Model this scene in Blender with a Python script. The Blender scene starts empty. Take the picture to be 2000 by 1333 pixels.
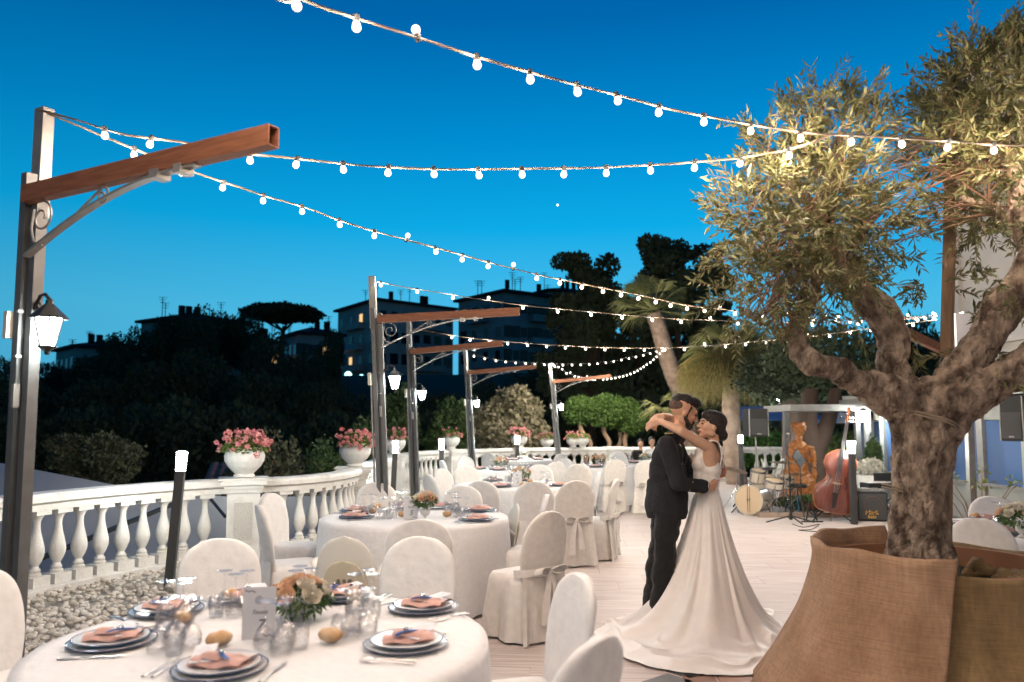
import bpy, bmesh, math, random
from mathutils import Vector, Matrix, noise
R = math.radians
PI = math.pi
rnd = random.Random(11)
sc = bpy.context.scene
col = sc.collection

# ---------------------------------------------------------------- camera, sky, exposure
F, PITCH, CY, CAMZ = 1500.0, 0.085, 702.5, 1.6
cd = bpy.data.cameras.new('camera')
cam = bpy.data.objects.new('camera', cd)
col.objects.link(cam)
cam.location = (0, 0, CAMZ)
cam.rotation_euler = (PI / 2 + PITCH, 0, 0)
cd.sensor_width = 36
cd.lens = 27
cd.shift_y = 0.018
cd.clip_start = 0.05
cd.clip_end = 3000
cd.dof.use_dof = True
cd.dof.focus_distance = 6.4
cd.dof.aperture_fstop = 1.9
sc.camera = cam

world = bpy.data.worlds.new("World")
sc.world = world
world.use_nodes = True
wn = world.node_tree
wn.nodes.clear()
def WN(t, **k):
    n = wn.nodes.new(t)
    for a, b in k.items():
        setattr(n, a, b)
    return n
w_out = WN('ShaderNodeOutputWorld')
w_bg = WN('ShaderNodeBackground')
w_tc = WN('ShaderNodeTexCoord')
w_sep = WN('ShaderNodeSeparateXYZ')
w_ramp = WN('ShaderNodeValToRGB')
w_az = WN('ShaderNodeVectorMath', operation='DOT_PRODUCT')
w_az.inputs[1].default_value = (0.16, 0.985, 0.06)
w_mr = WN('ShaderNodeMapRange')
w_mr.inputs[1].default_value = -0.2
w_mr.inputs[2].default_value = 1.0
w_mr.inputs[3].default_value = 0.5
w_mr.inputs[4].default_value = 1.0
w_pw = WN('ShaderNodeMath', operation='POWER')
w_pw.inputs[1].default_value = 2.1
w_mx = WN('ShaderNodeMix', data_type='RGBA', blend_type='MULTIPLY')
w_mx.inputs[0].default_value = 1.0
el = w_ramp.color_ramp.elements
SKY = [(0.0, (0.10, 0.50, 0.78)), (0.14, (0.075, 0.53, 0.84)), (0.25, (0.004, 0.42, 0.83)), (0.36, (0.0, 0.275, 0.67)), (0.48, (0.0, 0.15, 0.47)), (0.62, (0.0, 0.10, 0.36)), (1.0, (0.002, 0.055, 0.23))]
while len(el) < len(SKY):
    el.new(0.5)
for e, (p, c) in zip(el, SKY):
    e.position = p
    e.color = (*c, 1)
wl = wn.links.new
wl(w_tc.outputs['Generated'], w_sep.inputs[0])
wl(w_sep.outputs[2], w_ramp.inputs[0])
wl(w_tc.outputs['Generated'], w_az.inputs[0])
wl(w_az.outputs['Value'], w_mr.inputs[0])
wl(w_mr.outputs[0], w_pw.inputs[0])
wl(w_ramp.outputs[0], w_mx.inputs[6])
wl(w_pw.outputs[0], w_mx.inputs[7])
wl(w_mx.outputs[2], w_bg.inputs[0])
wl(w_bg.outputs[0], w_out.inputs[0])
w_bg.inputs[1].default_value = 1.0

sc.view_settings.view_transform = 'Standard'
sc.view_settings.look = 'None'
sc.view_settings.exposure = 0
sc.view_settings.gamma = 1
cy = sc.cycles
cy.use_denoising = True
try:
    cy.denoiser = 'OPENIMAGEDENOISE'
except Exception:
    pass
cy.use_light_tree = True
cy.max_bounces = 8
cy.diffuse_bounces = 3
cy.glossy_bounces = 3
cy.transmission_bounces = 8
cy.transparent_max_bounces = 24
cy.sample_clamp_indirect = 4
cy.caustics_reflective = False
cy.caustics_refractive = False
cy.use_adaptive_sampling = True
cy.adaptive_threshold = 0.015

BULB_L, LANT_L, BOLL_L = 38.0, 300.0, 230.0
BULB_W, BULB_FAR_W = 11.2, 23.0

# ---------------------------------------------------------------- helpers
def P(px, py, Y):
    """world point seen at photo pixel (px, py) at world depth Y"""
    a, b = (px - 1000) / F, -(py - CY) / F
    c, s = math.cos(PITCH), math.sin(PITCH)
    y, z = c - b * s, s + b * c
    t = Y / y
    return Vector((a * t, Y, CAMZ + z * t))

def G(px, py, z=0.0):
    a, b = (px - 1000) / F, -(py - CY) / F
    c, s = math.cos(PITCH), math.sin(PITCH)
    y, zz = c - b * s, s + b * c
    t = (z - CAMZ) / zz
    return Vector((a * t, y * t, z))

MAT = {}
def mat(name, color=(0.8, 0.8, 0.8), rough=0.6, metal=0.0, var=0.0, vscale=8, stretch=(1, 1, 1), bump=0.0, bscale=40,
        color2=None, spec=0.5, sheen=0.0, trans=0.0, emit=None, estr=0.0, sss=0.0, rand=0.0, coat=0.0, ior=1.45, lo=0.35, hi=0.65, wave=None, detail=6):
    if name in MAT:
        return MAT[name]
    m = bpy.data.materials.new(name)
    m.use_nodes = True
    nt = m.node_tree
    b = nt.nodes['Principled BSDF']
    L = nt.links.new
    b.inputs['Base Color'].default_value = (*color, 1)
    b.inputs['Roughness'].default_value = rough
    b.inputs['Metallic'].default_value = metal
    b.inputs['Specular IOR Level'].default_value = spec
    b.inputs['IOR'].default_value = ior
    if sheen:
        b.inputs['Sheen Weight'].default_value = sheen
    if coat:
        b.inputs['Coat Weight'].default_value = coat
        b.inputs['Coat Roughness'].default_value = 0.08
    if trans:
        b.inputs['Transmission Weight'].default_value = trans
    if sss:
        b.inputs['Subsurface Weight'].default_value = sss
        b.inputs['Subsurface Radius'].default_value = (0.03, 0.012, 0.006)
    if emit:
        b.inputs['Emission Color'].default_value = (*emit, 1)
        b.inputs['Emission Strength'].default_value = estr
    tc = nt.nodes.new('ShaderNodeTexCoord')
    mp = nt.nodes.new('ShaderNodeMapping')
    mp.inputs['Scale'].default_value = stretch
    L(tc.outputs['Object'], mp.inputs[0])
    oi = None
    if rand:
        oi = nt.nodes.new('ShaderNodeObjectInfo')
        mm = nt.nodes.new('ShaderNodeVectorMath')
        mm.operation = 'SCALE'
        L(oi.outputs['Random'], mm.inputs['Scale'])
        mm.inputs[0].default_value = (37, 91, 53)
        L(mm.outputs[0], mp.inputs['Location'])
    if color2 or var or rand:
        n = nt.nodes.new('ShaderNodeTexNoise')
        n.inputs['Scale'].default_value = vscale
        n.inputs['Detail'].default_value = detail
        L(mp.outputs[0], n.inputs['Vector'])
        mr = nt.nodes.new('ShaderNodeMapRange')
        mr.inputs[1].default_value = lo
        mr.inputs[2].default_value = hi
        L(n.outputs['Fac'], mr.inputs[0])
        mx = nt.nodes.new('ShaderNodeMix')
        mx.data_type = 'RGBA'
        L(mr.outputs[0], mx.inputs[0])
        c1 = tuple(x * (1 - var) for x in color)
        c2 = color2 if color2 else tuple(min(1, x * (1 + var)) for x in color)
        mx.inputs[6].default_value = (*c1, 1)
        mx.inputs[7].default_value = (*c2, 1)
        src = mx.outputs[2]
        if rand:
            hs = nt.nodes.new('ShaderNodeHueSaturation')
            r2 = nt.nodes.new('ShaderNodeMapRange')
            r2.inputs[3].default_value = 1 - rand
            r2.inputs[4].default_value = 1 + rand
            L(oi.outputs['Random'], r2.inputs[0])
            L(r2.outputs[0], hs.inputs['Value'])
            L(src, hs.inputs['Color'])
            src = hs.outputs[0]
        L(src, b.inputs['Base Color'])
    if bump:
        n2 = nt.nodes.new('ShaderNodeTexNoise')
        n2.inputs['Scale'].default_value = bscale
        n2.inputs['Detail'].default_value = 5
        L(mp.outputs[0], n2.inputs['Vector'])
        bp = nt.nodes.new('ShaderNodeBump')
        bp.inputs['Strength'].default_value = min(1, bump)
        bp.inputs['Distance'].default_value = 0.01 * max(1, bump)
        L(n2.outputs['Fac'], bp.inputs['Height'])
        L(bp.outputs[0], b.inputs['Normal'])
    MAT[name] = m
    return m

def emat(name, color, strength, sample='AUTO'):
    m = bpy.data.materials.new(name)
    m.use_nodes = True
    nt = m.node_tree
    nt.nodes.clear()
    e = nt.nodes.new('ShaderNodeEmission')
    o = nt.nodes.new('ShaderNodeOutputMaterial')
    e.inputs[0].default_value = (*color, 1)
    e.inputs[1].default_value = strength
    nt.links.new(e.outputs[0], o.inputs[0])
    m.cycles.emission_sampling = sample
    MAT[name] = m
    return m

class MB:
    def __init__(s):
        s.v, s.f = [], []
    def add(s, vs, fs):
        o = len(s.v)
        s.v += [tuple(v) for v in vs]
        s.f += [tuple(i + o for i in f) for f in fs]
        return s
    def box(s, c, d, M=None):
        x, y, z = d[0] / 2, d[1] / 2, d[2] / 2
        vs = [Vector((a * x, b * y, e * z)) for a in (-1, 1) for b in (-1, 1) for e in (-1, 1)]
        if M is not None:
            vs = [M @ v for v in vs]
        c = Vector(c)
        return s.add([v + c for v in vs], [(0, 1, 3, 2), (4, 6, 7, 5), (0, 4, 5, 1), (2, 3, 7, 6), (0, 2, 6, 4), (1, 5, 7, 3)])
    def bar(s, p, q, w, h, up=(0, 0, 1)):
        p, q = Vector(p), Vector(q)
        d = (q - p)
        L = d.length
        d.normalize()
        side = d.cross(Vector(up))
        if side.length < 1e-4:
            side = d.cross(Vector((0, 1, 0)))
        side.normalize()
        u = side.cross(d)
        M = Matrix((d, side, u)).transposed()
        return s.box((p + q) / 2, (L, w, h), M)
    def tube(s, pts, r, n=8, caps=True, flat=1.0):
        pts = [Vector(p) for p in pts]
        if not hasattr(r, '__len__'):
            r = [r] * len(pts)
        vs, fs = [], []
        ref = Vector((0, 0, 1))
        t0 = (pts[1] - pts[0]).normalized()
        if abs(t0.dot(ref)) > 0.9:
            ref = Vector((0, 1, 0))
        for i, p in enumerate(pts):
            t = (pts[min(i + 1, len(pts) - 1)] - pts[max(i - 1, 0)])
            if t.length < 1e-9:
                t = Vector((0, 0, 1))
            t.normalize()
            a = t.cross(ref)
            if a.length < 1e-5:
                a = t.cross(Vector((1, 0.01, 0)))
            a.normalize()
            b = a.cross(t).normalized()
            ref = b
            for k in range(n):
                an = 2 * PI * k / n
                vs.append(p + (a * math.cos(an) + b * math.sin(an) * flat) * r[i])
        for i in range(len(pts) - 1):
            for k in range(n):
                k2 = (k + 1) % n
                fs.append((i * n + k, i * n + k2, (i + 1) * n + k2, (i + 1) * n + k))
        if caps:
            fs.append(tuple(range(n - 1, -1, -1)))
            fs.append(tuple((len(pts) - 1) * n + k for k in range(n)))
        return s.add(vs, fs)
    def lathe(s, prof, n=24, c=(0, 0, 0), M=None, cap=True, amp=None):
        c = Vector(c)
        vs, fs = [], []
        for (r, z) in prof:
            for k in range(n):
                a = 2 * PI * k / n
                rr = r if amp is None else r * amp(a, z)
                v = Vector((rr * math.cos(a), rr * math.sin(a), z))
                if M is not None:
                    v = M @ v
                vs.append(v + c)
        m = len(prof)
        for i in range(m - 1):
            for k in range(n):
                k2 = (k + 1) % n
                fs.append((i * n + k, i * n + k2, (i + 1) * n + k2, (i + 1) * n + k))
        if cap:
            if prof[0][0] > 1e-4:
                fs.append(tuple(range(n - 1, -1, -1)))
            if prof[-1][0] > 1e-4:
                fs.append(tuple((m - 1) * n + k for k in range(n)))
        return s.add(vs, fs)
    def ell(s, c, r, M=None, nu=12, nv=8):
        c = Vector(c)
        if not hasattr(r, '__len__'):
            r = (r, r, r)
        vs, fs = [], []
        def tr(v):
            v = Vector(v)
            if M is not None:
                v = M @ v
            return v + c
        vs.append(tr((0, 0, -r[2])))
        for i in range(1, nv):
            th = -PI / 2 + PI * i / nv
            for k in range(nu):
                a = 2 * PI * k / nu
                vs.append(tr((r[0] * math.cos(th) * math.cos(a), r[1] * math.cos(th) * math.sin(a), r[2] * math.sin(th))))
        vs.append(tr((0, 0, r[2])))
        for k in range(nu):
            fs.append((0, 1 + (k + 1) % nu, 1 + k))
        for i in range(nv - 2):
            for k in range(nu):
                k2 = (k + 1) % nu
                fs.append((1 + i * nu + k, 1 + i * nu + k2, 1 + (i + 1) * nu + k2, 1 + (i + 1) * nu + k))
        t = len(vs) - 1
        for k in range(nu):
            fs.append((1 + (nv - 2) * nu + k, 1 + (nv - 2) * nu + (k + 1) % nu, t))
        return s.add(vs, fs)
    def cap(s, p, q, r1, r2=None, n=14, flat=None):
        """tapered capsule (for organic unions)"""
        r2 = r1 if r2 is None else r2
        p, q = Vector(p), Vector(q)
        L = (q - p).length
        k = max(2, int(L / (min(r1, r2) * 0.35)) + 1)
        k = min(k, 14)
        s.tube([p.lerp(q, i / k) for i in range(k + 1)], [r1 + (r2 - r1) * i / k for i in range(k + 1)], n)
        s.ell(p, r1, nu=n)
        s.ell(q, r2, nu=n)
        return s
    def grid(s, nu, nv, fn, closeu=False):
        vs = [fn(i / (nu - (0 if closeu else 1)), j / (nv - 1)) for j in range(nv) for i in range(nu)]
        fs = []
        for j in range(nv - 1):
            for i in range(nu if closeu else nu - 1):
                i2 = (i + 1) % nu
                fs.append((j * nu + i, j * nu + i2, (j + 1) * nu + i2, (j + 1) * nu + i))
        return s.add(vs, fs)
    def mesh(s, name, smooth=True, bev=0.0):
        me = bpy.data.meshes.new(name)
        me.from_pydata(s.v, [], s.f)
        me.update()
        if bev:
            bm = bmesh.new()
            bm.from_mesh(me)
            bmesh.ops.bevel(bm, geom=list(bm.edges), offset=bev, segments=2, affect='EDGES', clamp_overlap=True)
            bm.to_mesh(me)
            bm.free()
        if smooth:
            me.polygons.foreach_set('use_smooth', [True] * len(me.polygons))
            if smooth == 'auto':
                try:
                    me.set_sharp_from_angle(angle=R(38))
                except Exception:
                    pass
        return me

def obj(name, me, m, parent=None, loc=(0, 0, 0), rot=(0, 0, 0), label=None, cat=None, group=None, kind=None, smooth='auto', bev=0.0):
    if isinstance(me, MB):
        me = me.mesh(name, smooth, bev)
    if m is not None and not me.materials:
        me.materials.append(m)
    o = bpy.data.objects.new(name, me)
    col.objects.link(o)
    o.parent = parent
    o.location = loc
    o.rotation_euler = rot
    if label: o['label'] = label
    if cat: o['category'] = cat
    if group: o['group'] = group
    if kind: o['kind'] = kind
    return o

def thing(name, label, cat, loc=(0, 0, 0), rz=0.0, group=None):
    o = bpy.data.objects.new(name, None)
    o.empty_display_size = 0.1
    col.objects.link(o)
    o.location = loc
    o.rotation_euler = (0, 0, rz)
    o['label'] = label
    o['category'] = cat
    if group: o['group'] = group
    return o

KIDS = {}
def kids(o):
    return [c for c in bpy.data.objects if c.parent == o]
def dup(root, loc, rz=0.0, label=None, group=None, scale=None, rot=None):
    if root.name not in KIDS:
        KIDS[root.name] = [(c, kids(c)) for c in kids(root)]
    r = root.copy()
    col.objects.link(r)
    r.location = loc
    r.rotation_euler = rot if rot else (0, 0, rz)
    if scale:
        r.scale = scale if hasattr(scale, '__len__') else (scale,) * 3
    if label: r['label'] = label
    if group: r['group'] = group
    for ch, gs in KIDS[root.name]:
        c = ch.copy()
        col.objects.link(c)
        c.parent = r
        for g in gs:
            d = g.copy()
            col.objects.link(d)
            d.parent = c
    return r

def spline(pts, n=10):
    """Catmull-Rom through points"""
    pts = [Vector(p) for p in pts]
    out = []
    for i in range(len(pts) - 1):
        p0, p1, p2, p3 = pts[max(i - 1, 0)], pts[i], pts[i + 1], pts[min(i + 2, len(pts) - 1)]
        for k in range(n):
            t = k / n
            out.append(0.5 * ((2 * p1) + (p2 - p0) * t + (2 * p0 - 5 * p1 + 4 * p2 - p3) * t * t + (3 * p1 - p0 - 3 * p2 + p3) * t ** 3))
    out.append(pts[-1])
    return out

def walk(path, step, start=0.0):
    """points and tangents every step along a polyline"""
    out = []
    d = start
    acc = 0.0
    for a, b in zip(path, path[1:]):
        L = (b - a).length
        while d <= acc + L and L > 0:
            out.append((a.lerp(b, (d - acc) / L), (b - a).normalized()))
            d += step
        acc += L
    return out

def plen(path):
    return sum((b - a).length for a, b in zip(path, path[1:]))

def remesh(mb, name, voxel=0.006, smooth=4, factor=0.5):
    me = mb.mesh(name, False)
    o = bpy.data.objects.new('tmp', me)
    col.objects.link(o)
    md = o.modifiers.new('r', 'REMESH')
    md.mode = 'VOXEL'
    md.voxel_size = voxel
    if smooth:
        s = o.modifiers.new('s', 'SMOOTH')
        s.factor = factor
        s.iterations = smooth
    dg = bpy.context.evaluated_depsgraph_get()
    dg.update()
    m2 = bpy.data.meshes.new_from_object(o.evaluated_get(dg))
    bpy.data.objects.remove(o)
    m2.polygons.foreach_set('use_smooth', [True] * len(m2.polygons))
    m2.materials.clear()
    return m2

def displace(me, amp, scale, seed=0.0, stretch=(1, 1, 1)):
    me.update()
    nr = [v.normal.copy() for v in me.vertices]
    for v, n in zip(me.vertices, nr):
        q = Vector((v.co.x * stretch[0], v.co.y * stretch[1], v.co.z * stretch[2])) * scale + Vector((seed, seed * 2, 0))
        v.co += n * amp * noise.fractal(q, 1.0, 2.0, 3)
    me.update()
    return me

# ---------------------------------------------------------------- materials
M_cloth = mat('tablecloth_fabric', (0.78, 0.76, 0.75), 0.85, var=0.03, vscale=30, sheen=0.2, bump=1.1, bscale=9)
M_chair = mat('chair_cover_fabric', (0.80, 0.77, 0.74), 0.9, var=0.04, vscale=20, sheen=0.2, bump=1.2, bscale=6)
M_chair2 = mat('chair_cover_bow_fabric', (0.80, 0.745, 0.685), 0.85, var=0.05, vscale=20, sheen=0.2, bump=1.2, bscale=6)
M_plastic = mat('white_resin', (0.78, 0.74, 0.66), 0.35)
M_stone = mat('white_painted_stone', (0.70, 0.65, 0.58), 0.7, color2=(0.83, 0.80, 0.75), vscale=7, bump=0.5, bscale=50, lo=0.28, hi=0.5, detail=12)
M_pebble = mat('pebble_white', (0.62, 0.55, 0.46), 0.6, color2=(0.85, 0.80, 0.72), vscale=14)
M_grey = mat('grey_steel', (0.12, 0.12, 0.12), 0.5, metal=0.3, var=0.1, vscale=12)
M_dgrey = mat('dark_grey_metal', (0.06, 0.06, 0.06), 0.5, metal=0.3)
M_lgrey = mat('galvanised_metal', (0.27, 0.26, 0.245), 0.45, metal=0.4, var=0.1, vscale=10)
M_beam = mat('brown_wood_beam', (0.17, 0.062, 0.028), 0.65, color2=(0.25, 0.10, 0.05), vscale=6, stretch=(1, 12, 12), bump=0.2, bscale=30)
M_black = mat('black_paint', (0.012, 0.012, 0.012), 0.4)
M_blackm = mat('black_matte', (0.02, 0.02, 0.02), 0.8)
M_chrome = mat('chrome', (0.75, 0.75, 0.76), 0.12, metal=1.0)
M_steel = mat('cutlery_steel', (0.85, 0.80, 0.74), 0.28, metal=1.0, bump=0.5, bscale=60)
def thin_glass(name, tint=(0.995, 0.995, 0.995), base=0.09):
    m = bpy.data.materials.new(name)
    m.use_nodes = True
    nt = m.node_tree
    nt.nodes.clear()
    N = nt.nodes.new
    o, mx, tr, gl, lw = N('ShaderNodeOutputMaterial'), N('ShaderNodeMixShader'), N('ShaderNodeBsdfTransparent'), N('ShaderNodeBsdfGlossy'), N('ShaderNodeLayerWeight')
    tr.inputs[0].default_value = (*tint, 1)
    gl.inputs[0].default_value = (1, 0.95, 0.9, 1)
    gl.inputs['Roughness'].default_value = 0.05
    lw.inputs[0].default_value = 0.3
    mr = N('ShaderNodeMapRange')
    mr.inputs[3].default_value = base
    mr.inputs[4].default_value = 0.5
    vo, bu = N('ShaderNodeTexVoronoi'), N('ShaderNodeBump')
    tco = N('ShaderNodeTexCoord')
    vo.inputs['Scale'].default_value = 70
    bu.inputs['Strength'].default_value = 0.9
    bu.inputs['Distance'].default_value = 0.004
    nt.links.new(tco.outputs['Object'], vo.inputs['Vector'])
    nt.links.new(vo.outputs['Distance'], bu.inputs['Height'])
    nt.links.new(bu.outputs[0], gl.inputs['Normal'])
    nt.links.new(lw.outputs['Facing'], mr.inputs[0])
    nt.links.new(mr.outputs[0], mx.inputs[0])
    nt.links.new(tr.outputs[0], mx.inputs[1])
    nt.links.new(gl.outputs[0], mx.inputs[2])
    nt.links.new(mx.outputs[0], o.inputs[0])
    MAT[name] = m
    return m
M_glass = thin_glass('clear_glass')
M_porc = mat('white_porcelain', (0.75, 0.73, 0.70), 0.25, coat=0.15)
M_charger = mat('grey_charger_plate', (0.52, 0.50, 0.48), 0.25, coat=0.15)
M_rim = mat('blue_rim', (0.09, 0.11, 0.20), 0.25, metal=0.4)
M_pink = mat('pink_napkin', (0.64, 0.38, 0.32), 0.85, var=0.1, vscale=20, bump=0.2, bscale=200, sheen=0.3)
M_paper = mat('white_card', (0.75, 0.74, 0.76), 0.7)
M_blue = mat('blue_ribbon', (0.03, 0.13, 0.42), 0.35)
M_bread = mat('bread_crust', (0.55, 0.30, 0.13), 0.7, color2=(0.72, 0.55, 0.36), vscale=14, bump=0.3, bscale=60)
M_peach = mat('peach_rose', (0.86, 0.56, 0.36), 0.7, var=0.15, vscale=20, sss=0.1)
M_cream = mat('cream_rose', (0.86, 0.78, 0.64), 0.7, var=0.1, vscale=20, sss=0.1)
M_gyps = mat('tiny_white_blossom', (0.7, 0.66, 0.55), 0.8)
M_leaf = mat('green_leaf', (0.05, 0.10, 0.025), 0.5, color2=(0.10, 0.17, 0.04), vscale=20)
M_geran = mat('geranium_leaf', (0.10, 0.15, 0.03), 0.6, color2=(0.20, 0.26, 0.06), vscale=15)
M_pinkfl = mat('pink_geranium', (0.80, 0.22, 0.22), 0.6, color2=(0.85, 0.45, 0.45), vscale=25)
M_olive = mat('olive_leaf', (0.06, 0.072, 0.018), 0.5, color2=(0.19, 0.185, 0.075), vscale=9)
M_bark = mat('olive_bark', (0.085, 0.055, 0.038), 0.95, color2=(0.44, 0.335, 0.25), vscale=9, bump=4, bscale=42, lo=0.36, hi=0.64, stretch=(1.5, 1.5, 0.9), detail=14)
M_twig = mat('twig', (0.22, 0.13, 0.08), 0.9)
def burlap_mat(name, c1, c2):
    m = mat(name, c1, 0.95, color2=c2, vscale=4, lo=0.3, hi=0.7)
    nt = m.node_tree
    N, L = nt.nodes.new, nt.links.new
    b = nt.nodes['Principled BSDF']
    src = b.inputs['Base Color'].links[0].from_socket
    tc = N('ShaderNodeTexCoord')
    last = None
    for sc3 in ((7, 7, 150), (60, 60, 3)):
        mp = N('ShaderNodeMapping'); mp.inputs['Scale'].default_value = sc3
        nz = N('ShaderNodeTexNoise'); nz.inputs['Scale'].default_value = 1.0; nz.inputs['Detail'].default_value = 4
        L(tc.outputs['Object'], mp.inputs[0]); L(mp.outputs[0], nz.inputs['Vector'])
        if last is None:
            last = nz.outputs['Fac']
        else:
            ad = N('ShaderNodeMath'); ad.operation = 'ADD'
            L(last, ad.inputs[0]); L(nz.outputs['Fac'], ad.inputs[1]); last = ad.outputs[0]
    mr = N('ShaderNodeMapRange'); mr.inputs[1].default_value = 0.7; mr.inputs[2].default_value = 1.3; mr.inputs[3].default_value = 0.80; mr.inputs[4].default_value = 1.20
    L(last, mr.inputs[0])
    hs = N('ShaderNodeHueSaturation')
    L(src, hs.inputs['Color']); L(mr.outputs[0], hs.inputs['Value'])
    L(hs.outputs[0], b.inputs['Base Color'])
    bp = N('ShaderNodeBump'); bp.inputs['Strength'].default_value = 0.7; bp.inputs['Distance'].default_value = 0.006
    L(last, bp.inputs['Height']); L(bp.outputs[0], b.inputs['Normal'])
    return m
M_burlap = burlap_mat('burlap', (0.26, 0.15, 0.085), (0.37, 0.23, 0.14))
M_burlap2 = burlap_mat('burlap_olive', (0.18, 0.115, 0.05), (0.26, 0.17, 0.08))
M_timber = mat('stake_timber', (0.24, 0.15, 0.09), 0.85, var=0.2, vscale=4, stretch=(8, 8, 1), bump=0.4, bscale=30)
M_rope = mat('rope', (0.26, 0.20, 0.14), 0.9)
M_cord = mat('festoon_cord', (0.17, 0.13, 0.095), 0.8, color2=(0.05, 0.045, 0.04), vscale=3, lo=0.5, hi=0.56)
M_trav = mat('travertine', (0.47, 0.385, 0.345), 0.5, color2=(0.66, 0.575, 0.535), vscale=2.6, stretch=(0.8, 17, 1), bump=0.4, bscale=4.5, rand=0.035, lo=0.34, hi=0.64, detail=12)
M_tgrey = mat('grey_slab', (0.17, 0.17, 0.17), 0.5, var=0.15, vscale=5, rand=0.05)
M_tred = mat('red_slab', (0.33, 0.18, 0.13), 0.5, var=0.15, vscale=5, rand=0.05)
M_bulb = emat('bulb_glow', (1.0, 0.86, 0.70), 4.5)
M_bulbfar = emat('bulb_glow_far', (1.0, 0.92, 0.76), 9.0)
M_lant = emat('lantern_glow', (0.92, 1.0, 0.96), LANT_L)
M_boll = emat('bollard_glow', (0.93, 1.0, 0.96), BOLL_L)
# ---------------------------------------------------------------- setting: ground, terrain, terrace
RAIL = spline([(-4.9, 3.6, 0), (-4.8, 6.0, 0), (-4.52, 7.5, 0), (-4.12, 8.45, 0), (-3.66, 9.1, 0), (-3.2, 9.4, 0), (-2.72, 9.8, 0), (-2.42, 10.6, 0), (-2.38, 11.6, 0), (-2.5, 14, 0), (-2.55, 16.8, 0), (-2.25, 18.8, 0), (-1.4, 20.4, 0), (0.2, 21.6, 0), (1.5, 22.1, 0), (3.8, 22.5, 0), (9.5, 22.7, 0)], 12)

def terrain_z(x, y):
    d = max(0.0, y - 26)
    t = min(1.0, d / 70)
    t = t * t * (3 - 2 * t)
    return -3.2 + 10.5 * t + 1.2 * noise.noise(Vector((x * 0.02, y * 0.02, 0))) * t

M_soil = mat('dark_soil', (0.035, 0.04, 0.02), 0.95, var=0.3, vscale=1.5)
mb = MB()
def gfn(u, v):
    x = (u - 0.5) * 2
    x = 420 * x * abs(x) + 60 * x
    y = -30 + 560 * v * v
    inside = (-4.4 < x < 30) and y < 22.3
    return (x, y, terrain_z(x, y))
mb.grid(90, 90, gfn)
obj('ground', mb, M_soil, kind='structure')
mb = MB()
mb.add([(-4000, -3000, -3.6), (4000, -3000, -3.6), (4000, 6000, -3.6), (-4000, 6000, -3.6)], [(0, 1, 2, 3)])
obj('ground_plain', mb, M_soil, kind='structure')

# terrace slab bounded by the balustrade line
mb = MB()
off = [(p + Vector((-0.18, 0.12, 0))) for p in RAIL]
ring = [(p.x, p.y) for p in off] + [(30, 22.8), (30, -12), (-4.95, -12)]
n = len(ring)
vs = [(x, y, -0.03) for x, y in ring] + [(x, y, -4.5) for x, y in ring]
mb.add(vs, [tuple(range(n - 1, -1, -1))] + [(i, (i + 1) % n, n + (i + 1) % n, n + i) for i in range(n)])
M_render = mat('terrace_render', (0.45, 0.42, 0.37), 0.85, var=0.15, vscale=2)
terrace = obj('terrace', mb, M_render, smooth=False, kind='structure')

# paving: separate travertine slabs near, one joined part beyond
pave = obj('pavement', MB().add([(-3.0, -6, -0.012), (14, -6, -0.012), (14, 24, -0.012), (-3.0, 24, -0.012)], [(0, 1, 2, 3)]), mat('joint_mortar', (0.46, 0.385, 0.34), 0.9), kind='structure')
def pave_left(y):
    if y < 6: return -2.7
    if y < 10: return -2.7 + (y - 6) * 0.27
    if y < 17: return -1.62
    return -1.5 + (y - 17) * 0.2
SLW, SLD = 1.2, 0.405
slab_me = MB().box((0, 0, 0), (SLW - 0.002, SLD - 0.002, 0.03)).mesh('slab', False, 0.0006)
slab_me.materials.append(M_trav)
slab_g = slab_me.copy(); slab_g.materials.clear(); slab_g.materials.append(M_tgrey)
slab_r = slab_me.copy(); slab_r.materials.clear(); slab_r.materials.append(M_tred)
mbf = MB()
mbn = MB()
nsl = 0
ROT = R(-4)
M_rot = Matrix.Rotation(ROT, 3, 'Z')
for r in range(-4, 58):
    y = 2.2 + r * SLD
    for c in range(-6, 12):
        x = -0.4 + (c + (0.5 if r % 2 else 0) + 0.13 * (r % 3)) * SLW
        p = M_rot @ Vector((x, y, 0))
        if p.x < pave_left(p.y) or p.y > 21.8 or p.x > 12:
            continue
        h = rnd.uniform(-0.0005, 0.0005) - 0.0155
        near = 3.9 < p.y < 15 and -1.8 < p.x < (5.6 if p.y < 9 else 6.5) and p.x < p.y * 0.72
        if near and nsl < 298:
            me = slab_me
            o = obj('slab', me, None, pave, (p.x, p.y, h), (0, 0, ROT))
            nsl += 1
        else:
            mbf.box((p.x, p.y, h), (SLW - 0.003, SLD - 0.003, 0.03), M_rot)
obj('slab_field', mbf, M_trav, pave, kind='stuff', smooth=False)
# border of darker slabs in front of the dress
p0, p1 = G(1240, 1345), G(1335, 1300)
for k in range(3):
    q = p0.lerp(p1, k / 2.0) + Vector((0.02, -0.12, 0))
    obj('grey_slab', MB().box((0, 0, 0), (0.26, 0.2, 0.012)), M_tgrey, pave, (q.x, q.y, 0.001), (0, 0, R(40)), smooth=False)
for k in range(4):
    q = G(1370 + 70 * k, 1336)
    obj('red_slab', MB().box((0, 0, 0), (0.2, 0.3, 0.012)), M_tred, pave, (q.x, q.y - 0.02, 0.001), (0, 0, R(-4)), smooth=False)

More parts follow.
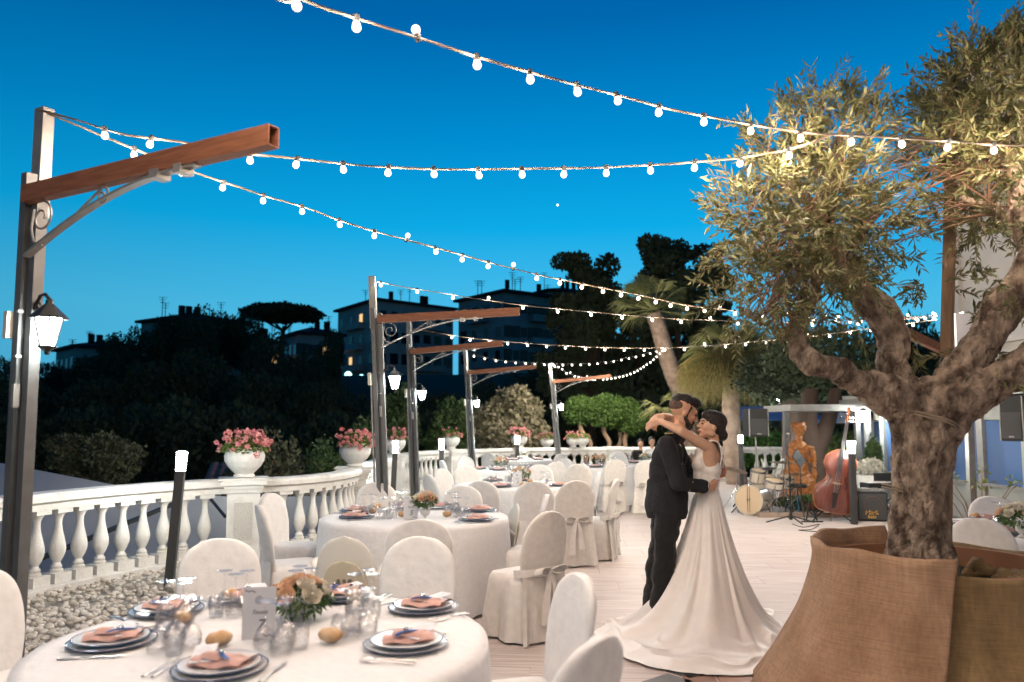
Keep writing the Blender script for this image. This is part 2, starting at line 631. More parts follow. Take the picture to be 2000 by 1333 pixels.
# pebbles between paving and balustrade
def rail_x(y):
    best = None
    for p in RAIL:
        if best is None or abs(p.y - y) < abs(best.y - y):
            best = p
    return best.x
ico = []
bm = bmesh.new(); bmesh.ops.create_icosphere(bm, subdivisions=2, radius=1)
IV = [v.co.copy() for v in bm.verts]; IF = [tuple(v.index for v in f.verts) for f in bm.faces]; bm.free()
bm = bmesh.new(); bmesh.ops.create_icosphere(bm, subdivisions=1, radius=1)
IV1 = [v.co.copy() for v in bm.verts]; IF1 = [tuple(v.index for v in f.verts) for f in bm.faces]; bm.free()
mb = MB()
for layer in range(2):
    for i in range(5200 if layer == 0 else 3300):
        y = 3.8 + 17 * (rnd.random() ** 1.7)
        xl = rail_x(y) + 0.1
        xr = pave_left(y) + 0.12
        if xr <= xl: continue
        x = rnd.uniform(xl, xr)
        sz = rnd.uniform(0.019, 0.031)
        M3 = Matrix.Rotation(rnd.uniform(0, PI), 3, 'Z') @ Matrix.Rotation(rnd.uniform(-0.4, 0.4), 3, 'X') @ Matrix.Diagonal((sz * rnd.uniform(1, 1.5), sz, sz * rnd.uniform(0.6, 0.85)))
        c = Vector((x, y, 0.004 + layer * 0.022 + rnd.uniform(-0.006, 0.01)))
        V, Fc = (IV, IF) if y < 8 and layer == 1 else (IV1, IF1)
        mb.add([M3 @ v + c for v in V], Fc)
me = mb.mesh('pebbles', True)
obj('pebbles', me, M_pebble, kind='stuff', label='bed of white rounded pebbles along the foot of the balustrade')

# ---------------------------------------------------------------- balustrade
BAL = [(0.062, 0.165), (0.062, 0.19), (0.048, 0.20), (0.052, 0.225), (0.036, 0.245), (0.033, 0.262), (0.055, 0.30), (0.073, 0.35), (0.078, 0.385), (0.074, 0.43), (0.058, 0.50), (0.040, 0.57), (0.032, 0.63), (0.034, 0.68), (0.046, 0.71), (0.062, 0.735), (0.062, 0.75)]
mb = MB()
mb.box((0, 0, 0.115), (0.19, 0.19, 0.10))
mb.lathe(BAL, 20)
mb.box((0, 0, 0.765), (0.17, 0.17, 0.045))
bal_me = mb.mesh('baluster', 'auto', 0)
bal_me.materials.append(M_stone)

def sweep(mb, path, prof):
    """prof: list of (side, z) closed loop swept along a path"""
    n = len(prof)
    vs = []
    for i, p in enumerate(path):
        t = (path[min(i + 1, len(path) - 1)] - path[max(i - 1, 0)]).normalized()
        s = Vector((t.y, -t.x, 0))
        for a, z in prof:
            vs.append(p + s * a + Vector((0, 0, z)))
    fs = []
    for i in range(len(path) - 1):
        for k in range(n):
            k2 = (k + 1) % n
            fs.append((i * n + k, (i + 1) * n + k, (i + 1) * n + k2, i * n + k2))
    fs.append(tuple(range(n)))
    fs.append(tuple((len(path) - 1) * n + k for k in range(n - 1, -1, -1)))
    mb.add(vs, fs)

RAILPROF = [(-0.10, 0.785), (0.10, 0.785), (0.105, 0.845), (0.125, 0.855), (0.15, 0.87), (0.155, 0.92), (0.13, 0.95), (0.04, 0.96), (-0.04, 0.96), (-0.13, 0.95), (-0.155, 0.92), (-0.15, 0.87), (-0.125, 0.855), (-0.105, 0.845)]
BASEPROF = [(-0.14, -0.1), (0.14, -0.1), (0.145, 0.055), (0.12, 0.068), (-0.12, 0.068), (-0.145, 0.055)]
def sub(path, a, b):
    return [p for p in path if True][a:b]
PIERS = [(-3.24, 9.38), (-2.40, 11.75), (-2.52, 16.7), (-1.55, 20.2), (0.2, 21.6), (3.0, 22.4), (6.6, 22.6)]
def nearest_i(x, y):
    return min(range(len(RAIL)), key=lambda i: (RAIL[i].x - x) ** 2 + (RAIL[i].y - y) ** 2)
pi = [nearest_i(x, y) for x, y in PIERS]
cuts = [0] + pi + [len(RAIL) - 1]
names = ['white stone balustrade section beside the tall lamp post at the front, on pebbles',
         'short curved white balustrade section between the first two flower urns',
         'white balustrade section running away behind the two bollard lights',
         'white balustrade section bending right below the fourth lamp post',
         'white balustrade section behind the farthest dinner tables, below the beige shrub',
         'far white balustrade section in front of the rounded topiary trees',
         'far white balustrade section behind the couple and the palm trunk',
         'far white balustrade section behind the white garden chairs']
for si in range(len(cuts) - 1):
    seg = RAIL[cuts[si]:cuts[si + 1] + 1]
    if len(seg) < 2: continue
    org = seg[0].copy()
    t = thing('balustrade', names[si], 'balustrade', org, 0, 'white balustrade round the terrace')
    loc = [p - org for p in seg]
    mb = MB(); sweep(mb, loc, RAILPROF)
    me = mb.mesh('handrail', 'auto')
    obj('handrail', me, M_stone, t)
    mb = MB(); sweep(mb, loc, BASEPROF)
    obj('plinth', mb, M_stone, t)
    L = plen(loc)
    nb = max(1, int((L - 0.5) / 0.245))
    st = (L - (nb - 1) * 0.245) / 2
    for p, tg in walk(loc, 0.245, st):
        if len([1]) and (p - loc[-1]).length < 0.2: continue
        obj('baluster', bal_me, None, t, p, (0, 0, math.atan2(tg.y, tg.x)))

# piers with panel and cap
def pier(x, y, rz, label):
    t = thing('balustrade_pier', label, 'stone pier', (x, y, 0), rz, 'white stone piers of the balustrade')
    mb = MB()
    mb.box((0, 0, 0.06), (0.46, 0.46, 0.14)); mb.box((0, 0, 0.46), (0.37, 0.37, 0.66)); mb.box((0, 0, 0.82), (0.41, 0.41, 0.05)); mb.box((0, 0, 0.865), (0.45, 0.45, 0.04))
    obj('shaft', mb, M_stone, t, smooth=False)
    mb = MB()
    mb.box((0, 0, 0.915), (0.52, 0.52, 0.055)); mb.box((0, 0, 0.955), (0.58, 0.47, 0.025))
    obj('cap', mb, M_stone, t, bev=0.006)
    M_pan = mat('rough_panel_stone', (0.72, 0.68, 0.62), 0.9, bump=2.5, bscale=70)
    for s in (-1, 1):
        obj('panel', MB().box((0, s * 0.188, 0.46), (0.21, 0.012, 0.44)), M_pan, t, smooth=False)
        fr = MB()
        for sx in (-1, 1): fr.box((sx * 0.12, s * 0.192, 0.46), (0.025, 0.02, 0.5))
        for sz in (-1, 1): fr.box((0, s * 0.1925, 0.46 + sz * 0.237), (0.215, 0.021, 0.025))
        obj('panel_moulding', fr, M_stone, t, smooth=False)
    return t
pl = ['white pier with rough panel carrying the urn of pink geraniums nearest the front', 'white pier behind the first slim lamp post, under the second geranium urn', 'white pier under the urn seen between the first two slim lamp posts',
      'white pier under the yellow-green urn beside the third slim lamp post', 'white pier under the brightly lit urn with a bollard in front', 'white pier under the pair of small urns near the topiary', 'white pier hidden behind the couple']
tang = []
for k, (x, y) in enumerate(PIERS[:6]):
    i = pi[k]
    tg = (RAIL[min(i + 1, len(RAIL) - 1)] - RAIL[max(i - 1, 0)]).normalized()
    ang = math.atan2(tg.y, tg.x)
    tang.append(ang)
    pier(RAIL[i].x, RAIL[i].y, R(20) if k == 0 else (R(8) if k == 1 else ang), pl[k])

# ---------------------------------------------------------------- flower urns
URN = [(0.11, 0.0), (0.125, 0.012), (0.12, 0.03), (0.105, 0.045), (0.13, 0.07), (0.19, 0.13), (0.228, 0.20), (0.235, 0.26), (0.222, 0.31), (0.205, 0.34), (0.21, 0.36), (0.19, 0.362), (0.185, 0.33)]
def uamp(a, z):
    f = 0
    if 0.1 < z < 0.32:
        f = 0.012 * (1 if (math.sin(8 * a + 14 * z) * math.sin(8 * a - 14 * z)) > 0.15 else 0)
    return 1 + f
urn_me = None
def urn_mesh():
    mb = MB()
    pr = []
    for i in range(len(URN) - 1):
        for k in range(3):
            t = k / 3
            pr.append((URN[i][0] * (1 - t) + URN[i + 1][0] * t, URN[i][1] * (1 - t) + URN[i + 1][1] * t))
    pr.append(URN[-1])
    mb.lathe(pr, 64, amp=uamp)
    return mb.mesh('urn_body', True)
def blossom_cluster(mb, c, r, n, rg):
    for _ in range(n):
        d = Vector((rg.gauss(0, 1), rg.gauss(0, 1), rg.gauss(0, 1))).normalized()
        p = c + d * r * rg.uniform(0.6, 1)
        s = rg.uniform(0.010, 0.017)
        a = d.cross(Vector((rg.random(), rg.random(), rg.random()))).normalized()
        b = d.cross(a)
        mb.add([p + a * s, p + b * s, p - a * s, p - b * s, p - d * s * 0.5], [(0, 1, 4), (1, 2, 4), (2, 3, 4), (3, 0, 4)])
def flower_urn(loc, label, seed, sc_=1.0, pink=1.0, spread=0.33, flmat=None):
    rg = random.Random(seed)
    t = thing('flower_urn', label, 'flower urn', loc, rg.uniform(0, 3), 'flower urns on the balustrade')
    t.scale = (sc_,) * 3
    obj('urn_body', urn_me, M_stone, t)
    mb = MB()
    for _ in range(1500):
        a = rg.uniform(0, 2 * PI); rr = spread * 0.85 * rg.random() ** 0.6
        h = 0.36 + rg.random() * 0.16 * (1 - (rr / spread) ** 2) - (0.12 * max(0, rr - 0.2) / 0.15 if rr > 0.2 else 0)
        p = Vector((rr * math.cos(a), rr * math.sin(a), h))
        s = rg.uniform(0.012, 0.024)
        d = Vector((rg.gauss(0, 0.6), rg.gauss(0, 0.6), 1)).normalized()
        u = d.cross(Vector((rg.random() - .5, rg.random() - .5, .1))).normalized(); w = d.cross(u)
        mb.add([p + u * s, p + w * s, p - u * s, p - w * s], [(0, 1, 2, 3)])
    obj('foliage', mb, M_geran, t, smooth=False)
    mb = MB()
    ncl = int(62 * pink)
    for k in range(ncl):
        a = rg.uniform(0, 2 * PI); rr = spread * (0.35 + 0.65 * rg.random() ** 0.7)
        h = 0.40 + rg.random() * 0.17 - (0.16 * max(0, rr - 0.22) / 0.12 if rr > 0.22 else 0)
        blossom_cluster(mb, Vector((rr * math.cos(a), rr * math.sin(a), h)), rg.uniform(0.028, 0.045), 26, rg)
    obj('blossom', mb, flmat or M_pinkfl, t, smooth=False)
    return t
urn_me = urn_mesh()
def on_pier(k):
    return Vector((RAIL[pi[k]].x, RAIL[pi[k]].y, 0.968))
flower_urn(on_pier(0), 'white carved urn full of coral pink geraniums, second pier from the tall lamp post', 3)
flower_urn(on_pier(1), 'white urn of pink geraniums partly hidden by the first slim lamp post', 4, 1.0)
flower_urn(on_pier(2), 'white urn of sparse pink flowers seen between two slim lamp posts', 5, 1.0, 0.5)
flower_urn(on_pier(3), 'white urn of yellow-green leaves with a few coral flowers', 6, 1.0, 0.25)
flower_urn(on_pier(4), 'glaringly lit white urn of pink flowers behind the far tables', 7, 1.0, 0.9)
u = on_pier(5)
flower_urn(P(1119, 874, 22.0), 'small white urn with pink and green trailing plant, nearer the fourth slim post', 8, 0.8, 0.4)
flower_urn(P(1138, 874, 21.9), 'small white urn with pink and green trailing plant, nearer the topiary trunks', 9, 0.8, 0.35)
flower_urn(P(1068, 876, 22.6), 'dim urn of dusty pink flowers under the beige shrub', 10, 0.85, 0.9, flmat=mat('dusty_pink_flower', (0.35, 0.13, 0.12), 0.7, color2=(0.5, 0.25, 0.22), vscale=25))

# ---------------------------------------------------------------- lamp posts
def spiral(c, r, a0, turns, n=26, plane='xz', sgn=1):
    out = []
    for i in range(n + 1):
        t = i / n
        a = a0 + sgn * turns * 2 * PI * t
        rr = r * (1 - 0.78 * t)
        out.append(Vector((c[0] + rr * math.cos(a), 0, c[2] + rr * math.sin(a))))
    return out
def lantern_parts(t, x, z, dark=True, s=0.86):
    """hexagonal lantern hanging at local (x, 0, z centre); frame with glass panes as sub-parts"""
    mb = MB()
    prof_n = 6
    zt, zb, rt, rb = z + 0.075 * s, z - 0.085 * s, 0.078 * s, 0.042 * s
    for k in range(6):
        a = 2 * PI * k / 6 + PI / 6
        mb.bar((x + rt * math.cos(a), rt * math.sin(a), zt), (x + rb * math.cos(a), rb * math.sin(a), zb), 0.009 * s, 0.009 * s, (0.1, 0.2, 1))
    mb.lathe([(rt * 1.25, zt), (rt * 1.3, zt + 0.008), (rt * 0.85, zt + 0.045 * s), (rt * 0.35, zt + 0.085 * s), (0.02 * s, zt + 0.092 * s), (0.02 * s, zt + 0.11 * s), (0.006, zt + 0.125 * s)], 6, (x, 0, 0))
    mb.lathe([(0.01, zb - 0.05 * s), (0.016 * s, zb - 0.03 * s), (0.03 * s, zb - 0.02 * s), (rb * 1.15, zb - 0.006), (rb * 1.15, zb + 0.002)], 6, (x, 0, 0))
    mb.tube([(0.05, 0, z + 0.13 * s), (0.05 + x * 0.3, 0, z + 0.22 * s), (x * 0.8, 0, z + 0.225 * s), (x, 0, z + 0.19 * s)], 0.009, 6)
    mb.tube(spiral((0.08, 0, z + 0.16 * s), 0.03, 0, 1.1), 0.005, 5)
    fr = obj('lantern', mb, M_black, t, smooth=False)
    for k in range(6):
        a1 = 2 * PI * k / 6 + PI / 6; a2 = a1 + PI / 3
        q = 0.93
        p = MB().add([(x + rt * q * math.cos(a1), rt * q * math.sin(a1), zt), (x + rt * q * math.cos(a2), rt * q * math.sin(a2), zt), (x + rb * q * math.cos(a2), rb * q * math.sin(a2), zb), (x + rb * q * math.cos(a1), rb * q * math.sin(a1), zb)], [(0, 1, 2, 3)])
        obj('glass_pane', p, M_lant, fr, smooth=False)
    return fr
def lamp_post(label, tophi=3.22):
    t = thing('lamp_post', label, 'lamp post', (0, 0, 0), 0, 'lamp posts with brown beams')
    obj('column', MB().box((-0.038, 0, 1.46), (0.046, 0.055, 2.92)), M_grey, t, smooth=False)
    obj('column', MB().box((0.038, 0.015, 1.43), (0.046, 0.055, 2.86)), M_grey, t, smooth=False)
    obj('web_plate', MB().box((0, 0.025, 1.42), (0.029, 0.03, 2.78)), M_dgrey, t, smooth=False)
    mb = MB().box((-0.05, 0.068, 3.0), (0.075, 0.06, 0.6))
    obj('extension', mb, M_lgrey, t, smooth=False)
    # hollow beam
    mb = MB()
    x0, x1, zc, w, h, th = 0.02, 1.62, 2.785, 0.06, 0.088, 0.005
    for sy in (-1, 1): mb.box(((x0 + x1) / 2, sy * (w / 2 - th / 2), zc), (x1 - x0, th, h))
    for sz in (-1, 1): mb.box(((x0 + x1) / 2, 0, zc + sz * (h / 2 - th / 2)), (x1 - x0, w - 2 * th, th))
    obj('beam', mb, M_beam, t, (0, -0.045, 0), smooth=False)
    mb = MB()
    arc = [Vector((0.05 + 1.05 * u, -0.045, 2.46 + 0.275 * (1 - (1 - u) ** 1.9))) for u in [i / 16 for i in range(17)]]
    arc.append(Vector((1.2, -0.045, 2.737)))
    for a, b in zip(arc, arc[1:]): mb.bar(a, b + (b - a) * 0.04, 0.04, 0.012)
    mb.bar((0.95, -0.045, 2.728), (1.0, -0.045, 2.728), 0.075, 0.04); mb.bar((1.1, -0.045, 2.728), (1.14, -0.045, 2.728), 0.075, 0.04)
    obj('bracket', mb, M_lgrey, t, smooth=False)
    mb = MB()
    mb.tube([Vector((p.x, -0.045, p.z)) for p in [Vector((0.085 + 0.11 * 0, 0, 0))] and spiral((0.155, 0, 2.65), 0.085, R(95), 1.35, sgn=-1)], 0.006, 6)
    mb.tube([(0.35, -0.045, 2.59), (0.60, -0.045, 2.735)], 0.007, 6)
    mb.tube([Vector((p.x, -0.045, p.z)) for p in spiral((0.60, 0, 2.69), 0.045, R(80), 1.3, sgn=-1)], 0.006, 6)
    mb.tube([(0.09, -0.045, 2.70), (0.075, -0.045, 2.6), (0.10, -0.045, 2.53), (0.17, -0.045, 2.505)], 0.006, 6)
    obj('scroll', mb, M_lgrey, t)
    obj('junction_box', MB().box((-0.10, 0, 2.12), (0.03, 0.09, 0.14)), mat('pvc_beige', (0.55, 0.5, 0.42), 0.6), t, smooth=False)
    obj('conduit', MB().tube([(-0.085, 0.0, 0.02), (-0.085, 0.0, 2.05)], 0.012, 8), M_lgrey, t)
    for cz, dz in ((1.75, 0.12), (1.95, 0.012), (2.18, 0.012)):
        obj('cable_cleat', MB().box((0.02, -0.045, cz), (0.02, 0.03, dz)), M_lgrey, t, smooth=False)
    lantern_parts(t, 0.18, 2.07)
    return t
LP = [((-2.50, 3.92), R(-28), 0.0, 'tall grey lamp post at the left edge, its brown beam reaching over the sky'),
      ((-1.39, 8.6), R(-2), -0.05, 'slim lamp post rising behind the chair backs, next to the second urn'),
      ((-1.52, 12.4), R(-20), -0.05, 'slim lamp post between the two bollard lights'),
      ((-0.84, 17.4), R(-16), -0.065, 'slim lamp post left of the beige shrub'),
      ((1.33, 21.0), R(-16), -0.08, 'farthest slim lamp post, beside the topiary trees'),
      ((-3.1, -1.4), R(-24), 0.0, 'unseen lamp post added behind the camera to light the front table')]  # last post is added out of view, its lantern brightens the front table
lp0 = lamp_post(LP[0][3])
for i, ((x, y), rz, tilt, lab) in enumerate(LP):
    o = lp0 if i == 0 else dup(lp0, (x, y, 0), 0, lab)
    o.location = (x, y, 0)
    o.rotation_euler = (0, tilt, rz)
    o.scale = (1.08, 1.0, 0.998) if i == 0 else (1, 1, 1)

# ---------------------------------------------------------------- festoon lights
bulb_me = {}
def bulb_mesh(far):
    if far in bulb_me: return bulb_me[far]
    mb = MB()
    n = 8 if far else 14
    if far:
        mb.lathe([(0.001, -0.054), (0.0125, -0.050), (0.0175, -0.038), (0.015, -0.024), (0.011, -0.014)], n)
    else:
        mb.lathe([(0.0008, -0.054), (0.008, -0.0525), (0.0138, -0.048), (0.0172, -0.041), (0.0176, -0.034), (0.0156, -0.026), (0.0125, -0.019), (0.012, -0.012)], n)
    me = mb.mesh('bulb', True)
    me.materials.append(M_bulbfar if far else M_bulb)
    mb = MB().lathe([(0.0135, -0.016), (0.0135, 0.012), (0.008, 0.016)], 8)
    ms = mb.mesh('socket', 'auto')
    ms.materials.append(M_blackm)
    bulb_me[far] = (me, ms)
    return bulb_me[far]
light_data = {}
for far_, w_, c_l in ((False, BULB_W, (1.0, 0.79, 0.62)), (True, BULB_FAR_W, (1.0, 0.90, 0.76))):
    ld = bpy.data.lights.new('bulb_light', 'POINT')
    ld.energy = w_; ld.color = c_l; ld.shadow_soft_size = 0.034
    light_data[far_] = ld
def festoon(label, pts, spacing, start=0.1, far=False, up=0.15, seed=0, r=0.0052, skip=None, cordmat=None):
    rg = random.Random(seed)
    path = spline(pts, 14)
    o = path[0].copy()
    t = thing('string_lights', label, 'string lights', o, 0, 'festoon lights strung over the terrace')
    loc = [p - o for p in path]
    cordp = []
    for i, p in enumerate(loc):
        cordp.append(p + Vector((rg.uniform(-1, 1), rg.uniform(-1, 1), rg.uniform(-1, 1))) * 0.0006)
    obj('cord', MB().tube(cordp, r, 6), cordmat or M_cord, t)
    # second strand twisted round the first
    if not far:
        tw = [p + Vector((0, math.sin(i * 0.08) * 0.004, math.cos(i * 0.08) * 0.004)) for i, p in enumerate(cordp)]
        obj('rope', MB().tube(tw, r * 0.7, 5), M_rope, t)
    bm_, sm_ = bulb_mesh(far)
    for p, tg in walk(loc, spacing, start):
        if skip and skip(p + o): continue
        upw = rg.random() < up
        rot = (PI if upw else 0, rg.uniform(-0.3, 0.3), rg.uniform(0, 6))
        b = obj('bulb', bm_, None, t, p, rot)
        s = sm_.copy() if False else sm_
        so = obj('socket', s, None, b)
        ld = light_data[far]
        lo = bpy.data.objects.new('bulb_light', ld)
        col.objects.link(lo)
        lo.parent = t
        lo.location = p + Vector((0, 0, 0.04 if upw else -0.04))
    return t
top1 = P(75, 215, 3.97)
festoon('festoon string of large bulbs crossing the top of the sky to the olive tree',
        [Vector((-3.0, -1.3, 3.1)), P(300, -140, 2.2), P(590, -2, 2.75), P(690, 33, 2.9), P(840, 82, 3.1), P(965, 122, 3.25), P(1095, 158, 3.45), P(1213, 188, 3.7), P(1312, 214, 3.85), P(1410, 233, 3.95), P(1500, 250, 4.0), P(1600, 262, 4.0), P(1720, 268, 4.02), P(1850, 276, 4.05), P(2050, 280, 4.2), P(2300, 220, 4.6)], 0.275, 0.2, False, 0.12, 1)
festoon('festoon string sagging level from the tall lamp post to the olive tree',
        [top1, P(150, 235, 3.93), P(240, 262, 3.9), P(350, 277, 3.95), P(450, 297, 4.0), P(535, 306, 4.05), P(613, 314, 4.1), P(701, 323, 4.1), P(788, 328, 4.15), P(880, 331, 4.2), P(970, 331, 4.2), P(1067, 330, 4.25), P(1163, 328, 4.3), P(1263, 323, 4.25), P(1364, 316, 4.2), P(1465, 306, 4.1), P(1560, 288, 4.02), P(1620, 266, 4.02)], 0.248, 0.42, False, 0.0, 2)
festoon('festoon string falling diagonally from the tall lamp post into the distance behind the olive tree',
        [top1, P(150, 245, 4.0), P(190, 262, 4.05), P(280, 298, 4.2), P(365, 332, 4.4), P(445, 359, 4.6), P(520, 384, 4.8), P(597, 406, 5.0), P(665, 431, 5.15), P(728, 451, 5.3), P(797, 470, 5.5), P(853, 485, 5.7), P(963, 515, 6.1), P(1065, 540, 6.5), P(1165, 560, 6.9), P(1260, 579, 7.4), P(1325, 594, 7.8), P(1400, 604, 8.2), P(1570, 620, 9.3), P(1700, 624, 10.2), P(1830, 616, 11.5)], 0.272, 0.5, False, 0.2, 3)
festoon('festoon string from the first slim lamp post towards the house',
        [P(735, 550, 8.65), P(790, 561, 8.7), P(865, 573, 8.8), P(942, 586, 8.9), P(1017, 596, 9.0), P(1093, 604, 9.1), P(1168, 611, 9.2), P(1245, 618, 9.4), P(1330, 624, 9.6), P(1450, 628, 9.9), P(1570, 630, 10.3), P(1700, 628, 10.8), P(1840, 618, 11.5)], 0.42, -0.1 + 0.15, True, 0.1, 4)
festoon('festoon string from the second slim lamp post passing the leaning palm',
        [P(795, 640, 12.45), P(880, 655, 12.4), P(940, 663, 12.3), P(1060, 673, 12.2), P(1175, 679, 12.1), P(1280, 680, 12.0), P(1370, 677, 11.9), P(1470, 668, 11.8), P(1580, 658, 11.7), P(1690, 643, 11.6), P(1830, 625, 11.5)], 0.31, 0.75, True, 0.1, 5)
festoon('festoon string from the third slim lamp post to the leaning palm trunk, the upper sag',
        [P(911, 690, 17.4), P(960, 701, 17.8), P(1010, 707, 18.3), P(1055, 710, 18.8), P(1120, 711, 19.5), P(1180, 707, 20.2), P(1240, 696, 21), P(1280, 686, 21.6), P(1300, 682, 22)], 0.31, 0.2, True, 0.0, 6, cordmat=M_blackm, r=0.004)
festoon('densely set festoon string sagging deepest from the farthest lamp post to the leaning palm',
        [P(1076, 708, 21), P(1095, 722, 21.1), P(1125, 734, 21.2), P(1165, 740, 21.4), P(1205, 736, 21.6), P(1240, 725, 21.8), P(1270, 706, 22), P(1290, 688, 22), P(1298, 680, 22)], 0.125, 0.03, True, 0.1, 7, cordmat=M_blackm, r=0.004)
festoon('short festoon string dangling down the farthest lamp post',
        [P(1076, 708, 20.9), P(1075, 720, 20.9), P(1076, 737, 20.9)], 0.2, 0.05, True, 0, 8, cordmat=M_blackm, r=0.004)
festoon('unseen festoon string added overhead behind the camera to light the foreground',
        [Vector((-3.0, -1.3, 3.1)), Vector((-1, -0.9, 2.95)), Vector((1.2, -0.4, 2.95)), Vector((3.6, 0.2, 3.15)), Vector((6.5, 1.2, 3.4))], 0.26, 0.2, False, 0.1, 9)  # extra string added out of view, its bulbs brighten the foreground
# ---------------------------------------------------------------- bollard lights
def bollard(label):
    t = thing('bollard_light', label, 'bollard light', (0, 0, 0), 0, 'square bollard lights')
    obj('post', MB().box((0, 0, 0.57), (0.085, 0.085, 1.14)), M_dgrey, t, bev=0.004)
    obj('diffuser', MB().lathe([(0.052, 1.142), (0.055, 1.2), (0.060, 1.33), (0.0, 1.338)], 4, M=Matrix.Rotation(PI / 4, 3, 'Z')), M_boll, t, smooth=False)
    return t
BO = [(G(330, 1145), 'leaning bollard light in the pebbles, nearest the tall lamp post', 0.06),
      (P(765, 980, 12.8), 'bollard light between the first two slim lamp posts', 0.04), (P(861, 930, 14.5), 'bollard light right of the second slim lamp post', 0.01),
      (P(1010, 905, 18.6), 'bollard light standing before the glaring urn of pink flowers', 0.0), (P(1668, 1010, 12.6), 'bollard light behind the double bass', 0.0),
      (P(1449, 960, 19.5), 'bollard light left of the drum kit beside the palm trunk', 0.0), (P(1601, 960, 18.0), 'bollard light glowing between statue and double bass', 0.0)]
b0 = bollard(BO[0][1])
for i, (p, lab, tilt) in enumerate(BO):
    o = b0 if i == 0 else dup(b0, p, 0, lab)
    o.location = (p.x, p.y, 0)
    o.rotation_euler = (0, tilt, R(10))
# ---------------------------------------------------------------- chairs, tables and table settings
def face(bx, by, tx, ty):
    return math.atan2(-(tx - bx), (ty - by))

def back_surface(front, z0=0.40, z1=0.955, wmax=0.235, th=0.05, drape=False):
    mb = MB()
    def w(z):
        t = (z - z0) / (z1 - z0)
        if t < 0.5:
            return 0.185 + (wmax - 0.185) * math.sin(t * PI)
        u = (t - 0.5) / 0.5
        return wmax * max(0.0, 1 - u ** 2.6) ** (1 / 2.2)
    nz, nx = 26, 16
    def yb(z, x):
        t = (z - z0) / (z1 - z0)
        return -0.19 - 0.10 * t + 0.35 * x * x
    vs, fs = [], []
    for j in range(nz + 1):
        t = j / nz
        z = z0 + (z1 - z0) * math.sin(t * PI / 2) ** 0.9
        ww = w(z)
        for i in range(nx):
            a = 2 * PI * i / nx
            cx = math.cos(a); sy = math.sin(a)
            x = ww * (abs(cx) ** 0.7) * (1 if cx > 0 else -1)
            k = th / 2 * min(1, ww / 0.05 + 0.15)
            y = yb(z, x) + k * (abs(sy) ** 0.6) * (1 if sy > 0 else -1)
            vs.append((x, y, z))
    for j in range(nz):
        for i in range(nx):
            i2 = (i + 1) % nx
            fs.append((j * nx + i, j * nx + i2, (j + 1) * nx + i2, (j + 1) * nx + i))
    fs.append(tuple(nz * nx + i for i in range(nx)))
    fs.append(tuple(reversed(range(nx))))
    return mb.add(vs, fs)

def seat_cover_mesh(seed=0):
    mb = MB()
    n = 72
    def f(u, v):
        a = 2 * PI * u
        c, s = math.cos(a), math.sin(a)
        p = 5.0
        rr = (abs(c) ** p + abs(s) ** p) ** (-1 / p)
        if v < 0.25:
            k = v / 0.25
            r = 0.215 * (0.02 + 0.96 * k)
            z = 0.475 + 0.008 * (1 - k * k)
            return (r * rr * c, r * rr * s, z)
        k = (v - 0.25) / 0.75
        edge = min(1, k * 10)
        r = 0.211 + 0.012 * edge + 0.035 * k + (0.016 * math.sin(7 * a + seed) + 0.009 * math.sin(17 * a + 2 * seed) + 0.02 * noise.noise(Vector((3 * c, 3 * s, seed + 2 * k)))) * k
        z = 0.468 - 0.452 * k
        return (r * rr * c, r * rr * s * 1.0, z)
    mb.grid(n, 18, f, closeu=True)
    return mb.mesh('seat_cover', True)

def ribbon(mb, pts, w, axis=(1, 0, 0), th=0.003):
    ax = Vector(axis).normalized()
    pts = spline(pts, 5)
    n = len(pts)
    ws = w if hasattr(w, '__call__') else (lambda t: w)
    vs = []
    for i, p in enumerate(pts):
        t = i / (n - 1)
        tg = (pts[min(i + 1, n - 1)] - pts[max(i - 1, 0)]).normalized()
        nn = tg.cross(ax).normalized()
        a = ax * ws(t) / 2
        vs += [p - a + nn * th, p + a + nn * th, p + a - nn * th, p - a - nn * th]
    fs = []
    for i in range(n - 1):
        for k in range(4):
            k2 = (k + 1) % 4
            fs.append((i * 4 + k, i * 4 + k2, (i + 1) * 4 + k2, (i + 1) * 4 + k))
    fs += [(3, 2, 1, 0), tuple((n - 1) * 4 + k for k in range(4))]
    mb.add(vs, fs)

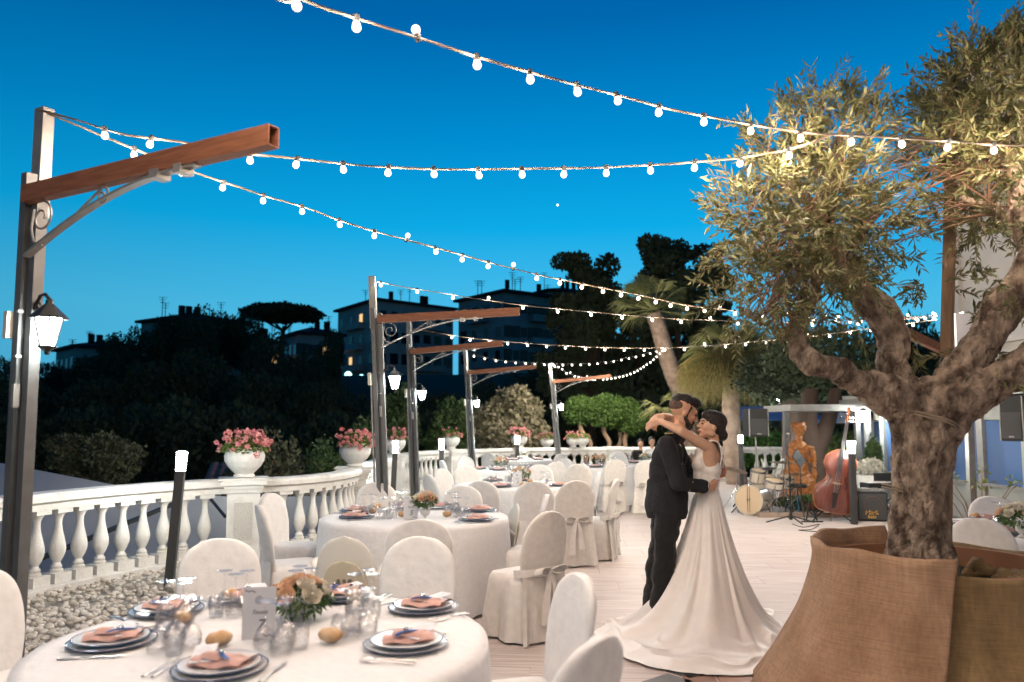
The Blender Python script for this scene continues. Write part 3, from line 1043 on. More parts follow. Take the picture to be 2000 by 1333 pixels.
def make_chair(bow):
    t = thing('covered_chair', 'x', 'chair')
    m = M_chair2 if bow else M_chair
    obj('seat_cover', seat_me, m, t).data = seat_me2 if bow else seat_me
    b = obj('back_cover', displace(back_surface(True).mesh('back_cover', True), 0.013, 4.5, 3 if bow else 1, (1, 1, 0.6)), m, t)
    # cloth falling from the back to the floor behind the seat
    mb = MB()
    def f(u, v):
        x = (u - 0.5) * (0.42 + 0.10 * v)
        z = 0.52 - 0.505 * v
        y = -0.222 - 0.035 * v - 0.018 * math.sin(u * 15 + 1) * v - 0.01 * math.sin(u * 31) * v + 0.2 * x * x * (1 - v)
        return (x, y - 0.012, z)
    mb.grid(26, 14, f)
    def f2(u, v):
        x, y, z = f(1 - u, v)
        return (x, y + 0.006, z)
    mb.grid(26, 14, f2)
    obj('back_drape', mb, m, t)
    if bow:
        mb = MB()
        ribbon(mb, [(-0.21, -0.12, 0.50), (-0.20, -0.235, 0.515), (0, -0.262, 0.52), (0.20, -0.235, 0.515), (0.21, -0.12, 0.50)], 0.055, (0, 0, 1))
        obj('sash', mb, m, t)
        mb = MB()
        for s in (-1, 1):
            ribbon(mb, [(0, -0.28, 0.52), (s * 0.05, -0.31, 0.55), (s * 0.115, -0.305, 0.545), (s * 0.125, -0.30, 0.505), (s * 0.06, -0.30, 0.495), (0, -0.282, 0.515)], lambda q: 0.03 + 0.055 * math.sin(PI * q), (0.1, -1, 0.3))
        mb.ell((0, -0.29, 0.518), (0.022, 0.018, 0.026))
        obj('bow', mb, m, t)
        for s in (-1, 1):
            mb = MB()
            ribbon(mb, [(s * 0.01, -0.29, 0.51), (s * 0.035, -0.305, 0.40), (s * 0.05, -0.30, 0.28), (s * 0.062, -0.315, 0.17 + 0.03 * s)], lambda q: 0.03 + 0.05 * q, (1, 0.25 * s, 0))
            obj('bow_tail', mb, m, t)
    return t
seat_me = seat_cover_mesh(0)
seat_me.materials.append(M_chair)
seat_me2 = seat_cover_mesh(2.2)
seat_me2.materials.append(M_chair2)

def make_resin_chair():
    t = thing('resin_chair', 'x', 'chair')
    mb = MB()
    # backrest: arched thick shell
    def arch(z0, z1, w, th, y0, m):
        def f(u, v):
            a = 2 * PI * u
            t_ = v
            z = z0 + (z1 - z0) * t_
            ww = w * (1 - 0.22 * t_) * max(0.0, 1 - t_ ** 5) ** 0.5 + 0.001
            x = ww * math.copysign(abs(math.cos(a)) ** 0.6, math.cos(a))
            y = y0 - 0.09 * t_ + 0.5 * x * x + th * math.copysign(abs(math.sin(a)) ** 0.6, math.sin(a))
            return (x, y, z)
        m.grid(20, 20, f, closeu=True)
    arch(0.40, 0.86, 0.235, 0.012, -0.19, mb)
    obj('backrest', mb, M_plastic, t)
    mb = MB(); arch(0.42, 0.70, 0.165, 0.008, -0.206, mb)
    obj('inner_panel', mb, mat('cream_resin', (0.68, 0.60, 0.45), 0.4), t)
    mb = MB().grid(14, 14, lambda u, v: ((u - .5) * 0.44, (v - .5) * 0.42, 0.43 + 0.01 * math.cos(6 * (u - .5)) + 0.012 * v * v)).box((0, 0, 0.405), (0.43, 0.41, 0.03))
    obj('seat', mb, M_plastic, t)
    for s in (-1, 1):
        mb = MB()
        mb.tube([(s * 0.2, -0.2, 0.60), (s * 0.25, -0.12, 0.655), (s * 0.27, 0.05, 0.65), (s * 0.26, 0.17, 0.62), (s * 0.235, 0.2, 0.42)], [0.02, 0.028, 0.03, 0.028, 0.022], 10, flat=0.5)
        obj('armrest', mb, M_plastic, t)
        for q in (-1, 1):
            obj('leg', MB().bar((s * 0.2, q * 0.18, 0.40), (s * 0.235, q * 0.225, 0.0), 0.03, 0.025), M_lgrey, t, smooth=False)
    mb = MB()
    rg = random.Random(5)
    for c in range(3):
        for k in range(13):
            w = rg.uniform(0.018, 0.03)
            x0 = -0.055 + c * 0.04
            z = 0.575 - k * 0.0066
            y = -0.219 - 0.09 * (z - 0.42) / 0.28 * 1.0 + 0.5 * x0 * x0
            mb.add([(-(x0), y - 0.004, z), (-(x0 + w), y - 0.004, z), (-(x0 + w), y - 0.0042, z - 0.0034), (-(x0), y - 0.0042, z - 0.0034)], [(0, 1, 2, 3)])
    obj('printed_text', mb, M_blackm, t, smooth=False)
    return t

TA, TB, TC, TD, TE, TF_, TG_, TH = (-0.95, 3.08), (-0.89, 7.15), (0.02, 10.9), (-0.05, 14.8), (0.15, 18.9), (3.0, 17.6), (1.75, 15.9), (4.35, 6.2)
chairA, chairB, chairR = make_chair(False), make_chair(True), make_resin_chair()
used = {}
def put_chair(kind, bx, by, tx, ty, label, group='covered banquet chairs', z=0, back=0.24, sc_=None):
    src = {'p': chairA, 'b': chairB, 'r': chairR}[kind]
    d = Vector((tx - bx, ty - by, 0)).normalized()
    loc = (bx + d.x * back, by + d.y * back, z)
    rz = face(bx, by, tx, ty)
    if kind not in used:
        used[kind] = 1
        src.location = loc; src.rotation_euler = (0, 0, rz); src['label'] = label; src['group'] = group
        return src
    return dup(src, loc, rz + rnd.uniform(-.05, .05), label, group, (rnd.uniform(.97, 1.04), rnd.uniform(.96, 1.04), rnd.uniform(.985, 1.015)))
put_chair('p', -2.42, 3.55, *TA, 'covered chair cut by the left edge, beside the front table')
put_chair('p', -1.66, 4.48, -1.2, 3.1, 'covered chair behind the front table, in front of the leaning bollard light')
put_chair('p', -0.54, 4.5, -0.9, 3.1, 'covered chair just behind the front table, its round back overlapping another')
put_chair('p', 0.25, 3.40, -1.0, 3.0, 'white covered chair right of the front table, pale inner side showing')
put_chair('p', 0.21, 2.42, -1.0, 3.2, 'covered chair at the bottom edge, right of the front table, back turned')
put_chair('p', -0.66, 5.45, -0.8, 7.15, 'covered chair at the near side of the second table, back turned')
put_chair('b', 0.25, 5.85, -0.75, 7.0, 'chair with a large cream bow, right of the second table')
put_chair('p', -2.28, 7.45, *TB, 'covered chair left of the second table, against the first urn pier')
put_chair('p', -2.0, 6.3, -0.6, 7.0, 'covered chair seen side-on left of the second table, cloth slipping off')
put_chair('p', -1.5, 8.55, -1.0, 7.15, 'covered chair behind the second table, below the first slim lamp post')
put_chair('p', -0.55, 8.35, -0.8, 7.15, 'covered chair behind the second table, nearer the flowers of the third')
put_chair('p', -0.36, 9.15, *TC, 'wide-backed covered chair between second and third table')
put_chair('p', 0.25, 8.75, 0.1, 10.9, 'cream covered chair at the near side of the third table')
put_chair('p', 0.28, 7.1, *TB, 'white covered chair facing the second table from the right')
put_chair('b', 0.72, 8.85, 0.2, 10.9, 'cream chair with hanging bow, back turned, centre of the terrace')
put_chair('b', 1.22, 9.4, 0.0, 9.9, 'chair seen side-on with bow at its back, nearest the groom')
put_chair('p', 1.15, 10.6, 0.0, 10.7, 'white covered chair right of the third table facing it')
put_chair('p', -1.05, 10.2, *TC, 'leftmost covered chair of the third table')
put_chair('p', -1.0, 11.5, *TC, 'second covered chair from the left at the third table')
put_chair('p', -0.72, 12.4, *TC, 'covered chair behind the third table, below the third slim lamp post')
put_chair('p', 0.45, 12.35, *TC, 'covered chair behind the third table, right of its flowers')
put_chair('p', -1.25, 14.3, *TD, 'covered chair left of the fourth table')
put_chair('p', -0.95, 15.8, *TD, 'covered chair far left of the fourth table, by the rail')
put_chair('p', 0.75, 13.6, *TD, 'cream covered chair nearest us at the fourth table')
put_chair('b', 1.12, 13.0, 1.6, 15.9, 'chair with trailing bow in front of the fifth table')
put_chair('b', 1.9, 14.3, *TG_, 'chair with cloth folds near the fifth table, left of the groom')
put_chair('p', 1.05, 15.2, *TG_, 'covered chair between fourth and fifth table')
put_chair('b', 2.42, 14.0, 3.0, 17.6, 'chair with bow beside the groom\'s shoulder')
put_chair('p', 2.35, 16.9, *TF_, 'small covered chair left of the table behind the groom')
put_chair('p', 3.4, 18.8, *TF_, 'small covered chair behind the table by the groom')
put_chair('p', 2.6, 18.8, *TF_, 'small covered chair behind the groom\'s table, near the dark-clothed person')
put_chair('p', 1.1, 17.9, *TE, 'covered chair right of the farthest table')
put_chair('p', -0.5, 17.7, *TE, 'covered chair left of the farthest table')
put_chair('p', 3.35, 5.55, *TH, 'covered chair behind the burlap pot, at the table on the right')
put_chair('p', 4.42, 7.15, 4.35, 6.2, 'covered chair behind the table on the right, against the blue-glazed pavilion')
put_chair('r', -1.12, 5.25, -1.0, 7.15, 'uncovered white resin armchair with printed text on its back', 'resin chairs')
put_chair('r', 0.02, 7.35, *TB, 'uncovered resin chair with grey legs between second and third table', 'resin chairs')
for k, (px, Yc, ax, lab) in enumerate([(1490, 17.0, 1.0, 'white garden chair behind the drum kit, nearer the palm trunk'), (1530, 17.4, -1.0, 'white garden chair behind the drum kit, nearer the statue')]):
    q = P(px, 900, Yc)
    put_chair('r', q.x, q.y, q.x + ax, q.y - 0.3, lab, 'resin chairs')

# ---- tables and cloths
def cloth_mesh(r, seed, h=0.765):
    rg = random.Random(seed)
    ph = [rg.uniform(0, 6) for _ in range(6)]
    mb = MB()
    def f(u, v):
        a = 2 * PI * u
        if v < 0.3:
            k = v / 0.3
            rr = r * k * 0.992 + 0.001
            z = h + 0.0012 * math.sin(8 * a + ph[0]) * k + 0.002 * noise.noise(Vector((rr * 3 * math.cos(a), rr * 3 * math.sin(a), seed)))
            return (rr * math.cos(a), rr * math.sin(a), z)
        k = (v - 0.3) / 0.7
        fold = math.sin(9 * a + ph[1] + 0.6 * math.sin(2 * a + ph[2])) * 0.6 + math.sin(14 * a + ph[3]) * 0.35 + math.sin(5 * a + ph[4]) * 0.4
        fold = max(-0.9, fold)
        bend = 1 - math.exp(-k * 14)
        rr = r * 0.992 + 0.010 * bend + 0.035 * k + 0.042 * fold * k ** 0.8 * (0.4 + 0.6 * k)
        z = h - 0.001 - (h - 0.025) * k
        return (rr * math.cos(a), rr * math.sin(a), z)
    mb.grid(200, 40, f, closeu=True)
    return mb.mesh('tablecloth', True)
def table(c, r, seed, lab, clab):
    t = thing('round_table', lab, 'table', (c[0], c[1], 0), 0, 'round banquet tables')
    obj('tabletop', MB().lathe([(r - 0.03, 0.725), (r - 0.02, 0.745), (r - 0.03, 0.755)], 48), mat('plywood', (0.35, 0.22, 0.12), 0.7), t)
    for k in range(4):
        a = k * PI / 2 + 0.6
        obj('leg', MB().bar((0.5 * math.cos(a), 0.5 * math.sin(a), 0), (0.5 * math.cos(a), 0.5 * math.sin(a), 0.724), 0.03, 0.03), M_grey, t, smooth=False)
    obj('tablecloth', cloth_mesh(r, seed), M_cloth, None, (c[0], c[1], 0), label=clab, cat='tablecloth', group='white cloths on the round tables')
TABLES = [(TA, 0.86, 'front round table, its card reading 7', 'front table'), (TB, 0.86, 'second round table, with a tall rose centrepiece', 'second table'),
          (TC, 0.86, 'third round table, left of the groom\'s back', 'third table'), (TD, 0.84, 'fourth round table, beyond the third', 'fourth table'),
          (TE, 0.84, 'farthest round table, near the lit urn', 'farthest table'), (TF_, 0.84, 'small-looking table right behind the groom', 'table behind the groom'),
          (TG_, 0.80, 'fifth round table, before the topiary trunks', 'fifth table'), (TH, 0.9, 'round table at the right edge behind the burlap pot', 'right-edge table')]
for k, (c, r, lab, short) in enumerate(TABLES):
    table(c, r, 20 + k, lab, 'white cloth falling to the floor over the ' + short)
TZ = 0.767

# ---- setting pieces
SECT = ['right side', 'far right', 'far side', 'far left', 'left side', 'near left', 'near side', 'near right']
protos = {}
def item(key, build, loc, rz, label, cat, group, rot=None, sc_=None):
    if key not in protos:
        t = build()
        protos[key] = t
        t.location = loc; t.rotation_euler = rot if rot else (0, 0, rz)
        if sc_: t.scale = (sc_,) * 3
        t['label'] = label; t['group'] = group
        return t
    return dup(protos[key], loc, rz, label, group, sc_, rot)
def plate_build(name, cat, r, h, m, rimr):
    def b():
        t = thing(name, 'x', cat)
        pr = [(0.001, 0.001), (r * 0.58, 0.001), (r * 0.66, 0.004), (r * 0.96, h - 0.003), (r, h), (r * 0.97, h + 0.002), (r * 0.68, 0.010), (r * 0.6, 0.006), (0.001, 0.006)]
        obj('dish', MB().lathe(pr, 48), m, t)
        ri = [(r * 0.965, h - 0.0008), (r * 1.004, h + 0.0008), (r * 1.006, h + 0.0025), (r * 0.988, h + 0.0034), (r * 0.965, h + 0.0014)]
        obj('rim_band', MB().lathe(ri + [ri[0]], 48, cap=False), M_rim, t)
        return t
    return b
def napkin_build():
    t = thing('napkin', 'x', 'napkin')
    mb = MB()
    def f(u, v):
        x = (u - 0.5) * 0.19
        y = (v - 0.5) * (0.10 + 0.03 * u)
        z = 0.020 * math.sin(PI * v) ** 0.5 + 0.006 * math.sin(u * 9 + v * 4) + 0.008 * u
        return (x + 0.02 * v, y, z)
    mb.grid(16, 10, f)
    mb.grid(16, 4, lambda u, v: ((u - 0.5) * 0.19 + (0.0 if v < 0.5 else 0.02), -0.05 - 0.005 * u if v < 0.5 else 0.05, 0.001))
    me = mb.mesh('folded_cloth', True)
    obj('folded_cloth', me, M_pink, t)
    mb = MB()
    mb.grid(12, 8, lambda u, v: (-0.06 + u * 0.12 + 0.03 * v, -0.035 + 0.055 * v, 0.023 + 0.018 * math.sin(PI * v) * (1 - 0.6 * u) + 0.003 * math.sin(9 * u)))
    obj('top_fold', mb, M_pink, t)
    return t
def menu_build():
    t = thing('menu_card', 'x', 'menu card')
    mb = MB().box((0, 0, 0.001), (0.075, 0.15, 0.0012))
    obj('card', mb, M_paper, t, smooth=False)
    mb = MB()
    for k in range(7):
        mb.box((0, 0.05 - k * 0.016, 0.0018), (0.03 + 0.012 * (k % 3), 0.0015, 0.0002))
    obj('print', mb, mat('grey_ink', (0.2, 0.19, 0.22), 0.8), t, smooth=False)
    return t
def favour_build():
    t = thing('ribbon_favour', 'x', 'favour')
    mb = MB()
    ribbon(mb, [(-0.05, 0, 0.004), (-0.02, 0.004, 0.010), (0.02, -0.004, 0.010), (0.06, 0.002, 0.004)], lambda q: 0.008 + 0.008 * math.sin(q * PI), (0, 1, 0), 0.0015)
    obj('ribbon', mb, M_blue, t)
    obj('charm', MB().ell((0.0, 0.0, 0.017), (0.013, 0.008, 0.008)), M_chrome, t)
    return t
def wine_build():
    t = thing('wine_glass', 'x', 'wine glass')
    # upside down: bowl rim on the cloth, foot on top
    out = [(0.034, 0.0), (0.041, 0.028), (0.040, 0.050), (0.029, 0.078), (0.010, 0.094), (0.0045, 0.105), (0.004, 0.155), (0.006, 0.172), (0.034, 0.180), (0.035, 0.182), (0.001, 0.184)]
    inn = [(0.001, 0.090), (0.012, 0.089), (0.026, 0.074), (0.0375, 0.049), (0.0385, 0.028), (0.0322, 0.0)]
    obj('bowl', MB().lathe(out[::-1] + inn[::-1], 20, cap=False), M_glass, t)
    return t
def tumbler_build():
    t = thing('tumbler', 'x', 'tumbler')
    pr = [(0.001, 0.0), (0.028, 0.0), (0.030, 0.004), (0.036, 0.09), (0.0345, 0.091), (0.0285, 0.012), (0.001, 0.010)]
    obj('cup', MB().lathe(pr, 20, cap=False, amp=lambda a, z: 1 + 0.02 * math.cos(10 * a)), M_glass, t)
    return t
def fork_build():
    t = thing('fork', 'x', 'fork')
    obj('handle', MB().tube([(0, -0.10, 0.003), (0, -0.06, 0.006), (0, 0.02, 0.008), (0, 0.04, 0.005)], [0.007, 0.006, 0.003, 0.004], 8, flat=0.4), M_steel, t)
    mb = MB()
    mb.ell((0, 0.05, 0.005), (0.011, 0.014, 0.002))
    for k in range(4):
        mb.tube([(-0.009 + 0.006 * k, 0.055, 0.005), (-0.009 + 0.006 * k, 0.075, 0.008), (-0.009 + 0.006 * k, 0.098, 0.006)], [0.0018, 0.0017, 0.0008], 5)
    obj('tines', mb, M_steel, t)
    return t
def knife_build():
    t = thing('table_knife', 'x', 'knife')
    obj('handle', MB().tube([(0, -0.11, 0.004), (0, -0.05, 0.006), (0, 0.0, 0.005)], [0.008, 0.007, 0.005], 8, flat=0.5), M_steel, t)
    obj('blade', MB().add([(-0.004, 0, 0.006), (0.008, 0, 0.004), (0.009, 0.08, 0.004), (0.002, 0.115, 0.004), (-0.005, 0.10, 0.006), (-0.004, 0, 0.003), (0.008, 0, 0.002), (0.009, 0.08, 0.002), (0.002, 0.115, 0.002), (-0.005, 0.10, 0.003)],
                          [(0, 1, 2, 3, 4), (9, 8, 7, 6, 5), (0, 5, 6, 1), (1, 6, 7, 2), (2, 7, 8, 3), (3, 8, 9, 4), (4, 9, 5, 0)]), M_steel, t, smooth=False)
    return t
bread_mes = []
for k in range(3):
    mb = MB().ell((0, 0, 0.028), (0.045 + 0.004 * k, 0.038, 0.027), nu=20, nv=12)
    me = displace(mb.mesh('bread_roll', True), 0.005, 30, k * 3.1)
    me.materials.append(M_bread)
    bread_mes.append(me)
brc = [0]
def bread(loc, rz, label):
    o = obj('bread_roll', bread_mes[brc[0] % 3], None, None, loc, (0, 0, rz), label, 'bread roll', 'bread rolls on the tables')
    brc[0] += 1
    return o

def setting(tc, p, tab, full=True, ribbon_=True, nth=''):
    d = Vector((p.x - tc[0], p.y - tc[1], 0))
    a = math.atan2(d.y, d.x)
    sname = SECT[int(round(a / (PI / 4))) % 8] + nth
    for _ in range(3):
        if (tab, sname) in seen: sname += ' again' if False else ''
    if (tab, sname) in seen: sname = 'other ' + sname
    seen[(tab, sname)] = 1
    dn = d.normalized(); tn = Vector((-dn.y, dn.x, 0))
    rz = a + PI / 2
    on = 'the %s of the %s' % (sname, tab)
    z = TZ
    item('charger', plate_build('charger_plate', 'charger plate', 0.158, 0.014, M_charger, 0), (p.x, p.y, z), 0, 'grey-rimmed charger plate at ' + on, 'charger plate', 'charger plates')
    q = p + Vector((rnd.uniform(-.004, .004), rnd.uniform(-.004, .004), 0))
    item('plate', plate_build('dinner_plate', 'dinner plate', 0.138, 0.016, M_porc, 0), (q.x, q.y, z + 0.0125), 0, 'blue-rimmed dinner plate at ' + on, 'dinner plate', 'dinner plates')
    item('napkin', napkin_build, (q.x, q.y, z + 0.024), rnd.uniform(-0.3, 0.4) + (PI if rnd.random() < .3 else 0), 'folded pink napkin at ' + on, 'napkin', 'pink napkins')
    if not full: 
        pass
    else:
        c = q + Vector((rnd.uniform(-0.07, 0.07), 0.03, 0))
        item('menu', menu_build, (c.x, c.y, z + 0.048), 0, 'printed menu card at ' + on, 'menu card', 'menu cards', rot=(R(7), R(rnd.uniform(-4, 4)), rnd.uniform(-1.2, 1.2)))
        if ribbon_:
            item('favour', favour_build, (q.x + rnd.uniform(-.03, .05), q.y - 0.02, z + 0.050), rnd.uniform(0, 2.5), 'blue-ribboned favour at ' + on, 'favour', 'ribbon favours')
        for k, off_ in enumerate((0.185, 0.215)):
            f = p - tn * off_
            item('fork', fork_build, (f.x, f.y, z + 0.001), rz + PI + rnd.uniform(-.06, .06) - PI, ('inner' if k == 0 else 'outer') + ' steel fork at ' + on, 'fork', 'steel forks')
        f = p + tn * 0.19
        item('knife', knife_build, (f.x, f.y, z + 0.001), rz + rnd.uniform(-.06, .06), 'steel knife at ' + on, 'knife', 'steel knives')
    for k, (dr, dt, kind) in enumerate([(-0.24, 0.05, 'w'), (-0.20, 0.135, 'w'), (-0.30, 0.10, 'w'), (-0.27, 0.17, 't')]):
        g = p + dn * dr * (1 + rnd.uniform(-.06, .06)) + tn * (dt + rnd.uniform(-.01, .01))
        if kind == 'w':
            item('wine', wine_build, (g.x, g.y, z + 0.0005), rnd.uniform(0, 3), ('first', 'second', 'third')[k] + ' upturned wine glass at ' + on, 'wine glass', 'upturned wine glasses')
        else:
            item('tumbler', tumbler_build, (g.x, g.y, z + 0.0005), rnd.uniform(0, 3), 'clear tumbler at ' + on, 'tumbler', 'tumblers')

seen = {}
PL = {'A': [(265, 1172), (220, 1247), (430, 1298), (792, 1252), (852, 1177), (718, 1132), (480, 1128)],
      'B': [(663, 994), (697, 1008), (787, 981), (873, 984), (955, 994), (930, 1013)],
      'C': [(978, 949), (1092, 947), (1046, 927), (952, 936)]}
for key, tc, tab in (('A', TA, 'front table'), ('B', TB, 'second table'), ('C', TC, 'third table')):
    cnt = {}
    for (px, py) in PL[key]:
        p = G(px, py, TZ + 0.02)
        d = Vector((p.x - tc[0], p.y - tc[1], 0))
        lim = (0.73 if key == 'A' else 0.69)
        if d.length > lim:
            d = d.normalized() * lim
            p = Vector((tc[0] + d.x, tc[1] + d.y, 0))
        a = math.atan2(d.y, d.x)
        sn = SECT[int(round(a / (PI / 4))) % 8]
        cnt[sn] = cnt.get(sn, 0) + 1
        setting(tc, Vector((p.x, p.y, 0)), tab, key in 'AB', key == 'A' or rnd.random() < 0.4, '' )
for tc, tab, angs in ((TD, 'fourth table', (200, 250, 290, 340)), (TE, 'farthest table', (200, 260, 320)), (TF_, 'table behind the groom', (190, 240)), (TG_, 'fifth table', (210, 260, 310)), (TH, 'right-edge table', (155, 200, 110))):
    for a in angs:
        setting(tc, Vector((tc[0] + 0.62 * math.cos(R(a)), tc[1] + 0.62 * math.sin(R(a)), 0)), tab, False)

def gz(px, py): 
    return G(px, py, TZ + 0.02)
for (px, py), lab in zip([(455, 1165), (357, 1212), (428, 1252), (690, 1165), (645, 1246), (728, 1000), (737, 990), (786, 1007), (873, 1006), (1035, 941), (1020, 948), (1905, 1010)],
                         ['bread roll near the card, far left of the front table', 'bread roll standing on edge among the glasses of the front table', 'bread roll above the nearest plate of the front table', 'round bread roll behind the flowers of the front table', 'flattened bread roll at the near right of the front table',
                          'bread roll left on the second table, nearer us', 'bread roll left on the second table, farther back', 'bread roll in front of the card of the second table', 'bread roll right of the flowers on the second table', 'bread roll right of the third table flowers', 'bread roll below the third table flowers', 'bread roll beside the blue ribbon on the right-edge table']):
    p = gz(px, py)
    bread((p.x, p.y, TZ + 0.002), rnd.uniform(0, 3), lab)

# number cards
def text_mesh(body, size, name, m, parent, loc, rot, extrude=0.0004, shear=0.0, align='CENTER'):
    c = bpy.data.curves.new(name, 'FONT')
    c.body = body; c.size = size; c.extrude = extrude; c.align_x = align; c.shear = shear
    tmp = bpy.data.objects.new('t', c); col.objects.link(tmp)
    dg = bpy.context.evaluated_depsgraph_get(); dg.update()
    me = bpy.data.meshes.new_from_object(tmp.evaluated_get(dg))
    bpy.data.objects.remove(tmp)
    me.materials.clear(); me.materials.append(m)
    return obj(name, me, None, parent, loc, rot)
M_ink = mat('mauve_ink', (0.08, 0.06, 0.09), 0.8)
def number_card(loc, rz, label, num, word='Tavolo', s=1.0):
    t = thing('number_card', label, 'table card', loc, rz, 'table number cards')
    t.scale = (s,) * 3
    obj('card', MB().box((0, 0, 0.101), (0.125, 0.0025, 0.2)), M_paper, t, smooth=False)
    obj('foot', MB().box((0, 0.02, 0.003), (0.05, 0.04, 0.005)), M_paper, t, smooth=False)
    text_mesh(num, 0.062, 'numeral', M_ink, t, (0.002, -0.0018, 0.035), (PI / 2, 0, 0), shear=0.3)
    text_mesh(word, 0.022, 'script_word', M_ink, t, (0, -0.0018, 0.098), (PI / 2, 0, 0), shear=0.5)
    mb = MB()
    for (x, z) in ((0, 0.155), (0.004, 0.148), (-0.006, 0.15)):
        mb.tube([Vector((x + 0.010 * math.cos(a), -0.0016, z + 0.012 * math.sin(a))) for a in [k * PI / 6 for k in range(13)]], 0.0007, 4)
    for sx in (-1, 1):
        mb.tube([(sx * 0.055, -0.0016, 0.19 if sx < 0 else 0.012), (sx * 0.04, -0.0016, 0.183 if sx < 0 else 0.018), (sx * 0.03, -0.0016, 0.188 if sx < 0 else 0.012), (sx * 0.015, -0.0016, 0.18 if sx < 0 else 0.02)], 0.0018, 4)
    obj('ornament', mb, M_ink, t)
    return t
p = gz(505, 1240); number_card((p.x, p.y, TZ + 0.001), R(8), 'white table card reading 7 in the middle of the front table', '7')
p = gz(802, 1010); number_card((p.x, p.y, TZ + 0.001), R(5), 'white table card beside the tall centrepiece of the second table', '5')
p = gz(1010, 948); number_card((p.x, p.y, TZ + 0.001), R(5), 'white table card beside the roses of the third table', '3')

# centrepieces
def rose_mesh(seed):
    rg = random.Random(seed)
    mb = MB()
    for L in range(4):
        r = 0.010 + 0.008 * L
        ph = rg.uniform(0, 6)
        def f(u, v, r=r, ph=ph, L=L):
            a = 2 * PI * u
            ruf = 1 + (0.10 * math.sin(5 * a + ph) * v)
            rr = r * (0.35 + 0.75 * math.sin(v * PI * 0.62)) * ruf + 0.003 * L * v * v
            z = -0.012 + 0.036 * v - 0.004 * L * v + 0.004 * math.sin(5 * a + ph) * v
            return (rr * math.cos(a), rr * math.sin(a), z)
        mb.grid(20, 7, f, closeu=True)
    mb.ell((0, 0, 0.012), (0.008, 0.008, 0.010), nu=8, nv=6)
    return mb.mesh('rose', True)
roses = []
for k in range(3):
    me = rose_mesh(k)
    roses.append(me)
rose_p = []
for me in roses:
    a = me.copy(); a.materials.append(M_peach)
    b = me.copy(); b.materials.append(M_cream)
    rose_p.append((a, b))
def leafy(mb, c, n, rad, size, rg, long=1.8):
    for _ in range(n):
        d = Vector((rg.gauss(0, 1), rg.gauss(0, 1), rg.gauss(0, 0.8)))
        d.normalize()
        p = c + Vector((d.x * rad[0], d.y * rad[1], d.z * rad[2])) * rg.uniform(0.5, 1)
        s = size * rg.uniform(0.7, 1.3)
        u = (d + Vector((rg.gauss(0, .5), rg.gauss(0, .5), rg.gauss(0, .5)))).normalized()
        w = u.cross(Vector((rg.gauss(0, 1), rg.gauss(0, 1), rg.gauss(0, 1)))).normalized()
        mb.add([p, p + u * s * long * 0.5 + w * s * 0.35, p + u * s * long, p + u * s * long * 0.5 - w * s * 0.35], [(0, 1, 2, 3)])
def centrepiece(loc, label, seed, h=0.09, spread=0.10, tall=False, s=1.0, small=False):
    rg = random.Random(seed)
    t = thing('rose_centrepiece', label, 'flower centrepiece', loc, 0, 'rose centrepieces')
    t.scale = (s,) * 3
    if tall:
        obj('vase', MB().lathe([(0.03, 0), (0.032, 0.006), (0.012, 0.015), (0.014, 0.03), (0.04, 0.055), (0.048, 0.09), (0.042, 0.11)], 20), M_porc, t)
    else:
        obj('vase', MB().lathe([(0.05, 0), (0.052, 0.005), (0.04, 0.012), (0.07, 0.03), (0.09, 0.06), (0.085, 0.065)], 24), M_porc, t)
    mb = MB(); leafy(mb, Vector((0, 0, h + 0.0)), 420 if not small else 200, (spread * 1.15, spread * 1.15, 0.05), 0.022, rg)
    obj('greenery', mb, M_leaf, t, smooth=False, kind='stuff')
    mb = MB()
    for _ in range(260):
        a = rg.uniform(0, 2 * PI); rr = spread * 1.15 * rg.random() ** .5
        q = Vector((rr * math.cos(a), rr * math.sin(a), h + rg.uniform(-0.02, 0.055)))
        sz = 0.004
        mb.add([q + Vector((sz, 0, 0)), q + Vector((0, sz, 0)), q + Vector((-sz, 0, 0)), q + Vector((0, -sz, 0)), q + Vector((0, 0, sz))], [(0, 1, 4), (1, 2, 4), (2, 3, 4), (3, 0, 4)])
    obj('small_blossom', mb, M_gyps, t, smooth=False)
    spots = [(0, 0, 0.085)] + [(0.055 * math.cos(a), 0.055 * math.sin(a), 0.07) for a in [k * 2 * PI / 5 + .3 for k in range(5)]] + [(0.10 * math.cos(a), 0.10 * math.sin(a), 0.035) for a in [k * 2 * PI / 7 for k in range(7)]]
    for k, (x, y, z) in enumerate(spots):
        f = spread / 0.10
        m = rose_p[k % 3][0 if rg.random() < 0.45 else 1]
        nrm = Vector((x * 7, y * 7, 0.6)).normalized()
        e = nrm.to_track_quat('Z', 'Y').to_euler()
        o = obj('rose', m, None, t, (x * f, y * f, h + z * f * 0.9), e)
        o.scale = (0.82 + rg.uniform(-.1, .2),) * 3
    return t
p = gz(585, 1200); centrepiece((p.x, p.y, TZ + 0.001), 'low centrepiece of peach and cream roses behind the card 7', 1, 0.08, 0.115, False, 1.0)
p = gz(830, 1012); centrepiece((p.x, p.y, TZ + 0.001), 'footed vase of peach and white roses on the second table', 2, 0.17, 0.085, True, 1.0)
p = gz(1018, 940); centrepiece((p.x, p.y, TZ + 0.001), 'peach rose centrepiece on the third table', 3, 0.12, 0.12, True, 1.0)
centrepiece((TD[0] - 0.15, TD[1] - 0.2, TZ + 0.001), 'rose centrepiece on the fourth table', 4, 0.13, 0.12, True, 1.0, True)
centrepiece((TE[0] + 0.05, TE[1], TZ + 0.001), 'rose centrepiece on the farthest table', 5, 0.13, 0.12, True, 1.0, True)
centrepiece((TF_[0], TF_[1] - 0.2, TZ + 0.001), 'pale centrepiece on the table behind the groom', 6, 0.10, 0.12, True, 1.0, True)
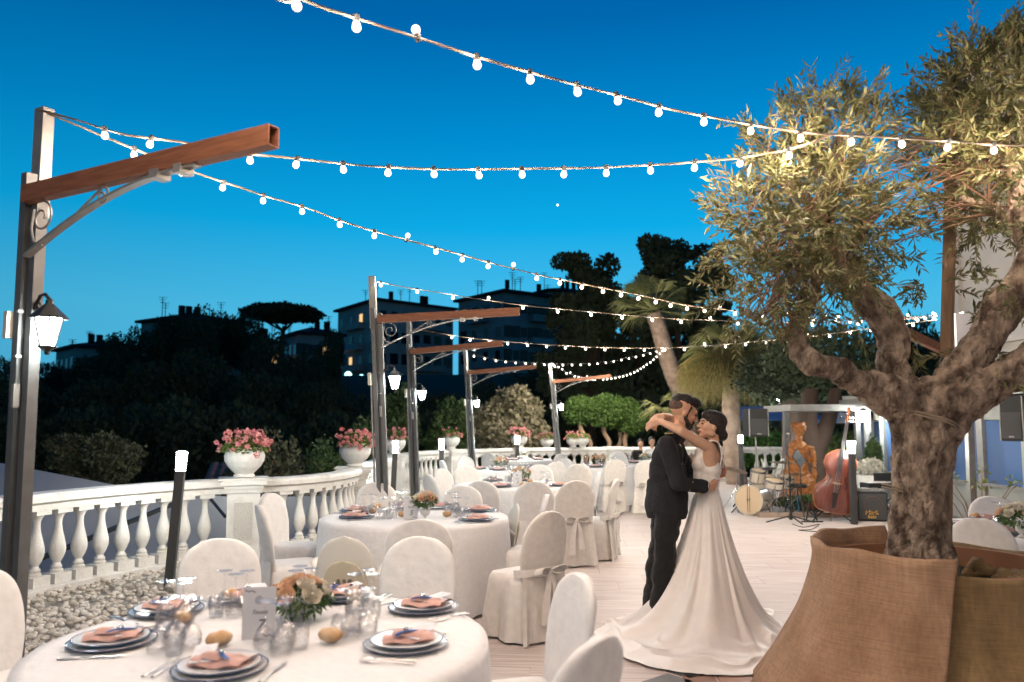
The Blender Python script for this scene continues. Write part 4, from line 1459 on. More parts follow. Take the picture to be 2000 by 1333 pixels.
centrepiece((TG_[0], TG_[1], TZ + 0.001), 'green and peach centrepiece on the fifth table', 7, 0.12, 0.11, True, 1.0, True)
p = gz(1995, 1045); centrepiece((p.x, p.y, TZ + 0.001), 'cream and peach rose centrepiece on the right-edge table', 8, 0.14, 0.13, True, 1.0)
# ---------------------------------------------------------------- the dancing couple
YC = 6.25
def W(px, py, dy=0.0):
    return P(px, py, YC + dy)
M_skin = mat('skin_tone', (0.56, 0.31, 0.20), 0.5, sss=0.15, var=0.05, vscale=20)
M_skin2 = mat('skin_tone_bride', (0.62, 0.37, 0.25), 0.48, sss=0.15, var=0.04, vscale=20)
M_suit = mat('charcoal_wool', (0.011, 0.011, 0.014), 0.9, var=0.25, vscale=60)
M_trou = mat('black_wool', (0.007, 0.007, 0.008), 0.9, sheen=0.1)
M_hair = mat('dark_hair', (0.016, 0.010, 0.008), 0.55, bump=0.6, bscale=120)
M_shirt = mat('white_shirt', (0.75, 0.73, 0.70), 0.8)
M_gold = mat('gold_trim', (0.75, 0.48, 0.16), 0.3, metal=0.9)
M_satin = mat('ivory_satin', (0.85, 0.79, 0.74), 0.40, var=0.02, vscale=12, sheen=0.2, spec=0.45, bump=1.3, bscale=5)

def frame(fx, up):
    """rotation matrix whose columns are forward, left, up"""
    f = Vector(fx).normalized()
    u = Vector(up)
    l = u.cross(f).normalized()
    u = f.cross(l)
    return Matrix((f, l, u)).transposed()

def head_prims(mb, c, M, s=1.0, female=False):
    c = Vector(c)
    def E(p, r, tilt=None):
        mm = M if tilt is None else M @ tilt
        mb.ell(c + M @ (Vector(p) * s), tuple(x * s for x in r), mm, nu=18, nv=12)
    def C(p, q, a, b):
        mb.cap(c + M @ (Vector(p) * s), c + M @ (Vector(q) * s), a * s, b * s, n=10)
    E((-0.018, 0, 0.035), (0.095, 0.074, 0.085))
    E((0.012, 0, 0.0), (0.076, 0.064, 0.095))
    E((0.028, 0, -0.045), (0.056, 0.052, 0.058))
    E((0.062, 0, -0.092), (0.022, 0.026, 0.018))
    E((0.074, 0, 0.030), (0.018, 0.050, 0.016))        # brow
    C((0.088, 0, 0.018), (0.108, 0, -0.020), 0.008, 0.0105)   # nose
    E((0.098, 0, -0.026), (0.013, 0.017, 0.010))
    E((0.082, 0, -0.050), (0.013, 0.024, 0.0065))      # lips
    E((0.080, 0, -0.062), (0.012, 0.021, 0.0075))
    for sy in (-1, 1):
        E((0.055, sy * 0.036, -0.018), (0.026, 0.022, 0.026))   # cheeks
        E((-0.008, sy * 0.070, -0.010), (0.017, 0.008, 0.029), Matrix.Rotation(0.25, 3, 'Y'))
        E((0.000, sy * 0.052, -0.062), (0.036, 0.014, 0.022))   # jaw angle
    if not female:
        E((0.055, 0, -0.085), (0.030, 0.038, 0.020))

def finger(mb, pts, r0, r1):
    pts = [Vector(p) for p in pts]
    n = len(pts) - 1
    for i in range(n):
        a = r0 + (r1 - r0) * i / n
        b = r0 + (r1 - r0) * (i + 1) / n
        mb.cap(pts[i], pts[i + 1], a, b, n=8)

def hand(mb, wrist, d, side, bend, ln=0.185, s=1.0, curl=0.5, wr=0.024):
    """d: direction of the palm, side: towards the thumb, bend: direction the fingers curl to"""
    w = Vector(wrist); d = Vector(d).normalized(); side = Vector(side).normalized(); bend = Vector(bend).normalized()
    palm = 0.095 * s
    for k in range(4):
        o = side * (0.030 - 0.020 * k) * s
        mb.cap(w + o * 0.5 + d * 0.012, w + o + d * palm, 0.015 * s, 0.0115 * s, n=8)
    lens = [0.070, 0.078, 0.072, 0.056]
    for k in range(4):
        o = side * (0.032 - 0.0205 * k) * s
        L = lens[k] * s
        b = w + o + d * palm
        spread_ = side * (0.10 - 0.07 * k)
        d1 = (d + bend * curl * (0.45 + 0.12 * k) + spread_).normalized()
        d2 = (d + bend * curl * (1.1 + 0.15 * k) + spread_ * 0.5).normalized()
        d3 = (d + bend * curl * (1.8 + 0.2 * k)).normalized()
        finger(mb, [b, b + d1 * L * 0.42, b + d1 * L * 0.42 + d2 * L * 0.32, b + d1 * L * 0.42 + d2 * L * 0.32 + d3 * L * 0.28], 0.0088 * s, 0.0066 * s)
    t0 = w + side * 0.020 * s + d * 0.022 * s
    d1 = (side * 0.8 + d * 0.8 + bend * 0.3).normalized()
    finger(mb, [t0, t0 + d1 * 0.042 * s, t0 + d1 * 0.042 * s + (d + side * 0.2 + bend * 0.3).normalized() * 0.03 * s, t0 + d1 * 0.042 * s + (d + side * 0.2 + bend * 0.3).normalized() * 0.055 * s], 0.011 * s, 0.0075 * s)

# ---- groom
g_head = W(1335, 806, 0.02)
MG = frame((0.93, 0.10, -0.36), (0.36, 0, 0.93))
mb = MB()
head_prims(mb, g_head, MG, 1.14)
neck0, neck1 = W(1322, 850, 0.03), W(1334, 822, 0.02)
mb.cap(neck0, neck1, 0.066, 0.060)
sh_n, sh_f = W(1302, 868, -0.185), W(1318, 866, 0.20)
el_n, wr_n = W(1326, 944, -0.255), W(1378, 951, -0.20)
el_f, wr_f = W(1352, 930, 0.25), W(1392, 925, 0.10)
mb.ell(W(1310, 890), (0.10, 0.17, 0.15)); mb.ell(W(1304, 950), (0.10, 0.14, 0.15)); mb.ell(W(1303, 985), (0.11, 0.15, 0.10))
mb.cap(sh_n, el_n, 0.045, 0.038); mb.cap(el_n, wr_n, 0.037, 0.027)
mb.cap(sh_f, el_f, 0.045, 0.038); mb.cap(el_f, wr_f, 0.037, 0.027)
hand(mb, W(1382, 952, -0.195), (0.75, 0.55, 0.08), (0.25, 0.0, 1), (-0.2, 1, 0), curl=0.75, s=1.0)
hand(mb, W(1392, 928, 0.10), (0.6, -0.7, 0.2), (0, 0, 1), (-0.6, -0.5, 0), curl=0.4, s=1.0)
hip_n, hip_f = W(1303, 1000, -0.09), W(1300, 1000, 0.09)
kn_n, kn_f = W(1297, 1100, -0.09), W(1282, 1100, 0.10)
an_n, an_f = W(1288, 1195, -0.09), W(1270, 1188, 0.10)
mb.cap(hip_n, kn_n, 0.075, 0.05); mb.cap(kn_n, an_n, 0.05, 0.035); mb.cap(hip_f, kn_f, 0.075, 0.05); mb.cap(kn_f, an_f, 0.05, 0.035)
groom = thing('person', 'man in a charcoal jacket and black trousers, bending his head to the woman in white', 'person', (W(1290, 1214).x, YC, 0), 0, 'dancing couple')
gl = -groom.location
def gp(name, me, m, **k):
    return obj(name, me, m, groom, gl, **k)
gp('body', remesh(mb, 'body', 0.0055, 5), M_skin)
# eyes and brow
for sy in (-1, 1):
    e = MB().ell(g_head + MG @ (Vector((0.083, sy * 0.028, 0.008)) * 1.14), (0.011, 0.013, 0.006), MG)
    gp('eye', e, M_hair)
e = MB()
for sy in (-1, 1):
    e.cap(g_head + MG @ (Vector((0.091, sy * 0.016, 0.033)) * 1.14), g_head + MG @ (Vector((0.080, sy * 0.046, 0.036)) * 1.14), 0.0055, 0.004, n=6)
gp('eyebrow', e, M_hair)
# hair (short on top, faded sides) and beard
mb = MB()
def HG(p): return g_head + MG @ (Vector(p) * 1.14)
mb.ell(HG((-0.008, 0, 0.074)), (0.102, 0.080, 0.066), MG, nu=20, nv=14)
mb.ell(HG((0.048, 0, 0.092)), (0.058, 0.058, 0.044), MG, nu=16, nv=12)
mb.ell(HG((0.082, 0, 0.090)), (0.028, 0.046, 0.024), MG, nu=16, nv=12)
mb.ell(HG((-0.066, 0, 0.066)), (0.058, 0.066, 0.060), MG, nu=16, nv=12)
gp('hair', displace(remesh(mb, 'hair', 0.005, 3), 0.005, 60, 3), M_hair)
M_fade = mat('cropped_hair', (0.05, 0.030, 0.022), 0.8, color2=(0.13, 0.075, 0.052), vscale=90)
mb = MB()
mb.ell(HG((-0.034, 0, 0.034)), (0.0990, 0.0815, 0.074), MG, nu=20, nv=14)
for sy in (-1, 1):
    mb.cap(HG((0.022, sy * 0.062, 0.045)), HG((0.014, sy * 0.066, 0.005)), 0.014, 0.009, n=8)
gp('cropped_sides', remesh(mb, 'cropped_sides', 0.005, 2), M_fade)
mb = MB()
mb.ell(HG((0.052, 0, -0.088)), (0.050, 0.047, 0.034), MG, nu=16, nv=12)
mb.ell(HG((0.082, 0, -0.079)), (0.020, 0.030, 0.018), MG)
mb.ell(HG((0.090, 0, -0.040)), (0.012, 0.028, 0.0065), MG)
for sy in (-1, 1):
    mb.cap(HG((0.050, sy * 0.042, -0.078)), HG((0.012, sy * 0.058, -0.045)), 0.026, 0.018, n=10)
    mb.cap(HG((0.012, sy * 0.058, -0.045)), HG((0.010, sy * 0.064, 0.0)), 0.016, 0.010, n=10)
    mb.cap(HG((0.088, sy * 0.020, -0.048)), HG((0.078, sy * 0.030, -0.072)), 0.009, 0.010, n=8)
gp('beard', displace(remesh(mb, 'beard', 0.005, 2), 0.005, 60, 1), M_hair)
# jacket
mb = MB()
def jell(px, py, dy, r): mb.ell(W(px, py, dy), r, nu=24, nv=14)
mb.cap(W(1300, 872, -0.165), W(1316, 868, 0.18), 0.074, 0.070)
mb.cap(W(1312, 858, -0.09), W(1324, 856, 0.11), 0.066, 0.062)
jell(1305, 892, -0.10, (0.125, 0.10, 0.13)); jell(1312, 890, 0.10, (0.125, 0.10, 0.13))
jell(1302, 925, -0.05, (0.140, 0.13, 0.17)); jell(1305, 925, 0.05, (0.14, 0.13, 0.17))
jell(1301, 965, -0.04, (0.142, 0.13, 0.16)); jell(1302, 965, 0.05, (0.14, 0.13, 0.16))
# tails of the jacket down to the hem
n0 = len(mb.v)
mb.lathe([(0.9, 0), (1.0, 0.06), (0.98, 0.16), (0.9, 0.30), (0.5, 0.36)], 28, c=W(1303, 1012), M=Matrix.Diagonal((0.165, 0.205, 1)))
mb.cap(sh_n, el_n, 0.070, 0.060); mb.cap(el_n, W(1372, 951, -0.20), 0.060, 0.050)
mb.cap(sh_f, el_f, 0.068, 0.056); mb.cap(el_f, W(1388, 928, 0.12), 0.056, 0.046)
mb.cap(W(1322, 849, 0.03), W(1326, 845, 0.03), 0.078, 0.074)
me = remesh(mb, 'jacket', 0.007, 6)
displace(me, 0.016, 5.5, 4, (1.5, 1, 0.9)); displace(me, 0.0015, 22, 9)
gp('jacket', me, M_suit)
gp('shirt_cuff', MB().tube([W(1371, 951, -0.20), W(1381, 952, -0.196)], [0.047, 0.043], 16), M_shirt)
gp('shirt_collar', MB().tube([W(1325, 842, 0.03), W(1328, 836, 0.028)], [0.073, 0.070], 18), M_shirt)
a, b = W(1354, 940, -0.262), W(1347, 959, -0.262)
gp('cuff_stripe', MB().tube([a, a.lerp(b, .5) + Vector((0, -0.004, 0)), b], 0.0045, 6), M_gold)
for k in range(3):
    gp('cuff_button', MB().ell(W(1363 + 3.4 * k, 963.5 + 0.8 * k, -0.245), 0.0065, nu=8, nv=6), M_gold)
gp('epaulette', MB().bar(W(1302, 847, -0.15), W(1318, 846, -0.09), 0.045, 0.008), M_gold, smooth=False)
# trousers
mb = MB()
mb.ell(W(1303, 990), (0.145, 0.18, 0.12), nu=20, nv=12)
mb.cap(hip_n, kn_n, 0.105, 0.083); mb.cap(kn_n, W(1289, 1196, -0.09), 0.083, 0.082)
mb.cap(hip_f, kn_f, 0.10, 0.080); mb.cap(kn_f, W(1272, 1190, 0.10), 0.080, 0.080)
me = remesh(mb, 'trousers', 0.008, 5)
displace(me, 0.018, 4.5, 12, (1, 1, 1.6)); displace(me, 0.002, 14, 2, (1, 1, 2))
gp('trousers', me, M_trou)
for nm, (px, dy) in (('shoe', (1292, -0.09)), ('shoe', (1276, 0.10))):
    mb = MB(); c = W(px, 1211, dy); c.z = 0.045
    mb.cap(c + Vector((-0.05, 0, 0)), c + Vector((0.13, 0, -0.012)), 0.045, 0.033)
    me = remesh(mb, 'shoe', 0.006, 3)
    for v in me.vertices: v.co.z = max(0.004, v.co.z)
    gp('shoe', me, M_black)

# ---- bride
b_head = W(1388, 833, -0.02)
MBR = frame((-0.95, -0.10, 0.20), (0.20, 0, 0.97))
mb = MB()
head_prims(mb, b_head, MBR, 0.98, True)
mb.cap(W(1392, 868, 0.0), W(1396, 842, -0.01), 0.050, 0.047)
b_sn, b_sf = W(1384, 874, -0.155), W(1376, 876, 0.17)
mb.cap(W(1386, 876, -0.13), W(1388, 874, 0.14), 0.050, 0.048)
mb.cap(b_sn, W(1386, 905, -0.10), 0.045, 0.06)
mb.ell(W(1384, 893), (0.095, 0.145, 0.11), nu=18, nv=12)
mb.ell(W(1380, 925), (0.09, 0.13, 0.12), nu=18, nv=12)
mb.ell(W(1380, 955), (0.085, 0.12, 0.09), nu=18, nv=12)
mb.ell(W(1381, 985), (0.08, 0.11, 0.12), nu=18, nv=12)
for dy in (-0.07, 0.07):
    mb.ell(W(1364, 904, dy), (0.055, 0.055, 0.055))
    mb.cap(W(1383, 1000, dy), W(1378, 1100, dy), 0.08, 0.05); mb.cap(W(1378, 1100, dy), W(1380, 1200, dy), 0.05, 0.03)
# arms round his neck
e_n, w_n = W(1329, 842, -0.235), W(1291, 824, -0.14)
e_f, w_f = W(1335, 838, 0.16), W(1296, 812, 0.02)
mb.cap(b_sn, e_n, 0.046, 0.037); mb.cap(e_n, w_n, 0.037, 0.0245)
mb.cap(b_sf, e_f, 0.043, 0.035); mb.cap(e_f, W(1308, 815, 0.12), 0.035, 0.030); mb.cap(W(1308, 815, 0.12), w_f, 0.030, 0.024)
hand(mb, w_n, (-0.85, 0.35, -0.25), (0.1, -0.2, 1), (0.3, 0.5, -0.7), curl=0.5, s=0.86)
hand(mb, w_f, (-0.75, -0.28, -0.50), (-0.5, 0.3, 0.8), (0.45, 0.0, -1.0), curl=0.75, s=0.98)
bride = thing('person', 'woman in a sleeveless ivory gown with a long train, arms round the man\'s neck', 'person', (W(1385, 1200).x, YC, 0), 0, 'dancing couple')
blc = -bride.location
def bp_(name, me, m, **k):
    return obj(name, me, m, bride, blc, **k)
bp_('body', remesh(mb, 'body', 0.0055, 5), M_skin2)
def HB(p): return b_head + MBR @ (Vector(p) * 0.98)
for sy in (-1, 1):
    bp_('eye', MB().ell(HB((0.082, sy * 0.028, 0.006)), (0.010, 0.013, 0.0045), MBR), M_hair)
e = MB()
for sy in (-1, 1):
    e.cap(HB((0.090, sy * 0.016, 0.030)), HB((0.078, sy * 0.046, 0.033)), 0.0035, 0.003, n=6)
bp_('eyebrow', e, M_hair)
bp_('lips', MB().ell(HB((0.086, 0, -0.0555)), (0.012, 0.024, 0.0075), MBR), mat('rose_lips', (0.45, 0.12, 0.10), 0.4))
mb = MB()
mb.ell(HB((-0.028, 0, 0.052)), (0.102, 0.082, 0.082), MBR, nu=22, nv=14)
mb.ell(HB((0.018, 0, 0.082)), (0.070, 0.068, 0.050), MBR, nu=20, nv=12)
mb.ell(HB((-0.062, 0, 0.0)), (0.062, 0.070, 0.070), MBR, nu=20, nv=12)
for sy in (-1, 1):
    mb.cap(HB((0.02, sy * 0.060, 0.045)), HB((-0.035, sy * 0.066, 0.022)), 0.022, 0.024, n=10)
mb.ell(HB((-0.105, 0, -0.052)), (0.050, 0.052, 0.050), MBR, nu=20, nv=12)
bp_('hair_bun', displace(remesh(mb, 'hair_bun', 0.005, 3), 0.003, 70, 3, (1, 1, 0.3)), M_hair)
mb = MB()
for k in range(6):
    a = k * PI / 3
    c = HB((-0.118, -0.052, -0.002))
    mb.add([c, c + Vector((0.012 * math.cos(a), -0.004, 0.012 * math.sin(a))), c + Vector((0.03 * math.cos(a + .3), -0.008, 0.03 * math.sin(a + .3))), c + Vector((0.012 * math.cos(a + .6), -0.004, 0.012 * math.sin(a + .6)))], [(0, 1, 2, 3)])
bp_('hair_flower', mb, M_paper, smooth=False)
bp_('earring', MB().ell(HB((0.0, -0.078, -0.050)), 0.008, nu=8, nv=6), M_chrome)
# bodice
mb = MB()
mb.ell(W(1382, 915), (0.108, 0.158, 0.115), nu=24, nv=14)
mb.ell(W(1380, 935), (0.102, 0.145, 0.12), nu=24, nv=14)
mb.ell(W(1380, 958), (0.094, 0.130, 0.09), nu=24, nv=14)
for dy in (-0.07, 0.07):
    mb.ell(W(1366, 906, dy), (0.062, 0.070, 0.075), nu=18, nv=12)
    mb.ell(W(1371, 888, dy * .9), (0.062, 0.065, 0.070), nu=18, nv=12)
    mb.ell(W(1372, 925, dy * .8), (0.075, 0.062, 0.09), nu=18, nv=12)
mb.cap(W(1388, 905, 0), W(1400, 880, 0), 0.085, 0.05)
me = remesh(mb, 'bodice', 0.006, 14)
displace(me, 0.003, 12, 5, (0.5, 0.5, 2))
bp_('bodice', me, M_satin)
# shoulder straps wrapping over each shoulder and square back panel
for sgn in (-1, 1):
    mb = MB()
    ribbon(mb, [W(1366, 893, sgn * 0.075), W(1378, 868, sgn * 0.085), W(1392, 861, sgn * 0.09), W(1404, 868, sgn * 0.09), W(1408, 890, sgn * 0.085), W(1406, 912, sgn * 0.08)], lambda q: 0.07 + 0.03 * math.sin(q * PI), (0.15, 1, 0.0), 0.004)
    bp_('shoulder_strap', mb, M_satin)
mb = MB()
mb.grid(10, 14, lambda u, v: W(1402 + 10 * math.sin(v * 2.2) + 3 * math.sin(u * 12) * v, 872 + 42 * v, -0.10 + 0.2 * u))
mb.grid(10, 14, lambda u, v: W(1400 + 10 * math.sin(v * 2.2) + 3 * math.sin(u * 12) * v, 872 + 42 * v, 0.10 - 0.2 * u))
bp_('back_panel', mb, M_satin)
bp_('sash_band', MB().lathe([(1.0, -0.02), (1.03, 0), (1.0, 0.02)], 32, c=W(1380, 961), M=Matrix.Diagonal((0.096, 0.133, 1)), cap=False), M_satin)

# gown skirt and train: radial sheet, each direction with its own length on the floor
floor_px = [(1157, 1216), (1162, 1243), (1185, 1270), (1225, 1290), (1275, 1306), (1335, 1317), (1400, 1321), (1465, 1321), (1500, 1300), (1525, 1262), (1531, 1228), (1500, 1190)]
cx, cyy = W(1380, 961).x, YC
contour = []
for px, py in floor_px:
    q = G(px, py, 0.01)
    d = Vector((q.x - cx, q.y - cyy, 0))
    contour.append((math.atan2(d.y, d.x), d.length))
contour += [(R(20), 0.62), (R(60), 0.50), (R(100), 0.50), (R(140), 0.48), (R(164), 0.46), (R(174), 0.80)]
contour = sorted(((a % (2 * PI)), r) for a, r in contour)
def Rfloor(a):
    a %= 2 * PI
    n = len(contour)
    for i in range(n):
        a0, r0 = contour[i]
        a1, r1 = contour[(i + 1) % n]
        if i == n - 1:
            a1 += 2 * PI
        aa = a if a >= a0 else a + 2 * PI
        if a0 <= aa <= a1:
            t = (aa - a0) / (a1 - a0)
            t = t * t * (3 - 2 * t)
            return r0 + (r1 - r0) * t
    return contour[0][1]
NU, NV = 420, 120
zw = W(1380, 962).z
FOLDS = [(192, .05, .22, .45), (222, .075, .20, .55), (246, .035, .10, .45), (262, .055, .20, .30), (287, .03, .08, .2), (301, .07, .20, -.05), (324, .035, .09, -.15), (340, .065, .20, -.1), (5, .05, .08, 0), (25, .06, .1, .1), (50, .05, .1, 0), (80, .05, .1, 0), (110, .05, .1, .1), (140, .05, .1, 0), (165, .05, .09, .1)]
def gown(u, v, off=0.0):
    a = 2 * PI * u
    Rm = (Rfloor(a - 0.05) + Rfloor(a - 0.02) + Rfloor(a + 0.02) + Rfloor(a + 0.05)) / 4
    wa = 1 / math.sqrt((math.cos(a) / 0.094) ** 2 + (math.sin(a) / 0.130) ** 2)
    r = wa + (Rm - wa) * v ** 1.05
    fall = min(Rm * 0.97, 0.56 + 0.40 * min(1, max(0, (Rm - 0.5) / 0.8)))
    s = (r - wa) / max(0.05, fall - wa)
    prof = max(0.0, 1 - s)
    z = zw * (0.55 * prof ** 1.55 + 0.45 * prof ** 3.2) if s < 1 else 0.0
    g = min(1, s)
    fo = 0.0
    ad = math.degrees(a)
    for (fa, amp_, wd, sweep) in FOLDS:
        c = fa - math.degrees(sweep) * v * 0.8
        dd = ((ad - c + 180) % 360 - 180)
        w2 = math.degrees(wd) * (0.5 + 0.9 * g)
        x = abs(dd) / w2
        if x < 1.6:
            fo += amp_ * (math.exp(-2.6 * x * x) - 0.35 * math.exp(-6 * (x - 1.05) ** 2))
    fo -= 0.015
    q = Vector((r * math.cos(a) * 1.7, r * math.sin(a) * 1.7, z))
    amp = g ** 0.75 * (0.35 + 0.65 * min(1, Rm / 0.8))
    lie = 0.0
    if s > 0.7:
        k = min(1, (s - 0.7) / 0.35)
        n1 = noise.noise(q * 1.6 + Vector((4, 2, 0)))
        n2 = 1 - abs(noise.noise(q * 2.3 + Vector((1, 7, 3)))) * 3.2
        lie = k * (0.045 * max(0, n1) + 0.035 * max(0, n2) ** 2 + 0.008 * noise.noise(q * 7)) + k * max(0, fo) * 0.55 * (1 - 0.5 * min(1, max(0, s - 1)))
        lie *= max(0.04, min(1, (1 - v) * 6))
    side = amp * fo * (prof ** 0.2 if s < 1 else 0.0)
    rr = r + side * 1.0
    rr += (0.02 * noise.noise(Vector((math.cos(a) * 4, math.sin(a) * 4, 2))) * v)
    zz = z + 0.018 + lie + amp * fo * 0.35 * prof ** 0.3 + 0.006 * noise.noise(q * 5) * g
    zz = max(0.008 + 0.012 * (1 - v), zz)
    return (cx + rr * math.cos(a), cyy + rr * math.sin(a), zz)
mb = MB()
mb.grid(NU, NV, gown, closeu=True)
me = mb.mesh('gown_skirt', True)
bp_('gown_skirt', me, M_satin)
# ---------------------------------------------------------------- olive tree in a burlap-wrapped pot
OX, OY = 2.42, 4.45
pot = thing('planter_pot', 'huge tree pot wrapped in brown burlap at the bottom right', 'plant pot', (OX, OY, 0))
mb = MB(); mb.lathe([(0.50, 0.0), (0.56, 0.1), (0.60, 0.7), (0.60, 0.84), (0.56, 0.84), (0.55, 0.70), (0.001, 0.70)], 48)
obj('tub', mb, mat('terracotta', (0.28, 0.13, 0.07), 0.9), pot)
obj('soil', MB().grid(20, 8, lambda u, v: (0.55 * v * math.cos(2 * PI * u), 0.55 * v * math.sin(2 * PI * u), 0.715 + 0.04 * noise.noise(Vector((u * 9, v * 4, 1)))), closeu=True), M_soil, pot)
def wrap(a0, a1, zt, m, name, r0, flare, seed, nfold=9, edge=0.0, closed=False, famp=0.02):
    mb = MB()
    NA, NZ = 150, 46
    def f(u, v):
        a = R(a0 + (a1 - a0) * u)
        if v < 0.16:           # rolled over the rim to the inside
            k = v / 0.16
            r = r0 - 0.07 + 0.02 * k + 0.012 * math.sin(13 * a + seed)
            z = zt - 0.13 * (1 - k) + 0.008 * math.sin(9 * a)
            r += 0.05 * k * k
            return (r * math.cos(a), r * math.sin(a), z + 0.012 * math.sin(PI * k))
        k = (v - 0.16) / 0.84
        a2 = a + R(edge) * k * u
        z = zt * (1 - k) + 0.012 * k + 0.010 * math.sin(7 * a + seed) * (1 - k)
        fo = math.sin(nfold * a + seed) + 0.5 * math.sin(2.3 * nfold * a + 2 * seed)
        r = r0 + 0.008 * math.sin(PI * min(1, k * 12)) + flare * k ** 1.75 + famp * fo * k ** 0.7 + 0.012 * noise.noise(Vector((a * 5, k * 4, seed)))
        return (r * math.cos(a2), r * math.sin(a2), z)
    mb.grid(NA, NZ, f, closeu=closed)
    o = obj(name, mb.mesh(name, True), m, pot)
    md = o.modifiers.new('th', 'SOLIDIFY'); md.thickness = 0.012; md.offset = 1
    return o
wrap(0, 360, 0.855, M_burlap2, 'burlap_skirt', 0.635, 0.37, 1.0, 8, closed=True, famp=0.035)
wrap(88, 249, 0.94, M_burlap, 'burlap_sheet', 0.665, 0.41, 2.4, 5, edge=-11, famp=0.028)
mb = MB()
for k in range(7):
    a = rnd.uniform(-1.0, 0.6); rr = rnd.uniform(0.36, 0.5)
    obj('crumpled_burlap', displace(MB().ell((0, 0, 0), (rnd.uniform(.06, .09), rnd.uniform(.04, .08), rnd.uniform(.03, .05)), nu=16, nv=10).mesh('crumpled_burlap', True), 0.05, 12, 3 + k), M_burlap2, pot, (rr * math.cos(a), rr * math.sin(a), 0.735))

def O(px, py, dy=0): return P(px, py, OY + dy)
LIMBS = [
    [(1798, 1130, 0, .19), (1795, 1060, 0, .165), (1795, 960, 0, .150), (1806, 880, 0, .150), (1810, 825, 0, .170), (1812, 795, 0, .16)],
    [(1802, 850, 0, .13), (1775, 800, 0, .12), (1735, 772, -.03, .105), (1690, 752, -.05, .075), (1640, 728, -.1, .056), (1590, 710, -.12, .050), (1560, 690, -.1, .046), (1556, 650, -.08, .042), (1572, 600, -.03, .036), (1598, 545, 0, .030), (1600, 470, .05, .022), (1575, 400, .05, .014)],
    [(1800, 830, .02, .12), (1765, 765, .04, .10), (1742, 715, .06, .086), (1745, 660, .08, .082), (1722, 610, .1, .078), (1680, 575, .12, .066), (1640, 535, .12, .058), (1618, 470, .1, .050), (1612, 400, .08, .042), (1625, 330, .05, .030), (1640, 270, .05, .016)],
    [(1815, 840, .02, .13), (1850, 765, .0, .115), (1890, 710, -.05, .095), (1930, 655, -.08, .085), (1958, 600, -.1, .080), (1990, 555, -.12, .068), (2015, 490, -.15, .056), (1990, 410, -.1, .045), (1975, 330, -.05, .035), (1960, 240, 0, .02)],
    [(1820, 850, -.05, .12), (1870, 795, -.1, .105), (1930, 755, -.15, .095), (2000, 715, -.2, .085), (2080, 660, -.25, .07)],
    [(1625, 520, .1, .034), (1690, 440, .15, .026), (1740, 380, .2, .018)], [(1612, 420, .1, .03), (1540, 360, 0, .02), (1500, 300, 0, .012)],
    [(1598, 545, 0, .026), (1530, 500, -.1, .018), (1470, 450, -.12, .010)], [(1975, 330, -.05, .03), (1900, 290, 0, .02), (1820, 260, 0, .012)], [(1990, 430, -.1, .03), (1920, 400, -.05, .02), (1850, 380, 0, .012)],
    [(1560, 670, -.08, .02), (1500, 640, -.12, .012), (1440, 600, -.15, .007)],
]
mb = MB()
tree_pts = []
for limb in LIMBS:
    pts = [O(a, b, d) for a, b, d, r in limb]
    rs = [r for *_, r in limb]
    for i in range(len(pts) - 1):
        mb.cap(pts[i], pts[i + 1], rs[i], rs[i + 1], n=12)
        if rs[i] < 0.05: tree_pts.append((pts[i], pts[i + 1]))
# root flare
for k in range(6):
    a = k * PI / 3
    mb.cap(O(1796, 1080), O(1796, 1135) + Vector((0.12 * math.cos(a), 0.12 * math.sin(a), 0)), 0.09, 0.07, n=10)
olive = thing('olive_tree', 'old olive tree with twisted forked trunk growing from the burlap pot', 'tree', (OX, OY, 0.7))
ol = -olive.location
me = remesh(mb, 'trunk', 0.0085, 5)
displace(me, 0.030, 7.5, 5, (1, 1, 0.6))
me.update()
_nr = [v.normal.copy() for v in me.vertices]
for v, nn in zip(me.vertices, _nr):
    q_ = Vector((v.co.x * 24, v.co.y * 24, v.co.z * 8))
    q_ += Vector((noise.noise(v.co * 9), noise.noise(v.co * 9 + Vector((5, 5, 5))), 0)) * 1.2
    v.co += nn * (0.012 - 0.030 * max(0.0, 0.5 - abs(noise.noise(q_)) * 3.0))
me.update()
obj('trunk', me, M_bark, olive, ol)

CROWN = [  # px, py, rx, ry (pixels), depth offset, depth radius, number of sprigs, upward bias
    (1600, 430, 150, 140, 0.0, .42, 520, .3), (1500, 440, 110, 130, -.05, .35, 260, .2), (1640, 270, 120, 80, .05, .32, 240, .9), (1560, 300, 110, 90, 0, .3, 160, .7), (1480, 580, 80, 80, -.1, .25, 110, -.2), (1695, 440, 80, 90, .1, .3, 90, 0),
    (1600, 560, 130, 60, -.1, .3, 110, -.4), (1960, 190, 130, 110, -.1, .5, 420, .7), (1900, 270, 95, 100, 0, .4, 240, .4), (2000, 330, 110, 150, -.1, .5, 330, .2), (1830, 330, 80, 70, 0, .3, 70, .5), (1790, 420, 70, 80, .1, .3, 26, 0), (1910, 430, 90, 80, 0, .4, 55, -.3),
    (1960, 120, 100, 60, -.1, .4, 150, 1.0), (1880, 190, 60, 70, 0, .3, 60, 1.0), (1960, 560, 70, 50, -.1, .3, 26, -.5), (1820, 560, 60, 60, .2, .2, 20, -.4), (1930, 690, 50, 30, -.1, .2, 12, -.3)]
lv = MB(); tw = MB()
rg = random.Random(77)
def leaf(p, d, n, L, w):
    s = d.cross(n).normalized()
    b = n * (0.10 * L)
    lv.add([p, p + d * L * 0.45 + s * w + b, p + d * L, p + d * L * 0.45 - s * w + b], [(0, 1, 2), (0, 2, 3)])
